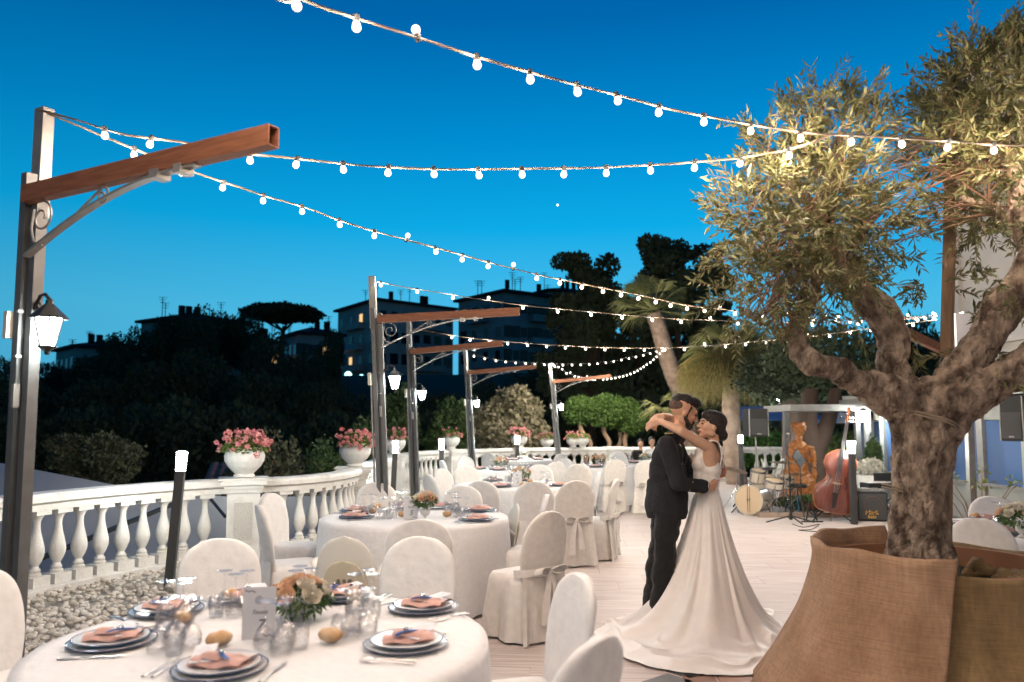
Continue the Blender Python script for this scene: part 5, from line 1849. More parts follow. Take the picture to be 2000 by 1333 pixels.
def sprig(p, d, L, k=7):
    pts = [p]
    q = p.copy(); dd = d.copy()
    for _ in range(3):
        dd = (dd + Vector((rg.gauss(0, .18), rg.gauss(0, .18), rg.gauss(0, .15) - 0.04))).normalized()
        q = q + dd * L / 3
        pts.append(q.copy())
    tw.tube(pts, [0.0028, 0.0022, 0.0018, 0.0009], 3, caps=False)
    for j in range(k):
        t = (j + 0.6) / k * 3
        i = min(2, int(t))
        b = pts[i].lerp(pts[i + 1], t - i)
        ax = (pts[i + 1] - pts[i]).normalized()
        s = ax.cross(Vector((rg.gauss(0, 1), rg.gauss(0, 1), rg.gauss(0, 1)))).normalized()
        for sg in (-1, 1):
            ld = (ax * 0.85 + s * sg * 0.75 + Vector((0, 0, rg.uniform(-.15, .15)))).normalized()
            leaf(b, ld, ax.cross(ld).cross(ld).normalized() if rg.random() < .5 else Vector((rg.gauss(0, 1), rg.gauss(0, 1), rg.gauss(0, 1))).normalized(), rg.uniform(0.042, 0.074), rg.uniform(0.0065, 0.0105))
for (px, py, rx, ry, dy, dr, n, up) in CROWN:
    c = O(px, py, dy)
    sx, sz = rx / F * OY, ry / F * OY
    for _ in range(int(n * 0.50)):
        d = Vector((rg.gauss(0, 1), rg.gauss(0, 1), rg.gauss(0, 1))).normalized()
        k = rg.random() ** 0.4
        p = c + Vector((d.x * sx, d.y * dr, d.z * sz)) * k
        g = (d * 0.8 + Vector((rg.gauss(0, .5), rg.gauss(0, .5), up + rg.gauss(0, .4)))).normalized()
        sprig(p, g, rg.uniform(0.12, 0.24))
# thin inner branches joining limbs to the crown
for _ in range(170):
    a, b = rg.choice(tree_pts)
    p = a.lerp(b, rg.random())
    c = rg.choice(CROWN[:8])
    q = O(c[0] + rg.gauss(0, .4) * c[2], c[1] + rg.gauss(0, .4) * c[3], c[4])
    if (q - p).length > 0.75: q = p + (q - p).normalized() * 0.75
    m = p.lerp(q, 0.5) + Vector((rg.gauss(0, .05), rg.gauss(0, .05), rg.gauss(0, .05) + .04))
    tw.tube(spline([p, m, q], 4), [0.006 * (1 - 0.1 * k) for k in range(9)], 4, caps=False)
# tall whip above the crown, twigs hanging from the fork
for (x0, y0, x1, y1) in ((1615, 190, 1625, 110), (1570, 210, 1565, 160), (1640, 200, 1650, 155), (1690, 230, 1695, 190), (1780, 640, 1790, 740), (1785, 680, 1800, 720), (1760, 740, 1790, 770), (1940, 95, 1940, 40), (1985, 110, 1990, 35), (1860, 110, 1855, 55), (1785, 210, 1775, 165), (1905, 640, 1925, 600), (1930, 700, 1960, 690), (1690, 745, 1690, 720)):
    a, b = O(x0, y0, .05), O(x1, y1, .05)
    sprig(a, (b - a).normalized(), (b - a).length, 9)
obj('crown', lv, M_olive, olive, ol, smooth=False, kind='stuff')
obj('twigs', tw, M_twig, olive, ol, kind='stuff')
mb = MB().tube([O(1846, 1110, .14), O(1850, 640, .22), O(1862, 185, .26)], 0.042, 4)
obj('timber_stake', mb, M_timber, None, (0, 0, 0), smooth=False, label='square timber stake standing beside the olive trunk in the pot', cat='stake')
for k, (y0, y1, nm) in enumerate(((948, 985, 'lower'), (805, 842, 'upper'))):
    mb = MB()
    for j in range(2):
        c0, c1 = (O(1736, y0 + 6 * j, -.02), O(1852, y1 + 5 * j, .12)) if k == 0 else (O(1795, y0 + 6 * j, -.17), O(1872, y1 + 5 * j, -.02))
        mid = c0.lerp(c1, .5) + Vector((0, -0.17 if k == 0 else -0.13, 0))
        mb.tube(spline([c0 + Vector((0, .08, 0)), c0, mid, c1, c1 + Vector((0.02, .09, 0))], 6), 0.0055, 6)
    obj('tie_rope', mb, M_rope, None, label=nm + ' rope tying the olive trunk to its timber stake', cat='rope', group='ropes round the olive trunk')

# ---------------------------------------------------------------- plants beyond the terrace
def blob_leaves(blobs, n, size, seed, flat=0.0, ori=0.6):
    rg = random.Random(seed)
    mb = MB()
    tot = sum(b[3] * b[4] * b[5] for b in blobs) ** 1
    for (x, y, z, rx, ry, rz) in blobs:
        k = int(n * (rx * ry * rz) / tot) + 1
        for _ in range(k):
            d = Vector((rg.gauss(0, 1), rg.gauss(0, 1), rg.gauss(0, 1))).normalized()
            q = rg.uniform(0.72, 1.06) if rg.random() < .8 else rg.uniform(.3, .9)
            nz = 1 + 0.22 * noise.noise(d * 2.3 + Vector((x, y, z)))
            p = Vector((x + d.x * rx * q * nz, y + d.y * ry * q * nz, z + d.z * rz * q * nz))
            s = size * rg.uniform(0.6, 1.4)
            u = (Vector((rg.gauss(0, 1), rg.gauss(0, 1), rg.gauss(0, 1) + 0.4)) + d * ori).normalized()
            w = u.cross(Vector((rg.gauss(0, 1), rg.gauss(0, 1), rg.gauss(0, 1)))).normalized()
            mb.add([p - u * s, p + w * s * .55, p + u * s, p - w * s * .55], [(0, 1, 2, 3)])
    return mb
def trunk_mesh(h, r, seed, forks=3, spread=0.5):
    rg = random.Random(seed)
    mb = MB()
    mb.tube([(0, 0, -0.3), (0.05, 0, h * 0.3), (0, 0.04, h * 0.55)], [r * 1.3, r, r * 0.8], 8)
    for k in range(forks):
        a = rg.uniform(0, 6.28)
        mb.tube([(0, 0.02, h * 0.5), (spread * .4 * math.cos(a), spread * .4 * math.sin(a), h * 0.72), (spread * math.cos(a), spread * math.sin(a), h * 0.95)], [r * .7, r * .5, r * .2], 6)
    return mb
M_dark = mat('night_foliage', (0.030, 0.045, 0.022), 0.85, color2=(0.075, 0.10, 0.05), vscale=0.6)
M_trunkd = mat('dark_trunk', (0.06, 0.045, 0.03), 0.9)
def proto_tree(name, label, seed, blobs, n, size, m, h, r, forks, cat='tree', group=None, tm=None):
    t = thing(name, label, cat, (0, 0, 0), 0, group)
    obj('crown', blob_leaves(blobs, n, size, seed), m, t, smooth=False, kind='stuff')
    obj('trunk', trunk_mesh(h, r, seed, forks, 0.3 * blobs[0][3] * 2), tm or M_trunkd, t)
    return t
rg = random.Random(4)
def rblobs(seed, base=0.55, k=9):
    rg = random.Random(seed)
    out = [(0, 0, 0.56, 0.36, 0.34, 0.36)]
    for _ in range(k):
        a = rg.uniform(0, 6.28); q = rg.uniform(.14, .34)
        out.append((q * math.cos(a), q * math.sin(a), rg.uniform(.32, .86), rg.uniform(.13, .2), rg.uniform(.13, .2), rg.uniform(.10, .17)))
    return out
WOOD = 'dark wood on the hillside'
dark_label = 'dark leafy tree in the unlit wood beyond the balustrade'
protoD = [proto_tree('woodland_tree', dark_label, 10 + k, rblobs(30 + k), 5200, 0.022, M_dark, 0.8, 0.02, 4, group=WOOD) for k in range(3)]
usedp = set()
def dark_tree(px, pytop, Y, wpx, k=None, label=None, base=None):
    top = P(px, pytop, Y)
    zb = terrain_z(top.x, Y) - 0.3 if base is None else base
    h = (top.z - zb) / 0.98
    wr = wpx / F * Y / 0.95
    k = rg.randrange(3) if k is None else k
    o = protoD[k]
    if k in usedp:
        o = dup(protoD[k], (top.x, Y, zb), rg.uniform(0, 6), label or dark_label, WOOD, (wr, wr, h))
    else:
        usedp.add(k); o.location = (top.x, Y, zb); o.scale = (wr, wr, h)
        if label: o['label'] = label
    return o
for a in [(20, 700, 60, 150), (95, 705, 66, 130), (180, 690, 62, 120), (235, 655, 66, 110), (285, 640, 70, 110), (330, 612, 74, 100), (385, 615, 72, 110), (430, 604, 78, 110), (480, 608, 78, 100), (520, 650, 60, 110), (590, 690, 58, 130), (640, 655, 64, 70), (655, 640, 80, 50),
          (60, 740, 45, 200), (180, 735, 44, 190), (300, 700, 46, 190), (410, 690, 48, 190), (520, 720, 44, 180), (610, 740, 42, 150), (700, 765, 44, 140), (770, 740, 46, 110), (860, 760, 44, 130), (950, 740, 46, 130), (1040, 720, 46, 120), (1090, 690, 48, 110),
          (30, 800, 32, 240), (150, 790, 33, 220), (280, 780, 34, 230), (400, 785, 33, 220), (520, 790, 34, 220), (640, 800, 33, 200), (740, 800, 33, 170), (880, 790, 33, 170), (1010, 770, 36, 170), (1110, 740, 38, 150), (1180, 650, 42, 170), (1230, 640, 40, 150), (1330, 640, 42, 150), (1400, 640, 40, 150),
          (1480, 640, 38, 180), (1590, 640, 38, 190), (1700, 650, 36, 180), (1780, 600, 40, 130), (1840, 640, 38, 150), (1300, 740, 34, 180), (1420, 740, 34, 180), (1560, 730, 32, 200), (1680, 740, 30, 170), (1790, 700, 32, 150), (1900, 700, 33, 160)]:
    dark_tree(*a)
tall = [((1150, 482, 36, 190), 'tall dark tree with gaps against the sky, left of the leaning palm crown'), ((1250, 560, 38, 150), 'dark tree between the two tall sky-lit trees'), ((1318, 448, 34, 210), 'tallest dark tree against the sky, above the leaning palm'), ((1390, 500, 37, 120), 'dark tree half hidden by the left edge of the olive crown')]
for k, (a, lab) in enumerate(tall):
    t = thing('tall_tree', lab, 'tree', (0, 0, 0))
    px, pyt, Y, w = a
    top = P(px, pyt, Y); zb = terrain_z(top.x, Y)
    h = top.z - zb; wr = w / F * Y / 2
    r2 = random.Random(60 + k)
    bl = []
    for _ in range(70):
        q = r2.uniform(0.1, 1) ** .7; a_ = r2.uniform(0, 6.28)
        zz = r2.uniform(.38, .95)
        q *= 1 - max(0, zz - .6) * 1.1
        bl.append((wr * .9 * q * math.cos(a_), wr * .8 * q * math.sin(a_), h * zz, wr * r2.uniform(.14, .36), wr * .25, wr * r2.uniform(.10, .26)))
    obj('crown', blob_leaves(bl, 22000, 0.12, 60 + k), M_dark, t, smooth=False, kind='stuff')
    mb = MB().tube([(0, 0, 0), (0.1, 0, h * .4), (0, 0, h * .8)], [0.3, .22, .08], 8)
    for _ in range(12):
        b = r2.choice(bl)
        mb.tube([(0, 0, h * r2.uniform(.35, .55)), (b[0] * .5, b[1] * .5, b[2] * .85), (b[0], b[1], b[2])], [.12, .08, .03], 5)
    obj('trunk', mb, M_trunkd, t)
    t.location = (top.x, Y, zb)
# umbrella pine
Yp = 84; c = P(547, 612, Yp)
t = thing('umbrella_pine', 'umbrella pine with flat dark crown silhouetted on the skyline', 'tree', (c.x, Yp, terrain_z(c.x, Yp)))
z0 = c.z - t.location.z
bl = [(0, 0, z0, 4.1, 3.5, 0.95)] + [(3.6 * math.cos(k * .9) * (.5 + .5 * (k % 2)), 3 * math.sin(k * .9), z0 + (-.25 if k % 3 else .3), 1.3, 1.3, .55) for k in range(8)]
obj('crown', blob_leaves(bl, 9000, 0.20, 3), M_dark, t, smooth=False, kind='stuff')
mb = MB().tube([(0.3, 0, 0), (0.2, 0, z0 * .55), (0.5, 0, z0 * .8)], [.4, .28, .22], 8)
for dx in (-2.6, -1.2, 1.6, 2.8):
    mb.tube([(0.4, 0, z0 * .72), (dx * .5, 0, z0 * .85), (dx, 0, z0)], [.16, .11, .05], 6)
obj('trunk', mb, M_trunkd, t)

# shrubs near the balustrade
def shrub(label, px0, px1, pyt, Y, m, seed, n=4200, size=0.05, name='shrub', zb=-1.2, depth=1.0, k=9, trunk=True):
    a, b, tp = P(px0, 830, Y), P(px1, 830, Y), P((px0 + px1) / 2, pyt, Y)
    w = (b.x - a.x) / 2; h = tp.z - zb
    t = thing(name, label, 'shrub', ((a.x + b.x) / 2, Y, zb))
    r2 = random.Random(seed)
    bl = [(0, 0, h * .5, w * .72, depth * .7, h * .42)]
    for _ in range(k):
        an = r2.uniform(-PI, PI)
        bl.append((w * .62 * math.cos(an), depth * .5 * math.sin(an), h * r2.uniform(.35, .82), w * r2.uniform(.26, .4), depth * .45, h * r2.uniform(.10, .18)))
    obj('foliage', blob_leaves(bl, n, size, seed), m, t, smooth=False, kind='stuff')
    if trunk:
        obj('stem', trunk_mesh(h * .8, .05, seed, 5, w * .6), M_twig, t)
    return t
M_beige = mat('oleander_leaf', (0.16, 0.15, 0.07), 0.8, color2=(0.34, 0.29, 0.20), vscale=5)
M_green = mat('garden_leaf', (0.035, 0.07, 0.02), 0.7, color2=(0.07, 0.11, 0.03), vscale=4)
M_topi = mat('topiary_leaf', (0.03, 0.07, 0.01), 0.7, color2=(0.075, 0.135, 0.022), vscale=7)
M_dol = mat('dim_olive_leaf', (0.06, 0.07, 0.035), 0.8, color2=(0.11, 0.11, 0.06), vscale=4)
shrub('broad beige-flowering shrub lit from below, right of the third slim lamp post', 918, 1078, 746, 24.0, M_beige, 5, 8000, 0.085, 'oleander', 0.0)
shrub('green bush behind the first two slim lamp posts', 745, 830, 735, 23, M_green, 6, 5000, 0.06, 'bush', -1)
shrub('green bush left of the beige shrub', 820, 935, 762, 23.5, M_green, 7, 6000, 0.06, 'bush', -1)
shrub('dim bush above the second urn', 660, 770, 800, 20, M_green, 8, 4500, 0.055, 'bush', -2)
shrub('grey-green shrub behind the first flower urn', 425, 600, 816, 15.5, M_dol, 9, 6500, 0.05, 'shrub', -1.6)
shrub('dark green bush right of the first flower urn, above the tiled roof', 585, 680, 838, 16.5, M_green, 13, 4200, 0.05, 'bush', -1.6)
t = shrub('small spreading tree below the tall lamp post, faintly lit', 97, 292, 838, 14.5, M_dol, 12, 8500, 0.04, 'spreading_tree', 0.25, 0.9, 12)
obj('trunk', MB().tube([(0.1, 0, -3.6), (0.05, 0, -0.5), (0, 0, 0.25)], [.14, .1, .07], 8), M_bark, t)
shrub('ivy-covered bush at the corner of the pavilion', 1683, 1722, 842, 15.0, M_green, 14, 2600, 0.035, 'bush', 0.0, 0.3)
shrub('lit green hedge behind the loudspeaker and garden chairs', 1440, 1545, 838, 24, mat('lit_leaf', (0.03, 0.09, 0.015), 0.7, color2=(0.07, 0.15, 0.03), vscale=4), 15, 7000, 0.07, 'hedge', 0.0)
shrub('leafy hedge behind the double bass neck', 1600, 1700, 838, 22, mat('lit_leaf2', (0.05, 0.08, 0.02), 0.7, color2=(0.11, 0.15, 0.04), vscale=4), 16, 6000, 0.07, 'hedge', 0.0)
shrub('low green planting with red flowers at the foot of the statue', 1490, 1690, 965, 14.4, M_leaf, 17, 6500, 0.03, 'flower_bed', 0.0, 0.5)
mb = MB()
r3 = random.Random(5)
for _ in range(26):
    blossom_cluster(mb, P(r3.uniform(1575, 1640), r3.uniform(985, 994), 13.85), 0.03, 10, r3)
obj('red_blossom', mb, mat('red_flower', (0.6, 0.03, 0.02), 0.6), None, label='row of small red flowers below the double bass', cat='flowers', smooth=False, kind='stuff')
obj('bed_kerb', MB().bar(P(1480, 1008, 13.6), P(1720, 1008, 13.6), 0.2, 0.12), mat('kerb_stone', (0.30, 0.22, 0.17), 0.85, var=0.1), None, label='low stone kerb of the flower bed behind the band', cat='kerb', smooth=False)

# topiary: rounded heads on bent stems
for k, (px, py, rp, bx, by, lab) in enumerate([(1132, 801, 34, 1152, 872, 'leftmost rounded topiary tree, its head touching the lamp post'), (1182, 803, 40, 1183, 875, 'middle rounded topiary tree on a bent stem'), (1232, 822, 32, 1204, 875, 'rightmost rounded topiary tree leaning right'), (1222, 800, 26, 1196, 875, 'small rounded topiary head behind the middle and right ones')]):
    Y = 23.6 + 0.25 * k
    c = P(px, py, Y); b = P(bx, by, Y)
    t = thing('topiary_tree', lab, 'topiary tree', (b.x, Y, 0), 0, 'rounded topiary trees')
    r = rp / F * Y
    d = c - Vector((b.x, Y, 0))
    obj('crown', blob_leaves([(d.x, 0, d.z, r, r, r * .82), (d.x, 0, d.z, r * .9, r * .9, r * .75)], 9000, 0.040, 70 + k, ori=1.5), M_topi, t, smooth=False, kind='stuff')
    obj('stem', MB().tube(spline([(0, 0, -.1), (d.x * .1 - .1, 0, d.z * .25), (d.x * .3 + .12, 0, d.z * .5), (d.x * .7 - .05, 0, d.z * .7), (d.x, 0, d.z)], 5), [.07] * 21, 7), mat('topiary_stem', (0.30, 0.20, 0.13), 0.9, bump=.5), t)

# palms
M_palm = mat('palm_blade', (0.09, 0.12, 0.035), 0.6, color2=(0.26, 0.25, 0.10), vscale=1.5)
M_palmtr = mat('palm_trunk', (0.22, 0.15, 0.11), 0.95, color2=(0.34, 0.25, 0.19), vscale=6, bump=1.5, bscale=14)
def blade(mb, pts, w):
    n = len(pts)
    for i in range(n - 1):
        pass
    vs = []
    for i, p in enumerate(pts):
        t = (pts[min(i + 1, n - 1)] - pts[max(0, i - 1)])
        s = t.cross(Vector((0.3, -1, 0.25))).normalized()
        ww = w * (1 - (i / (n - 1)) ** 2 * 0.95)
        vs += [p - s * ww, p + s * ww]
    mb.add(vs, [(2 * i, 2 * i + 1, 2 * i + 3, 2 * i + 2) for i in range(n - 1)])
def fan_leaf(mb, base, d, r2, L=0.7, stalk=0.7, nb=22, droop=0.25, w=0.018):
    d = d.normalized()
    hub = base + d * stalk
    mb.tube([base, hub], [0.02, 0.012], 4, caps=False)
    side = d.cross(Vector((0, 0, 1)))
    if side.length < .1: side = Vector((1, 0, 0))
    side.normalize()
    for k in range(nb):
        a = (k / (nb - 1) - .5) * 2.6
        e = (d * math.cos(a) + side * math.sin(a)).normalized()
        LL = L * (1 - 0.25 * abs(a) / 1.3) * r2.uniform(.9, 1.1)
        p1 = hub + e * LL * .55
        p2 = hub + e * LL + Vector((0, 0, -droop * LL * r2.uniform(.5, 1.5)))
        blade(mb, [hub, p1, p2], w)
def palm(label, trunk_px, crown_px, Y, tr, n, L, stalk, seed, skirt=0, group='palms'):
    r2 = random.Random(seed)
    pts = [P(a, b, Y) for a, b in trunk_px]
    base = Vector((pts[0].x, Y, 0))
    pts[0] = base.copy()
    t = thing('palm_tree', label, 'palm tree', base, 0, group)
    path = spline([p - base for p in pts], 10)
    rr = [tr * (1.15 - 0.25 * i / len(path)) * (1 + 0.06 * (i % 2)) for i in range(len(path))]
    me = MB().tube(path, rr, 16).mesh('trunk', True)
    obj('trunk', me, M_palmtr, t)
    c = P(*crown_px, Y) - base
    mb = MB()
    for _ in range(n):
        a = r2.uniform(0, 2 * PI); e = r2.uniform(-0.35, 1.2)
        d = Vector((math.cos(a) * math.cos(e), math.sin(a) * math.cos(e), math.sin(e)))
        fan_leaf(mb, c, d, r2, L * r2.uniform(.85, 1.15), stalk * r2.uniform(.8, 1.15), 18, 0.45)
    obj('crown', mb, M_palm, t, smooth=False, kind='stuff')
    if skirt:
        mb = MB()
        for _ in range(skirt):
            a = r2.uniform(0, 2 * PI)
            R1 = r2.uniform(0.35, 1.5)
            zz = r2.uniform(-0.35, 0.15) - 0.12 * R1
            p0 = c + Vector((0.2 * math.cos(a), 0.2 * math.sin(a), zz + .2))
            p1 = c + Vector((R1 * .7 * math.cos(a), R1 * .7 * math.sin(a), zz + .25))
            p2 = c + Vector((R1 * math.cos(a + .05), R1 * math.sin(a + .05), zz - .05))
            p3 = p2 + Vector((0.08 * math.cos(a) * R1, 0, -r2.uniform(.25, .95)))
            blade(mb, [p0, p1, p2, p3], 0.012)
        obj('dry_skirt', mb, mat('dry_palm', (0.17, 0.15, 0.05), 0.8, color2=(0.40, 0.32, 0.13), vscale=9), t, smooth=False, kind='stuff')
    return t
palm('thick palm with a shaggy drooping skirt right of the couple', [(1440, 948), (1432, 880), (1428, 800), (1430, 720)], (1432, 706), 21.0, .24, 46, .85, .75, 5, 2600)
palm('leaning palm with small fan crown behind the festoon lights', [(1360, 900), (1342, 800), (1318, 740), (1300, 690), (1286, 640), (1276, 612)], (1274, 604), 25.0, .27, 34, .75, .75, 6)
palm('low fan palm sprouting behind the man\'s head', [(1330, 900), (1325, 860), (1322, 835)], (1322, 812), 23.5, .12, 12, .75, .55, 7)
t = thing('forked_tree', 'dark forked tree trunk behind the carved statue', 'tree', P(1588, 950, 17.5) * 1.0)
t.location.z = 0
tl = -t.location
obj('trunk', MB().tube([Vector((P(1588, 950, 17.5).x, 17.5, 0)), P(1585, 880, 17.5), P(1578, 830, 17.5), P(1582, 760, 17.5)], [.33, .28, .2, .18], 12).tube([P(1586, 885, 17.5), P(1608, 850, 17.5), P(1625, 800, 17.5), P(1632, 760, 17.5)], [.25, .19, .15, .13], 12), mat('rough_bark', (0.10, 0.065, 0.05), 0.95, bump=1.5, bscale=20), t, tl)
obj('crown', blob_leaves([(P(1605, 700, 17.5).x, 17.5, P(1605, 700, 17.5).z, 1.3, 1, .7)], 3500, .07, 8), M_dark, t, tl, smooth=False, kind='stuff')
t = thing('straight_trunk_tree', 'straight dark trunk left of the carved statue', 'tree', (P(1545, 950, 19).x, 19, 0))
tl = -t.location
obj('trunk', MB().tube([Vector((P(1545, 950, 19).x, 19, 0)), P(1545, 860, 19), P(1545, 780, 19)], [.24, .21, .2], 12), mat('rough_bark', (0.10, 0.065, 0.05), 0.95, bump=1.5, bscale=20), t, tl)
obj('crown', blob_leaves([(P(1545, 740, 19).x, 19, P(1545, 740, 19).z, 1.4, 1, .6)], 3000, .07, 9), M_dark, t, tl, smooth=False, kind='stuff')

# ---------------------------------------------------------------- roofs below the terrace on the left
M_tent = mat('pale_canopy_fabric', (0.50, 0.52, 0.55), 0.8, var=0.05, vscale=2)
t = thing('canopy_roof', 'large pale blue-looking canopy roof below the balustrade on the left', 'canopy', (0, 0, 0))
far = [P(-420, 830, 15), P(-60, 893, 13.2), P(237, 950, 11.6)]
farb = [P(-420, 830, 15), P(-60, 893, 13.2), P(237, 950, 11.6), P(460, 972, 12.4), P(700, 968, 14)]
near = [Vector((-12, 6.0, -1.6)), Vector((-8.2, 6.8, -1.5)), Vector((-6.2, 8.2, -1.3)), Vector((-5.0, 9.4, -1.3)), Vector((-3.4, 11.4, -1.3))]
vs = []
for k in range(9):
    s = k / 8
    for i in range(5):
        q = farb[i].lerp(near[i], s); q.z -= 0.12 * math.sin(PI * s); vs.append(q)
obj('canvas', MB().add(vs, [(k * 5 + i, k * 5 + i + 1, (k + 1) * 5 + i + 1, (k + 1) * 5 + i) for k in range(8) for i in range(4)]), M_tent, t)
obj('valance', MB().add([*farb] + [q - Vector((0, -0.02, 0.25)) for q in farb], [(i, i + 1, i + 6, i + 5) for i in range(4)]), M_tent, t)
obj('roof_truss', MB().bar(P(50, 1103, 9.0), P(395, 962, 11.5), 0.06, 0.05), M_dgrey, t, smooth=False)
obj('roof_truss', MB().bar(P(395, 955, 11.5), P(440, 1010, 10.6), 0.03, 0.03), M_dgrey, t, smooth=False)
for q in (far[0], farb[4], near[0], near[4], near[2]):
    obj('tent_pole', MB().bar((q.x, q.y, -3.5), (q.x, q.y, q.z - .02), .06, .06), M_lgrey, t, smooth=False)
t = thing('tiled_roof', 'low red-brown tiled roof behind the first flower urn', 'roof', P(530, 920, 16.5))
tl = -t.location
M_tile = mat('roof_tile', (0.13, 0.06, 0.05), 0.85, color2=(0.22, 0.11, 0.09), vscale=5)
a, b = P(398, 940, 15.5), P(700, 940, 15.5)
c_, d_ = P(412, 905, 17.5), P(700, 909, 17.5)
mb = MB()
def tf(u, v):
    p = a.lerp(b, u).lerp(c_.lerp(d_, u), v)
    p.z += 0.035 * abs(math.sin(u * PI * 17)) + 0.012 * ((v * 7) % 1.0)
    return p
mb.grid(120, 29, tf)
obj('tiles', mb, M_tile, t, tl)
obj('house_wall', MB().box(((a.x + b.x) / 2, 17.3, -1.6), (abs(b.x - a.x) * .95, 3.2, 3.9)), M_render, t, tl, smooth=False)

# ---------------------------------------------------------------- apartment houses on the hill
M_wall = mat('dusk_plaster', (0.50, 0.47, 0.45), 0.9, var=0.15, vscale=.3)
M_wall2 = mat('dusk_plaster_dark', (0.38, 0.37, 0.38), 0.9, var=0.15, vscale=.3)
M_roofd = mat('dark_roof', (0.03, 0.03, 0.035), 0.9)
M_win = mat('dark_window', (0.01, 0.012, 0.02), 0.15)
M_shut = mat('grey_shutter', (0.42, 0.42, 0.44), 0.7)
M_wlit = emat('lit_window', (1.0, 0.62, 0.28), 1.1)
M_wcool = emat('cool_lamp', (0.4, 0.9, 1.0), 4.0)
def apartment(label, corner, left, right, ztop, zbase, floors, lit, seed, m, over=0.8, cols=(4, 7)):
    r2 = random.Random(seed)
    t = thing('apartment_building', label, 'building', (corner[0], corner[1], zbase), 0, 'apartment blocks on the hill')
    C = Vector((corner[0], corner[1], 0)); Lp = Vector((left[0], left[1], 0)); Rp = Vector((right[0], right[1], 0))
    B = Lp + (Rp - C)
    o = C
    loc = [p - C for p in (C, Rp, B, Lp)]
    H = ztop - zbase
    mb = MB()
    mb.add([(*p.xy, 0) for p in loc] + [(*p.xy, H) for p in loc], [(0, 1, 5, 4), (1, 2, 6, 5), (2, 3, 7, 6), (3, 0, 4, 7), (4, 5, 6, 7)])
    obj('wall', mb, m, t, smooth=False)
    cen = (loc[0] + loc[2]) / 2
    ex = [p + (p - cen).normalized() * over for p in loc]
    mb = MB()
    mb.add([(*p.xy, H) for p in ex] + [(*p.xy, H + .35) for p in ex] + [(cen.x, cen.y, H + 1.5)], [(3, 2, 1, 0), (0, 1, 5, 4), (1, 2, 6, 5), (2, 3, 7, 6), (3, 0, 4, 7), (4, 5, 8), (5, 6, 8), (6, 7, 8), (7, 4, 8)])
    rf = obj('roof', mb, M_roofd, t, smooth=False)
    for k in range(3):
        q = ex[0].lerp(ex[1], r2.random()) * .6 + cen * .4
        obj('chimney', MB().box((q.x, q.y, H + 1.2), (.6, .6, 1.6)), M_roofd, rf, smooth=False)
    for k in range(5):
        q = ex[0].lerp(ex[k % 2 * 2 + 1], r2.uniform(.1, .9)) * .75 + cen * .25
        hh = r2.uniform(1.2, 3.2)
        mb = MB().tube([(q.x, q.y, H), (q.x, q.y, H + hh)], .05, 4)
        for j in range(3):
            mb.bar((q.x - .5 + .1 * j, q.y, H + hh - .3 * j), (q.x + .5 - .1 * j, q.y, H + hh - .3 * j), .05, .05)
        obj('antenna', mb, M_roofd, rf, smooth=False)
    for side, (e0, e1, nc) in enumerate(((loc[3], loc[0], cols[0]), (loc[0], loc[1], cols[1]))):
        d = (e1 - e0); Ls = d.length; d.normalize(); nrm = Vector((d.y, -d.x, 0))
        M = Matrix((d, nrm, Vector((0, 0, 1)))).transposed()
        for fl in range(floors):
            for c in range(nc):
                q = e0 + d * Ls * (c + .5) / nc + nrm * 0.03
                z = H - 1.9 - fl * 3.0
                if z < 1: continue
                isl = (side, fl, c) in lit
                w = obj('window', MB().box((q.x, q.y, z), (1.3, .06, 1.5), M), M_shut if r2.random() < .5 and not isl else M_win, t, smooth=False)
                q2 = q + nrm * 0.05
                obj('pane', MB().box((q2.x, q2.y, z), (1.0, .03, 1.25), M), M_wlit if isl else M_win, w, smooth=False)
            if fl % 1 == 0:
                q = e0 + d * Ls * (.5 + .15 * side) + nrm * .55
                obj('balcony', MB().box((q.x, q.y, H - 3.0 - fl * 3.0), (Ls * .4, 1.0, .9), M), M_shut if fl % 2 else m, t, smooth=False)
    return t
apartment('apartment block left of the first slim lamp post, one warm lit window', (-18.6, 105), (-26.5, 116), (-8.8, 114), 18.7, 5, 4, {(0, 2, 1), (0, 0, 2)}, 1, M_wall)
apartment('tall dark apartment block behind the second slim lamp post', (-1.0, 96), (-7.3, 104), (6.0, 101), 18.3, 3, 5, {(0, 0, 0)}, 2, M_wall2)
apartment('apartment block half hidden by the tall trees', (5.5, 112), (1.5, 118), (14, 116), 21.2, 4, 5, set(), 3, M_wall2)
apartment('low house peeping over the wood, left of the umbrella pine', (-41.5, 92), (-46.2, 95), (-34, 97), 14.2, 5, 2, set(), 4, M_wall)
apartment('low house under the umbrella pine with a small lit window', (-33, 96), (-40, 100), (-30, 99), 12.0, 5, 2, {(1, 0, 2)}, 5, M_wall, cols=(5, 3))
apartment('house with pitched roof right of the umbrella pine', (-27.5, 98), (-31.5, 104), (-22.5, 101), 13.2, 5, 2, {(1, 0, 4)}, 6, M_wall2)
apartment('faint house at the far left behind the tall lamp post', (-56, 98), (-62, 104), (-50, 104), 11.5, 4, 2, set(), 7, M_wall)
for k, (px, py, Y, r) in enumerate([(680, 733, 95, .45), (706, 738, 94, .4), (867, 748, 90, .4), (1223, 607, 60, .2), (1517, 768, 32, .10), (1523, 779, 31, .13)]):
    t = thing('street_lamp', ['distant cyan street lamp below the apartment block', 'second distant cyan street lamp beside the first', 'distant cyan street lamp between the slim lamp posts', 'pale light glimpsed in the wood', 'upper small white lamp above the loudspeaker', 'lower small white lamp above the loudspeaker'][k], 'street lamp', (P(px, py, Y).x, Y, 0), 0, 'distant lamps')
    c = P(px, py, Y)
    obj('lamp_head', MB().ell((0, 0, c.z), r, nu=10, nv=8), M_wcool if k < 4 else M_boll, t)
    obj('lamp_pole', MB().tube([(0, .1, 0), (0, .1, c.z)], .05, 5), M_dgrey, t)

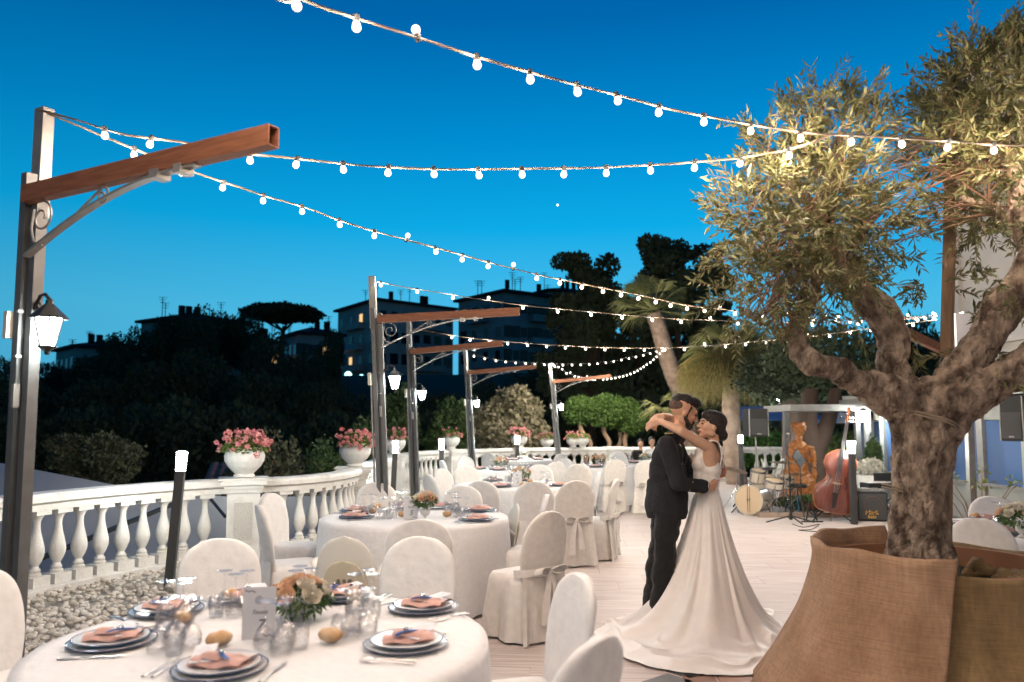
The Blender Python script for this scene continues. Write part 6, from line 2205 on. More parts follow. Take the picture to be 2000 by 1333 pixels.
# ---------------------------------------------------------------- house and pavilion on the right
M_hwall = mat('cream_house_plaster', (0.52, 0.47, 0.42), 0.9, var=0.06, vscale=1.5, bump=.2, bscale=30)
M_frame = mat('grey_green_frame', (0.28, 0.29, 0.27), 0.6, var=.08, vscale=3)
M_pane = mat('blue_reflecting_glass', (0.06, 0.12, 0.26), 0.12, spec=0.8)
hs = thing('house', 'cream plastered house at the right edge, behind the olive tree', 'house', (9.0, 12.5, 0))
obj('wall', MB().box((4, -4.0, 4.15), (8, 14, 8.3)), M_hwall, hs, smooth=False)
obj('cornice', MB().box((3.9, -4.0, 8.35), (8.5, 14.4, .22)), M_hwall, hs, smooth=False)
for z in (5.9, 3.15):
    obj('string_course', MB().box((-.06, -4, z), (.14, 14.1, .13)), M_hwall, hs, smooth=False)
for z in (0.9, 2.6):
    pass
for y in (1.6, -0.6, -5.4):
    for z, h in ((4.55, 1.9), (7.1, 1.4), (2.0, 1.6)):
        fr = obj('wall_panel', MB().box((-.02, y, z), (.05, 1.5, h)), M_hwall, hs, smooth=False)
        obj('panel_field', MB().box((-.05, y, z), (.03, 1.2, h - .3)), M_hwall, fr, smooth=False)
for y in (-2.2,):
    for z in (4.4, 7.0):
        w = obj('window', MB().box((-.05, y, z), (.12, 1.1, 1.7)), M_frame, hs, smooth=False)
        obj('shutter', MB().box((-.12, y - .27, z), (.05, .5, 1.6)), mat('pale_shutter', (.35, .36, .34), .7), w, smooth=False)
        obj('shutter', MB().box((-.12, y + .27, z), (.05, .5, 1.6)), mat('pale_shutter', (.35, .36, .34), .7), w, smooth=False)
        obj('sill', MB().box((-.12, y, z - .9), (.25, 1.3, .08)), M_hwall, w, smooth=False)
obj('corner_pilaster', MB().box((-.03, 2.85, 4.15), (.12, .34, 8.28)), M_hwall, hs, smooth=False)

pv = thing('glazed_pavilion', 'low grey pavilion with blue reflecting glass panels on the right', 'pavilion', (7.6, 13.0, 0))
obj('roof', MB().box((1.0, 0.0, 2.16), (2.5, 8.2, .14)), mat('pale_roof_edge', (.45, .45, .43), .7), pv, smooth=False)
obj('eave_trim', MB().box((-.30, 0, 2.10), (.05, 8.25, .10)), M_lgrey, pv, smooth=False)
obj('lower_wall', MB().box((.05, 0, .33), (.06, 7.9, .62)), M_frame, pv, smooth=False)
obj('top_rail', MB().box((.05, 0, 1.86), (.08, 7.9, .36)), M_frame, pv, smooth=False)
for k in range(8):
    y = -3.8 + k * 1.1
    obj('mullion', MB().box((.03, y, 1.03), (.13, .16, 2.0)), M_lgrey if k % 2 else M_frame, pv, smooth=False)
    if k < 7:
        obj('glass_panel', MB().box((.04, y + .55, 1.16), (.03, .92, 1.02)), M_pane, pv, smooth=False)
        obj('panel_sill', MB().box((.02, y + .55, .645), (.10, .94, .05)), M_lgrey, pv, smooth=False)
obj('end_wall', MB().box((.9, 4.05, 1.05), (1.7, .1, 2.0)), mat('white_board', (.55, .56, .56), .7), pv, smooth=False)
obj('end_panel', MB().box((.55, 4.11, 1.2), (.5, .02, 1.3)), M_pane, pv, smooth=False)
obj('parapet_box', MB().box((-.1, 3.4, 1.95), (.35, .9, .5)), mat('cream_box', (.55, .52, .45), .7), pv, smooth=False)

# pergola with blue awnings behind the band
pg = thing('pergola', 'grey flat-roofed pergola behind the double bass', 'pergola', (P(1620, 830, 16.0).x, 16.0, 0))
pl_ = -pg.location
zr = P(1620, 797, 16).z
for (x0, x1) in ((1536, 1702),):
    a, b = P(x0, 797, 16), P(x1, 797, 16)
    obj('roof_slab', MB().box(((a.x + b.x) / 2, 16.6, zr), (b.x - a.x, 1.7, .13)), M_lgrey, pg, pl_, smooth=False)
for px in (1536, 1674, 1694, 1700):
    q = P(px, 830, 16 if px != 1694 else 15.8)
    obj('pillar', MB().box((q.x, q.y, zr / 2 - .04), (.10, .10, zr - .07)), M_lgrey if px > 1690 else M_grey, pg, pl_, smooth=False)
t = thing('hanging_lantern', 'very bright white lantern hanging under the pergola roof corner', 'lantern', P(1686, 812, 15.6))
obj('lantern_frame', MB().lathe([(.02, .15), (.11, .10), (.10, .09)], 6), M_black, t, smooth=False)
obj('glass_pane', MB().lathe([(.05, -.12), (.09, .09)], 6), M_boll, t, smooth=False)
M_awn = mat('blue_awning', (0.10, 0.22, 0.50), 0.8, var=.1, vscale=2)
for k, (x0, y0, x1, y1, Y, m, lab) in enumerate([(1425, 796, 1540, 822, 26, M_awn, 'blue awning behind the loudspeaker'), (1540, 802, 1610, 822, 26.3, M_awn, 'blue awning behind the statue head'), (1545, 821, 1680, 827, 25.5, mat('white_awning_edge', (.7, .7, .7), .7), 'white edge of an awning behind the pergola'), (1615, 804, 1665, 826, 25, mat('white_awning_edge', (.7, .7, .7), .7), 'white sunshade top behind the double bass neck'), (1640, 800, 1700, 824, 27, M_awn, 'blue awning right of the double bass scroll')]):
    a, b = P(x0, y0, Y + .8), P(x1, y1, Y)
    obj('awning', MB().add([(a.x, a.y, a.z), (b.x, a.y, a.z), (b.x, b.y, b.z), (a.x, b.y, b.z), (a.x, a.y, a.z + .03), (b.x, a.y, a.z + .03), (b.x, b.y, b.z + .03), (a.x, b.y, b.z + .03)], [(0, 1, 2, 3), (7, 6, 5, 4), (0, 4, 5, 1), (1, 5, 6, 2), (2, 6, 7, 3), (3, 7, 4, 0)]), m, None, label=lab, cat='awning', smooth=False, group='awnings beyond the terrace')
c = P(1089, 401, 1500)
obj('star', MB().ell((0, 0, 0), 1.5, nu=8, nv=6), emat('star_glow', (0.9, 1, 1), 6.0), None, c, label='single tiny bright star in the blue sky above the slim lamp posts', cat='star')
# brown cantilever beam carrying the string lights by the house
t = thing('bracket_beam', 'brown beam with curved bracket reaching left from the house, behind the olive trunk', 'beam', P(1880, 700, 11.0))
tl = -t.location
a, b = P(1755, 643, 10.2), P(1885, 704, 11.0)
obj('beam', MB().bar(a, b, .08, .12), M_beam, t, tl, smooth=False)
arc = spline([P(1790, 668, 10.4), P(1835, 685, 10.7), P(1868, 715, 10.95), P(1882, 770, 11.0)], 6)
obj('bracket', MB().tube(arc, .022, 6), M_lgrey, t, tl)
obj('post', MB().bar((P(1884, 700, 11.02).x, 11.02, 0), P(1884, 610, 11.02), .09, .09), M_lgrey, t, tl, smooth=False)
obj('white_board', MB().box(P(1881, 648, 10.9), (.22, .03, .52)), M_paper, t, tl, smooth=False)
# ---------------------------------------------------------------- the band corner
M_bass = mat('varnished_red_wood', (0.075, 0.014, 0.009), 0.28, color2=(0.13, 0.028, 0.014), vscale=5, stretch=(6, 6, 1), coat=0.7)
M_rib = mat('amber_varnish', (0.22, 0.065, 0.018), 0.3, color2=(0.30, 0.10, 0.03), vscale=6, stretch=(1, 1, 8), coat=0.6)
M_ebony = mat('ebony', (0.012, 0.009, 0.008), 0.35)
M_drum = mat('cream_drum_wrap', (0.62, 0.53, 0.42), 0.25, coat=0.6)
M_head = mat('drum_head', (0.66, 0.50, 0.33), 0.5)
M_statue = mat('carved_orange_wood', (0.30, 0.10, 0.025), 0.45, color2=(0.50, 0.21, 0.06), vscale=14, bump=1.2, bscale=30)
def bass_outline():
    pts = [(0.0, 0.0), (0.16, 0.01), (0.27, 0.06), (0.325, 0.17), (0.335, 0.30), (0.30, 0.42), (0.22, 0.50), (0.185, 0.56), (0.18, 0.62), (0.205, 0.70), (0.245, 0.78), (0.25, 0.86), (0.215, 0.95), (0.13, 1.02), (0.05, 1.06), (0.0, 1.065)]
    right = spline([(x, 0, z) for x, z in pts], 4)
    left = [Vector((-p.x, 0, p.z)) for p in reversed(right[1:-1])]
    return right + left
q = P(1622, 1001, 13.0)
bs = thing('double_bass', 'reddish brown double bass leaning on its stand, scroll up right', 'double bass', (q.x, 13.0, 0.0))
bs.rotation_euler = (R(-4), R(10.5), R(-22))
Zb = 0.14
out = [p + Vector((0, 0, Zb)) for p in bass_outline()]
n = len(out)
cz = Vector((0, 0, Zb + 0.5))
def plate(mb, y, dome, inset=0.0, flip=False):
    rings = [(1.0 - inset, 0), (0.93, dome * .35), (0.75, dome * .75), (0.45, dome), (0.15, dome * 1.05)]
    vs, fs = [], []
    for s_, d in rings:
        for p in out:
            c = Vector((0, 0, p.z * .55 + cz.z * .45)) if s_ < .5 else Vector((0, 0, p.z * .3 + cz.z * .7))
            w = c.lerp(p, s_)
            vs.append((w.x, y + d, w.z))
    for j in range(len(rings) - 1):
        for i in range(n):
            i2 = (i + 1) % n
            f = (j * n + i, j * n + i2, (j + 1) * n + i2, (j + 1) * n + i)
            fs.append(f[::-1] if flip else f)
    fs.append(tuple((len(rings) - 1) * n + k for k in range(n)))
    mb.add(vs, fs)
mb = MB(); plate(mb, -0.10, -0.035)
obj('front_plate', mb, M_bass, bs)
mb = MB(); plate(mb, 0.10, 0.03, 0, True)
obj('back_plate', mb, M_rib, bs)
mb = MB()
vs = [(p.x * .975, -0.098, p.z * .99 + .005) for p in out] + [(p.x * .975, 0.098, p.z * .99 + .005) for p in out]
mb.add(vs, [(i, (i + 1) % n, n + (i + 1) % n, n + i) for i in range(n)])
obj('ribs', mb, M_rib, bs)
mb = MB(); mb.tube([p + Vector((0, -.10, 0)) for p in out] + [out[0] + Vector((0, -.10, 0))], .008, 5, caps=False)
obj('purfling_edge', mb, M_rib, bs)
mb = MB().bar((0, -.13, 1.05 + Zb), (0, -.09, 1.52 + Zb), .055, .05)
obj('neck', mb, M_bass, bs)
mb = MB().add([(-.035, -.19, .68 + Zb), (.035, -.19, .68 + Zb), (.022, -.125, 1.55 + Zb), (-.022, -.125, 1.55 + Zb), (-.035, -.175, .68 + Zb), (.035, -.175, .68 + Zb), (.022, -.11, 1.55 + Zb), (-.022, -.11, 1.55 + Zb)], [(0, 1, 2, 3), (7, 6, 5, 4), (0, 4, 5, 1), (1, 5, 6, 2), (2, 6, 7, 3), (3, 7, 4, 0)])
obj('fingerboard', mb, M_ebony, bs, smooth=False)
mb = MB().tube(spline([(0, -.10, 1.50 + Zb), (0, -.06, 1.62 + Zb), (0, -.055, 1.70 + Zb), (0, -.09, 1.755 + Zb), (0, -.13, 1.73 + Zb), (0, -.12, 1.69 + Zb), (0, -.095, 1.70 + Zb)], 5), [.034 - .0004 * k for k in range(31)], 10)
sc_o = obj('scroll', mb, M_rib, bs)
for k in range(4):
    s = -1 if k % 2 else 1
    obj('tuning_peg', MB().tube([(0, -.07, 1.56 + Zb + .03 * k), (s * .10, -.07, 1.56 + Zb + .03 * k)], .007, 6).box((s * .11, -.07, 1.56 + Zb + .03 * k), (.02, .01, .035)), M_chrome, sc_o)
obj('bridge', MB().add([(-.08, -.14, .50 + Zb), (.08, -.14, .50 + Zb), (.05, -.205, .505 + Zb), (-.05, -.205, .505 + Zb), (-.08, -.14, .485 + Zb), (.08, -.14, .485 + Zb), (.05, -.205, .49 + Zb), (-.05, -.205, .49 + Zb)], [(0, 1, 2, 3), (7, 6, 5, 4), (0, 4, 5, 1), (1, 5, 6, 2), (2, 6, 7, 3), (3, 7, 4, 0)]), mat('maple', (.55, .38, .2), .5), bs, smooth=False)
obj('tailpiece', MB().add([(-.025, -.15, .08 + Zb), (.025, -.15, .08 + Zb), (.045, -.175, .36 + Zb), (-.045, -.175, .36 + Zb), (-.025, -.14, .08 + Zb), (.025, -.14, .08 + Zb), (.045, -.16, .36 + Zb), (-.045, -.16, .36 + Zb)], [(0, 1, 2, 3), (7, 6, 5, 4), (0, 4, 5, 1), (1, 5, 6, 2), (2, 6, 7, 3), (3, 7, 4, 0)]), M_ebony, bs, smooth=False)
for s in (-1, 1):
    obj('f_hole', MB().tube(spline([(s * .125, -.137, .42 + Zb), (s * .15, -.135, .44 + Zb), (s * .14, -.137, .50 + Zb), (s * .12, -.14, .55 + Zb), (s * .105, -.142, .60 + Zb), (s * .125, -.139, .62 + Zb)], 5), .008, 5), M_ebony, bs)
for k in range(4):
    x = -.024 + .016 * k
    obj('string', MB().tube([(x * 1.2, -.175, .34 + Zb), (x * 1.4, -.21, .50 + Zb), (x * .8, -.145, 1.54 + Zb)], .0022, 4), M_steel, bs)
obj('endpin', MB().tube([(0, -.03, .0), (0, -.03, Zb + .01)], .008, 6), M_chrome, bs)
def tripod(t, c, h, r, m, spread=0.35, n=3, a0=0.3, name='leg'):
    for k in range(n):
        a = a0 + k * 2 * PI / n
        obj(name, MB().tube([c + Vector((0, 0, h)), c + Vector((spread * math.cos(a), spread * math.sin(a), 0.012))], r, 6), m, t)
t = thing('instrument_stand', 'black folding stand under the double bass', 'instrument stand', (q.x + .05, 13.05, 0))
tripod(t, Vector((0, .1, 0)), .26, .012, M_black, .42, 4, .5)
obj('cradle', MB().tube([(-.2, -.1, .2), (-.15, -.02, .12), (.15, -.02, .12), (.2, -.1, .2)], .012, 6), M_black, t)

# drums
def drum(t_label, name, c, r, d, yaw, pitch, cat='drum', badge=False, group=None, strips=8):
    t = thing(name, t_label, cat, c, 0, group)
    M = Matrix.Rotation(yaw, 3, 'Z') @ Matrix.Rotation(pitch, 3, 'X')
    obj('shell', MB().lathe([(r, -d / 2), (r, d / 2)], 32, M=M, cap=False), M_drum, t)
    for s in (-1, 1):
        obj('drum_head', MB().lathe([(.001, s * d / 2), (r * .97, s * d / 2)], 32, M=M, cap=False), M_head, t)
        obj('hoop', MB().lathe([(r * 1.0, s * (d / 2 - .018)), (r * 1.05, s * (d / 2 - .018)), (r * 1.05, s * (d / 2 + .012)), (r * .98, s * (d / 2 + .012)), (r * .98, s * (d / 2 - .01))], 32, M=M, cap=False), M_drum if r > .2 else M_chrome, t)
    for k in range(strips):
        a = 2 * PI * k / strips
        p0 = M @ Vector((r * 1.04 * math.cos(a), r * 1.04 * math.sin(a), -d / 2)); p1 = M @ Vector((r * 1.04 * math.cos(a), r * 1.04 * math.sin(a), d / 2))
        obj('tension_rod', MB().tube([p0, p0.lerp(p1, .3), p0.lerp(p1, .5), p0.lerp(p1, .7), p1], [.004, .006, .012, .006, .004], 6), M_chrome, t)
    return t, M
kp = P(1472, 978, 14.0)
kd, KM = drum('cream bass drum with tan head and black double stripe', 'bass_drum', (kp.x, 14.0, .27), .255, .40, R(-42), R(90), 'bass drum')
# drum logo stripes on the front head (faces the camera side)
hd = KM @ Vector((0, 0, 1)); 
if hd.y > 0: hd = -hd
up_ = Vector((0, 0, 1)); sd = up_.cross(hd).normalized()
for s in (-1, 1):
    obj('head_stripe', MB().bar(hd * .203 + sd * .018 * s - up_ * .22, hd * .203 + sd * .018 * s + up_ * .22, .008, .002, hd), M_black, kd, smooth=False)
mb = MB()
for k in range(3):
    mb.bar(hd * .205 - sd * .035 + up_ * (.02 - .02 * k), hd * .205 + sd * .035 + up_ * (.03 - .02 * k), .006, .002, hd)
obj('emblem', mb, M_black, kd, smooth=False)
for s in (-1, 1):
    obj('spur', MB().tube([sd * s * .24 + Vector((0, 0, -.08)), sd * s * .38 + hd * .12 + Vector((0, 0, -.262))], .010, 6), M_black, kd)
for (px, py, Y, r, d, lab) in ((1480, 931, 14.2, .135, .22, 'cream tom drum mounted over the bass drum'), (1500, 941, 14.6, .12, .2, 'smaller cream tom drum behind the first tom'), (1512, 946, 13.7, .165, .13, 'cream snare drum right of the bass drum'), (1534, 942, 14.4, .15, .20, 'cream drum nearest the carved statue')):
    c = P(px, py, Y)
    t, _ = drum(lab, 'tom_drum', c, r, d, .3, R(14), 'drum', group='small drums of the kit', strips=6)
    t_h = c.z
    obj('drum_leg', MB().tube([(0, 0, -d / 2), (.02, 0, -t_h + .3)], .011, 6), M_chrome, t)
    for k in range(3):
        a = k * 2.1 + .4
        obj('foot', MB().tube([(.02, 0, -t_h + .33), (.02 + .26 * math.cos(a), .26 * math.sin(a), -t_h + .01)], .008, 5), M_chrome, t)
for (px, py, Y, r, rx, ry, lab) in ((1438, 918, 14.4, .21, -10, 18, 'tilted cymbal at the left of the drum kit'), (1528, 903, 13.9, .235, 3, 2, 'dark flat ride cymbal in the middle of the kit'), (1500, 915, 15.0, .16, 6, -8, 'small cymbal behind the toms'), (1556, 926, 14.6, .17, 4, 0, 'cymbal in front of the statue')):
    c = P(px, py, Y)
    t = thing('cymbal', lab, 'cymbal', (c.x, Y, 0), 0, 'cymbals of the drum kit')
    M = Matrix.Rotation(R(rx), 3, 'X') @ Matrix.Rotation(R(ry), 3, 'Y')
    obj('disc', MB().lathe([(.001, .02), (.03, .015), (.05, .004), (r, -.008), (r, -.011), (.05, 0), (.001, .012)], 32, (0, 0, c.z), M), mat('bronze', (.34, .24, .13), .3, metal=.9), t)
    obj('stand_pole', MB().tube([(0, 0, .35), (0, 0, c.z + .04)], [.012, .007], 6), M_chrome, t)
    tripod(t, Vector((0, 0, 0)), .42, .008, M_chrome, .3)
c = P(1557, 952, 13.9)
t = thing('drum_stool', 'black padded drum stool behind the microphone stand', 'stool', (c.x, 13.9, 0))
obj('seat', MB().lathe([(.001, c.z), (.17, c.z), (.18, c.z + .03), (.16, c.z + .06), (.001, c.z + .065)], 24), M_black, t)
obj('stem', MB().tube([(0, 0, .25), (0, 0, c.z)], .014, 6), M_chrome, t)
tripod(t, Vector((0, 0, 0)), .32, .011, M_chrome, .28)
# microphone stand
c = G(1545, 1022)
t = thing('microphone_stand', 'black tripod microphone stand in front of the drums', 'microphone stand', (c.x, c.y, 0))
top = P(1542, 866, c.y).z
obj('pole', MB().tube([(0, 0, .05), (0, 0, top * .55), (-.02, 0, top)], [.014, .012, .009], 8), M_black, t)
obj('clutch', MB().tube([(0, 0, top * .52), (0, 0, top * .58)], .025, 8), M_black, t)
for a, L in ((185, .42), (-8, .36), (-75, .30)):
    obj('leg', MB().tube([(0, 0, .12), (L * math.cos(R(a)), L * math.sin(R(a)), .02)], .012, 6), M_black, t)
obj('hub', MB().lathe([(.03, .06), (.04, .1), (.025, .16)], 10), M_black, t)
obj('boom', MB().tube([(-.02, 0, top), (.0, .1, top + .07)], .008, 6), M_black, t)
mi = obj('microphone', MB().tube([(-.0, .1, top + .05), (.03, .12, top + .13)], [.012, .016], 8), M_black, t)
obj('grille', MB().ell((.035, .125, top + .15), .024), M_lgrey, mi)
cb = spline([(-.01, -.02, top - .05), (-.10, -.03, top * .6), (-.13, -.02, top * .3), (-.05, -.02, .3)], 6)
obj('cable', MB().tube(cb, .005, 5), M_black, t)
# music stand
c = P(1560, 896, 13.2)
t = thing('music_stand', 'black music stand with tilted desk before the carved statue', 'music stand', (c.x, 13.2, 0))
obj('desk', MB().box((.0, 0, c.z), (.34, .015, .24), Matrix.Rotation(R(-35), 3, 'Y') @ Matrix.Rotation(R(50), 3, 'Z')), M_black, t, smooth=False)
obj('pole', MB().tube([(.03, 0, .2), (.02, 0, c.z)], .011, 6), M_black, t)
tripod(t, Vector((.03, 0, 0)), .3, .01, M_black, .26)
c = P(1583, 1015, 12.9)
t = thing('guitar_stand', 'black A-shaped instrument stand between microphone and double bass', 'instrument stand', (c.x, 12.9, 0))
for s in (-1, 1):
    obj('leg', MB().tube([(0, 0, .34), (s * .09, -.05, .03)], .014, 6), M_black, t)
    obj('foot_bar', MB().tube([(s * .09 - .09, -.07, .015), (s * .09 + .09, -.07, .015)], .013, 6), M_black, t)
obj('yoke', MB().tube([(-.09, -.15, .14), (-.05, -.05, .10), (.05, -.05, .10), (.09, -.15, .14)], .012, 6), M_black, t)
# loudspeakers
def speaker(label, c, w, h, d, rz, name='loudspeaker', hang=False):
    t = thing(name, label, 'loudspeaker', c, rz, 'loudspeakers')
    obj('cabinet', MB().box((0, 0, 0), (w, d, h)), M_blackm, t, bev=.012)
    obj('horn', MB().add([(-w * .38, -d / 2 - .002, h * .44), (w * .38, -d / 2 - .002, h * .44), (w * .38, -d / 2 - .002, h * .18), (-w * .38, -d / 2 - .002, h * .18), (-w * .12, -d / 2 + .03, h * .36), (w * .12, -d / 2 + .03, h * .36), (w * .12, -d / 2 + .03, h * .26), (-w * .12, -d / 2 + .03, h * .26)], [(0, 4, 5, 1), (1, 5, 6, 2), (2, 6, 7, 3), (3, 7, 4, 0), (4, 7, 6, 5)]), M_black, t, smooth=False)
    obj('grille', MB().box((0, -d / 2 - .006, -h * .15), (w * .86, .012, h * .58)), mat('speaker_grille', (.05, .05, .05), .7, bump=1, bscale=300), t, smooth=False)
    obj('logo_plate', MB().box((0, -d / 2 - .014, -h * .40), (w * .22, .004, h * .035)), M_lgrey, t, smooth=False)
    for s in (-1, 1):
        obj('side_trim', MB().box((s * w * .5, -d / 2 + .01, 0), (.014, .03, h * .97)), M_lgrey, t, smooth=False)
    return t
c = P(1475, 826, 14.8)
speaker('black loudspeaker on a pole stand beside the palm trunk', c, .37, .53, .34, R(6))
t = thing('speaker_stand', 'thin tripod pole carrying the loudspeaker behind the drums', 'speaker stand', (c.x, 14.8, 0))
obj('pole', MB().tube([(0, 0, .3), (0, 0, c.z - .27)], .018, 8), M_lgrey, t)
tripod(t, Vector((0, 0, 0)), .6, .013, M_black, .5)
c = P(1988, 818, 10.6)
speaker('black loudspeaker hanging on the pavilion at the right edge', c, .30, .62, .32, R(-62))
obj('speaker_bracket', MB().tube([P(1995, 800, 10.65), Vector((7.6, 11.0, 1.95))], .02, 6), M_black, None, label='wall bracket holding the right-edge loudspeaker to the pavilion', cat='bracket')
# bass amplifier
c = P(1700, 990, 13.1)
t = thing('bass_amplifier', 'black bass amplifier with yellow lettering beside the olive pot', 'amplifier', (c.x, 13.1, .245), R(-14))
obj('cabinet', MB().box((0, 0, 0), (.47, .38, .47)), M_blackm, t, bev=.01)
obj('grille', MB().box((0, -.196, 0), (.42, .012, .42)), mat('speaker_grille', (.05, .05, .05), .7), t, smooth=False)
obj('cone_ring', MB().lathe([(.125, 0), (.135, .006), (.145, 0)], 32, (0, -.204, .03), Matrix.Rotation(R(90), 3, 'X'), cap=False), mat('brown_ring', (.08, .05, .04), .6), t)
text_mesh('Mark', .10, 'lettering', mat('yellow_print', (.85, .45, .05), .5), t, (-.02, -.2045, -.125), (PI / 2, 0, 0), shear=.15)
text_mesh('bass', .075, 'lettering', mat('yellow_print', (.85, .45, .05), .5), t, (-.02, -.2045, -.185), (PI / 2, 0, 0), shear=.15)
obj('blue_trim', MB().box((.237, 0, 0), (.006, .3, .44)), mat('blue_plastic', (.02, .13, .35), .4), t, smooth=False)
obj('handle', MB().tube([(-.1, 0, .235), (-.09, 0, .26), (.09, 0, .26), (.1, 0, .235)], .012, 6), M_black, t)
mx = thing('small_mixer', 'small grey mixer on top of the bass amplifier', 'mixer', (c.x - .03, 13.1, .485), R(-10))
obj('box', MB().box((0, 0, .03), (.30, .22, .05)), M_lgrey, mx, smooth=False)
for k in range(6):
    obj('knob', MB().lathe([(.012, .055), (.010, .075), (.001, .076)], 8, (-.11 + .044 * k, 0, 0)), M_black, mx)
c = P(1716, 948, 13.3)
t = thing('keyboard', 'black stage keyboard on a stand left of the olive trunk', 'keyboard', (c.x + .1, 13.3, c.z), R(8))
obj('case', MB().box((0, 0, 0), (.75, .28, .09)), M_black, t, bev=.01)
obj('keys', MB().box((0, -.05, .052), (.68, .13, .012)), M_porc, t, smooth=False)
obj('music_rest', MB().box((.1, .1, .13), (.45, .02, .14)), M_black, t, smooth=False)
for s in (-1, 1):
    obj('stand_leg', MB().tube([(s * .22, -.1, -.05), (-s * .22, .1, -c.z + .01)], .016, 6), M_black, t)
c = P(1818, 935, 12.2)
t = thing('rack_case', 'black rack of sound gear on a pole right of the olive trunk', 'sound rack', (c.x, 12.2, 0))
obj('rack', MB().box((0, 0, c.z - .3), (.30, .3, .62)), M_blackm, t, bev=.01)
obj('mixer_top', MB().box((0, 0, c.z + .05), (.34, .3, .07)), M_black, t, smooth=False)
for k in range(5):
    obj('knob', MB().lathe([(.012, 0), (.010, .022), (.001, .023)], 8, (-.11 + .055 * k, -.05, c.z + .087)), M_chrome, t)
obj('pole', MB().tube([(.05, .16, 0), (.05, .16, 1.75)], .022, 8), M_black, t)
obj('winch_box', MB().box((.12, .12, 1.15), (.12, .1, .18)), M_black, t, smooth=False)
obj('crank', MB().tube([(.18, .1, 1.12), (.22, .08, .95), (.30, .08, .93)], .009, 6), M_black, t)
# carved statue
sY = 15.6
def S(px, py, dy=0): return P(px, py, sY + dy)
mb = MB()
mb.ell(S(1560, 842), (.10, .10, .125)); mb.ell(S(1556, 832), (.12, .11, .07)); mb.ell(S(1567, 836), (.07, .1, .09))
for k in range(9):
    a = k * .7
    mb.ell(S(1560, 834) + Vector((.10 * math.cos(a), .08 * math.sin(a), .03 + .02 * (k % 3))), .035, nu=8, nv=6)
mb.cap(S(1560, 850), S(1560, 862), .055, .06)
mb.ell(S(1557, 872), (.17, .12, .12)); mb.ell(S(1558, 893), (.16, .13, .16)); mb.ell(S(1559, 915), (.20, .16, .2))
mb.cap(S(1545, 868), S(1540, 905), .06, .05); mb.cap(S(1540, 905), S(1560, 925, -.15), .05, .04)
mb.cap(S(1570, 870), S(1580, 900), .055, .05)
mb.ell(S(1560, 945), (.32, .25, .32)); mb.ell(S(1548, 930), (.24, .22, .22)); mb.ell(S(1572, 965), (.28, .24, .30)); mb.ell(S(1550, 975), (.30, .24, .22))
for pts in ([(1572, 885), (1578, 876), (1586, 876), (1590, 890), (1591, 925), (1588, 950)],):
    w = [S(a, b, -.08) for a, b in pts]
    for a, b in zip(w, w[1:]): mb.cap(a, b, .045, .045, n=8)
mb.lathe([(.34, 0), (.36, .15), (.30, .5)], 20, c=(S(1560, 960).x, sY, 0))
me = remesh(mb, 'carving', .016, 2)
displace(me, .025, 11, 3); displace(me, .015, 26, 6)
st = thing('carved_statue', 'orange carved wooden figure with curly head holding a harp-like frame', 'statue', (S(1560, 960).x, sY, 0))
obj('carving', me, M_statue, st, -st.location)
# cables, small details
obj('floor_cable', MB().tube(spline([G(1548, 1024, .01), G(1570, 1030, .01), G(1600, 1024, .01), G(1585, 1034, .01), G(1560, 1036, .01), G(1610, 1040, .01)], 8), .006, 6), M_black, None, label='black cable curling on the paving by the microphone stand', cat='cable')
c = P(1700, 922, 14.6)
t = thing('planter_pot', 'white round planter behind the bollard light by the double bass', 'plant pot', (c.x, 14.6, 0), 0)
obj('pot', MB().lathe([(.16, .0), (.18, .02), (.14, .1), (.22, .35), (.27, .6), (.25, .66), (.20, .66), (.2, .6)], 24), M_stone, t)
obj('foliage', blob_leaves([(0, 0, .8, .25, .2, .16)], 700, .04, 5), M_gyps, t, smooth=False, kind='stuff')
c = P(1905, 1000, 11.0)
t = thing('young_shrub', 'thin twiggy shrub with lime leaves before the blue glass', 'shrub', (c.x, 11.0, 0))
r9 = random.Random(3); mb = MB(); ml = MB()
for k in range(9):
    e = Vector((r9.uniform(-.6, .6), r9.uniform(-.2, .2), r9.uniform(.75, .98)))
    mb.tube([(0, 0, 0), e * .5 + Vector((.04, 0, .08)), e], [.012, .008, .004], 4)
    leafy(ml, e, 14, (.09, .06, .05), .04, r9)
obj('stem', mb, M_twig, t)
obj('leaves', ml, mat('lime_leaf', (.16, .19, .04), .6), t, smooth=False, kind='stuff')
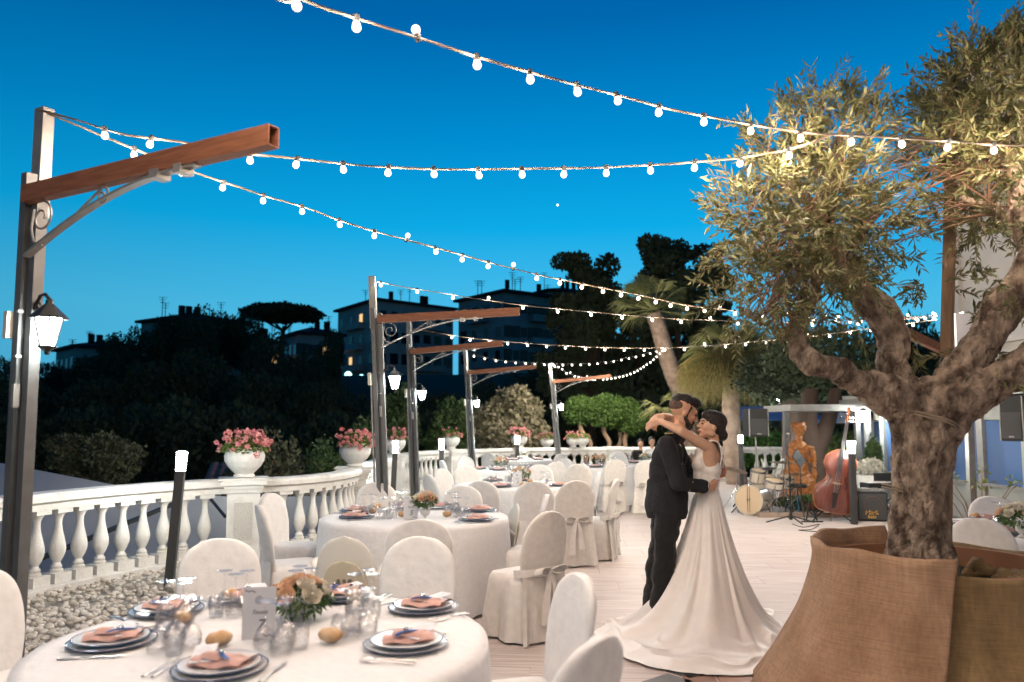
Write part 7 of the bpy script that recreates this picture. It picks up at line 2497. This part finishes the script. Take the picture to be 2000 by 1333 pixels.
# distant guests
def guest(label, px, py, Y, mtop, s=1.0):
    c = P(px, py, Y)
    t = thing('person', label, 'person', (c.x, Y, 0), 0, 'guests by the far balustrade')
    z = c.z
    mb = MB()
    mb.ell((0, -.01, z - .02), (.075, .09, .105)); mb.cap((0, 0, z - .12), (0, 0, z - .2), .045, .05)
    mb.cap((-.15, 0, z - .25), (.15, 0, z - .25), .06, .06)
    mb.ell((0, 0, z - .4), (.15, .11, .2)); mb.ell((0, 0, z - .6), (.15, .12, .15))
    mb.cap((-.18, 0, z - .27), (-.22, -.08, z - .5), .045, .04); mb.cap((-.22, -.08, z - .5), (-.12, -.28, z - .5), .04, .03); mb.ell((-.10, -.31, z - .49), (.035, .05, .02))
    mb.cap((.18, 0, z - .27), (.22, -.08, z - .5), .045, .04); mb.cap((.22, -.08, z - .5), (.10, -.28, z - .45), .04, .03); mb.ell((.08, -.31, z - .44), (.035, .05, .02))
    for s_ in (-1, 1):
        mb.cap((s_ * .08, 0, z - .68), (s_ * .10, -.40, z - .70), .075, .06); mb.cap((s_ * .10, -.40, z - .70), (s_ * .10, -.38, .08), .055, .04); mb.cap((s_ * .10, -.38, .05), (s_ * .10, -.52, .04), .04, .03)
    obj('body', remesh(mb, 'body', .014, 3), M_skin, t)
    m2 = MB()
    m2.cap((-.15, 0, z - .25), (.15, 0, z - .25), .08, .08); m2.ell((0, 0, z - .4), (.185, .14, .22)); m2.ell((0, 0, z - .6), (.18, .15, .17))
    for s_ in (-1, 1):
        m2.cap((s_ * .18, 0, z - .27), (s_ * .22, -.08, z - .5), .062, .055); m2.cap((s_ * .22, -.08, z - .5), (s_ * .12, -.25, z - .49), .053, .042)
    obj('top', remesh(m2, 'top', .014, 3), mtop, t)
    m3 = MB()
    for s_ in (-1, 1):
        m3.cap((s_ * .08, 0, z - .68), (s_ * .10, -.40, z - .70), .092, .075); m3.cap((s_ * .10, -.40, z - .70), (s_ * .10, -.38, .12), .07, .055)
    obj('trousers', remesh(m3, 'trousers', .014, 3), M_trou, t)
    obj('hair', MB().ell((0, .02, z + .02), (.085, .095, .10)), M_hair, t)
    return t
guest('seated person in dark clothes behind the far tables', 1251, 866, 20.2, M_trou)
guest('person in a white shirt just showing behind the groom', 1273, 862, 19.6, M_shirt)
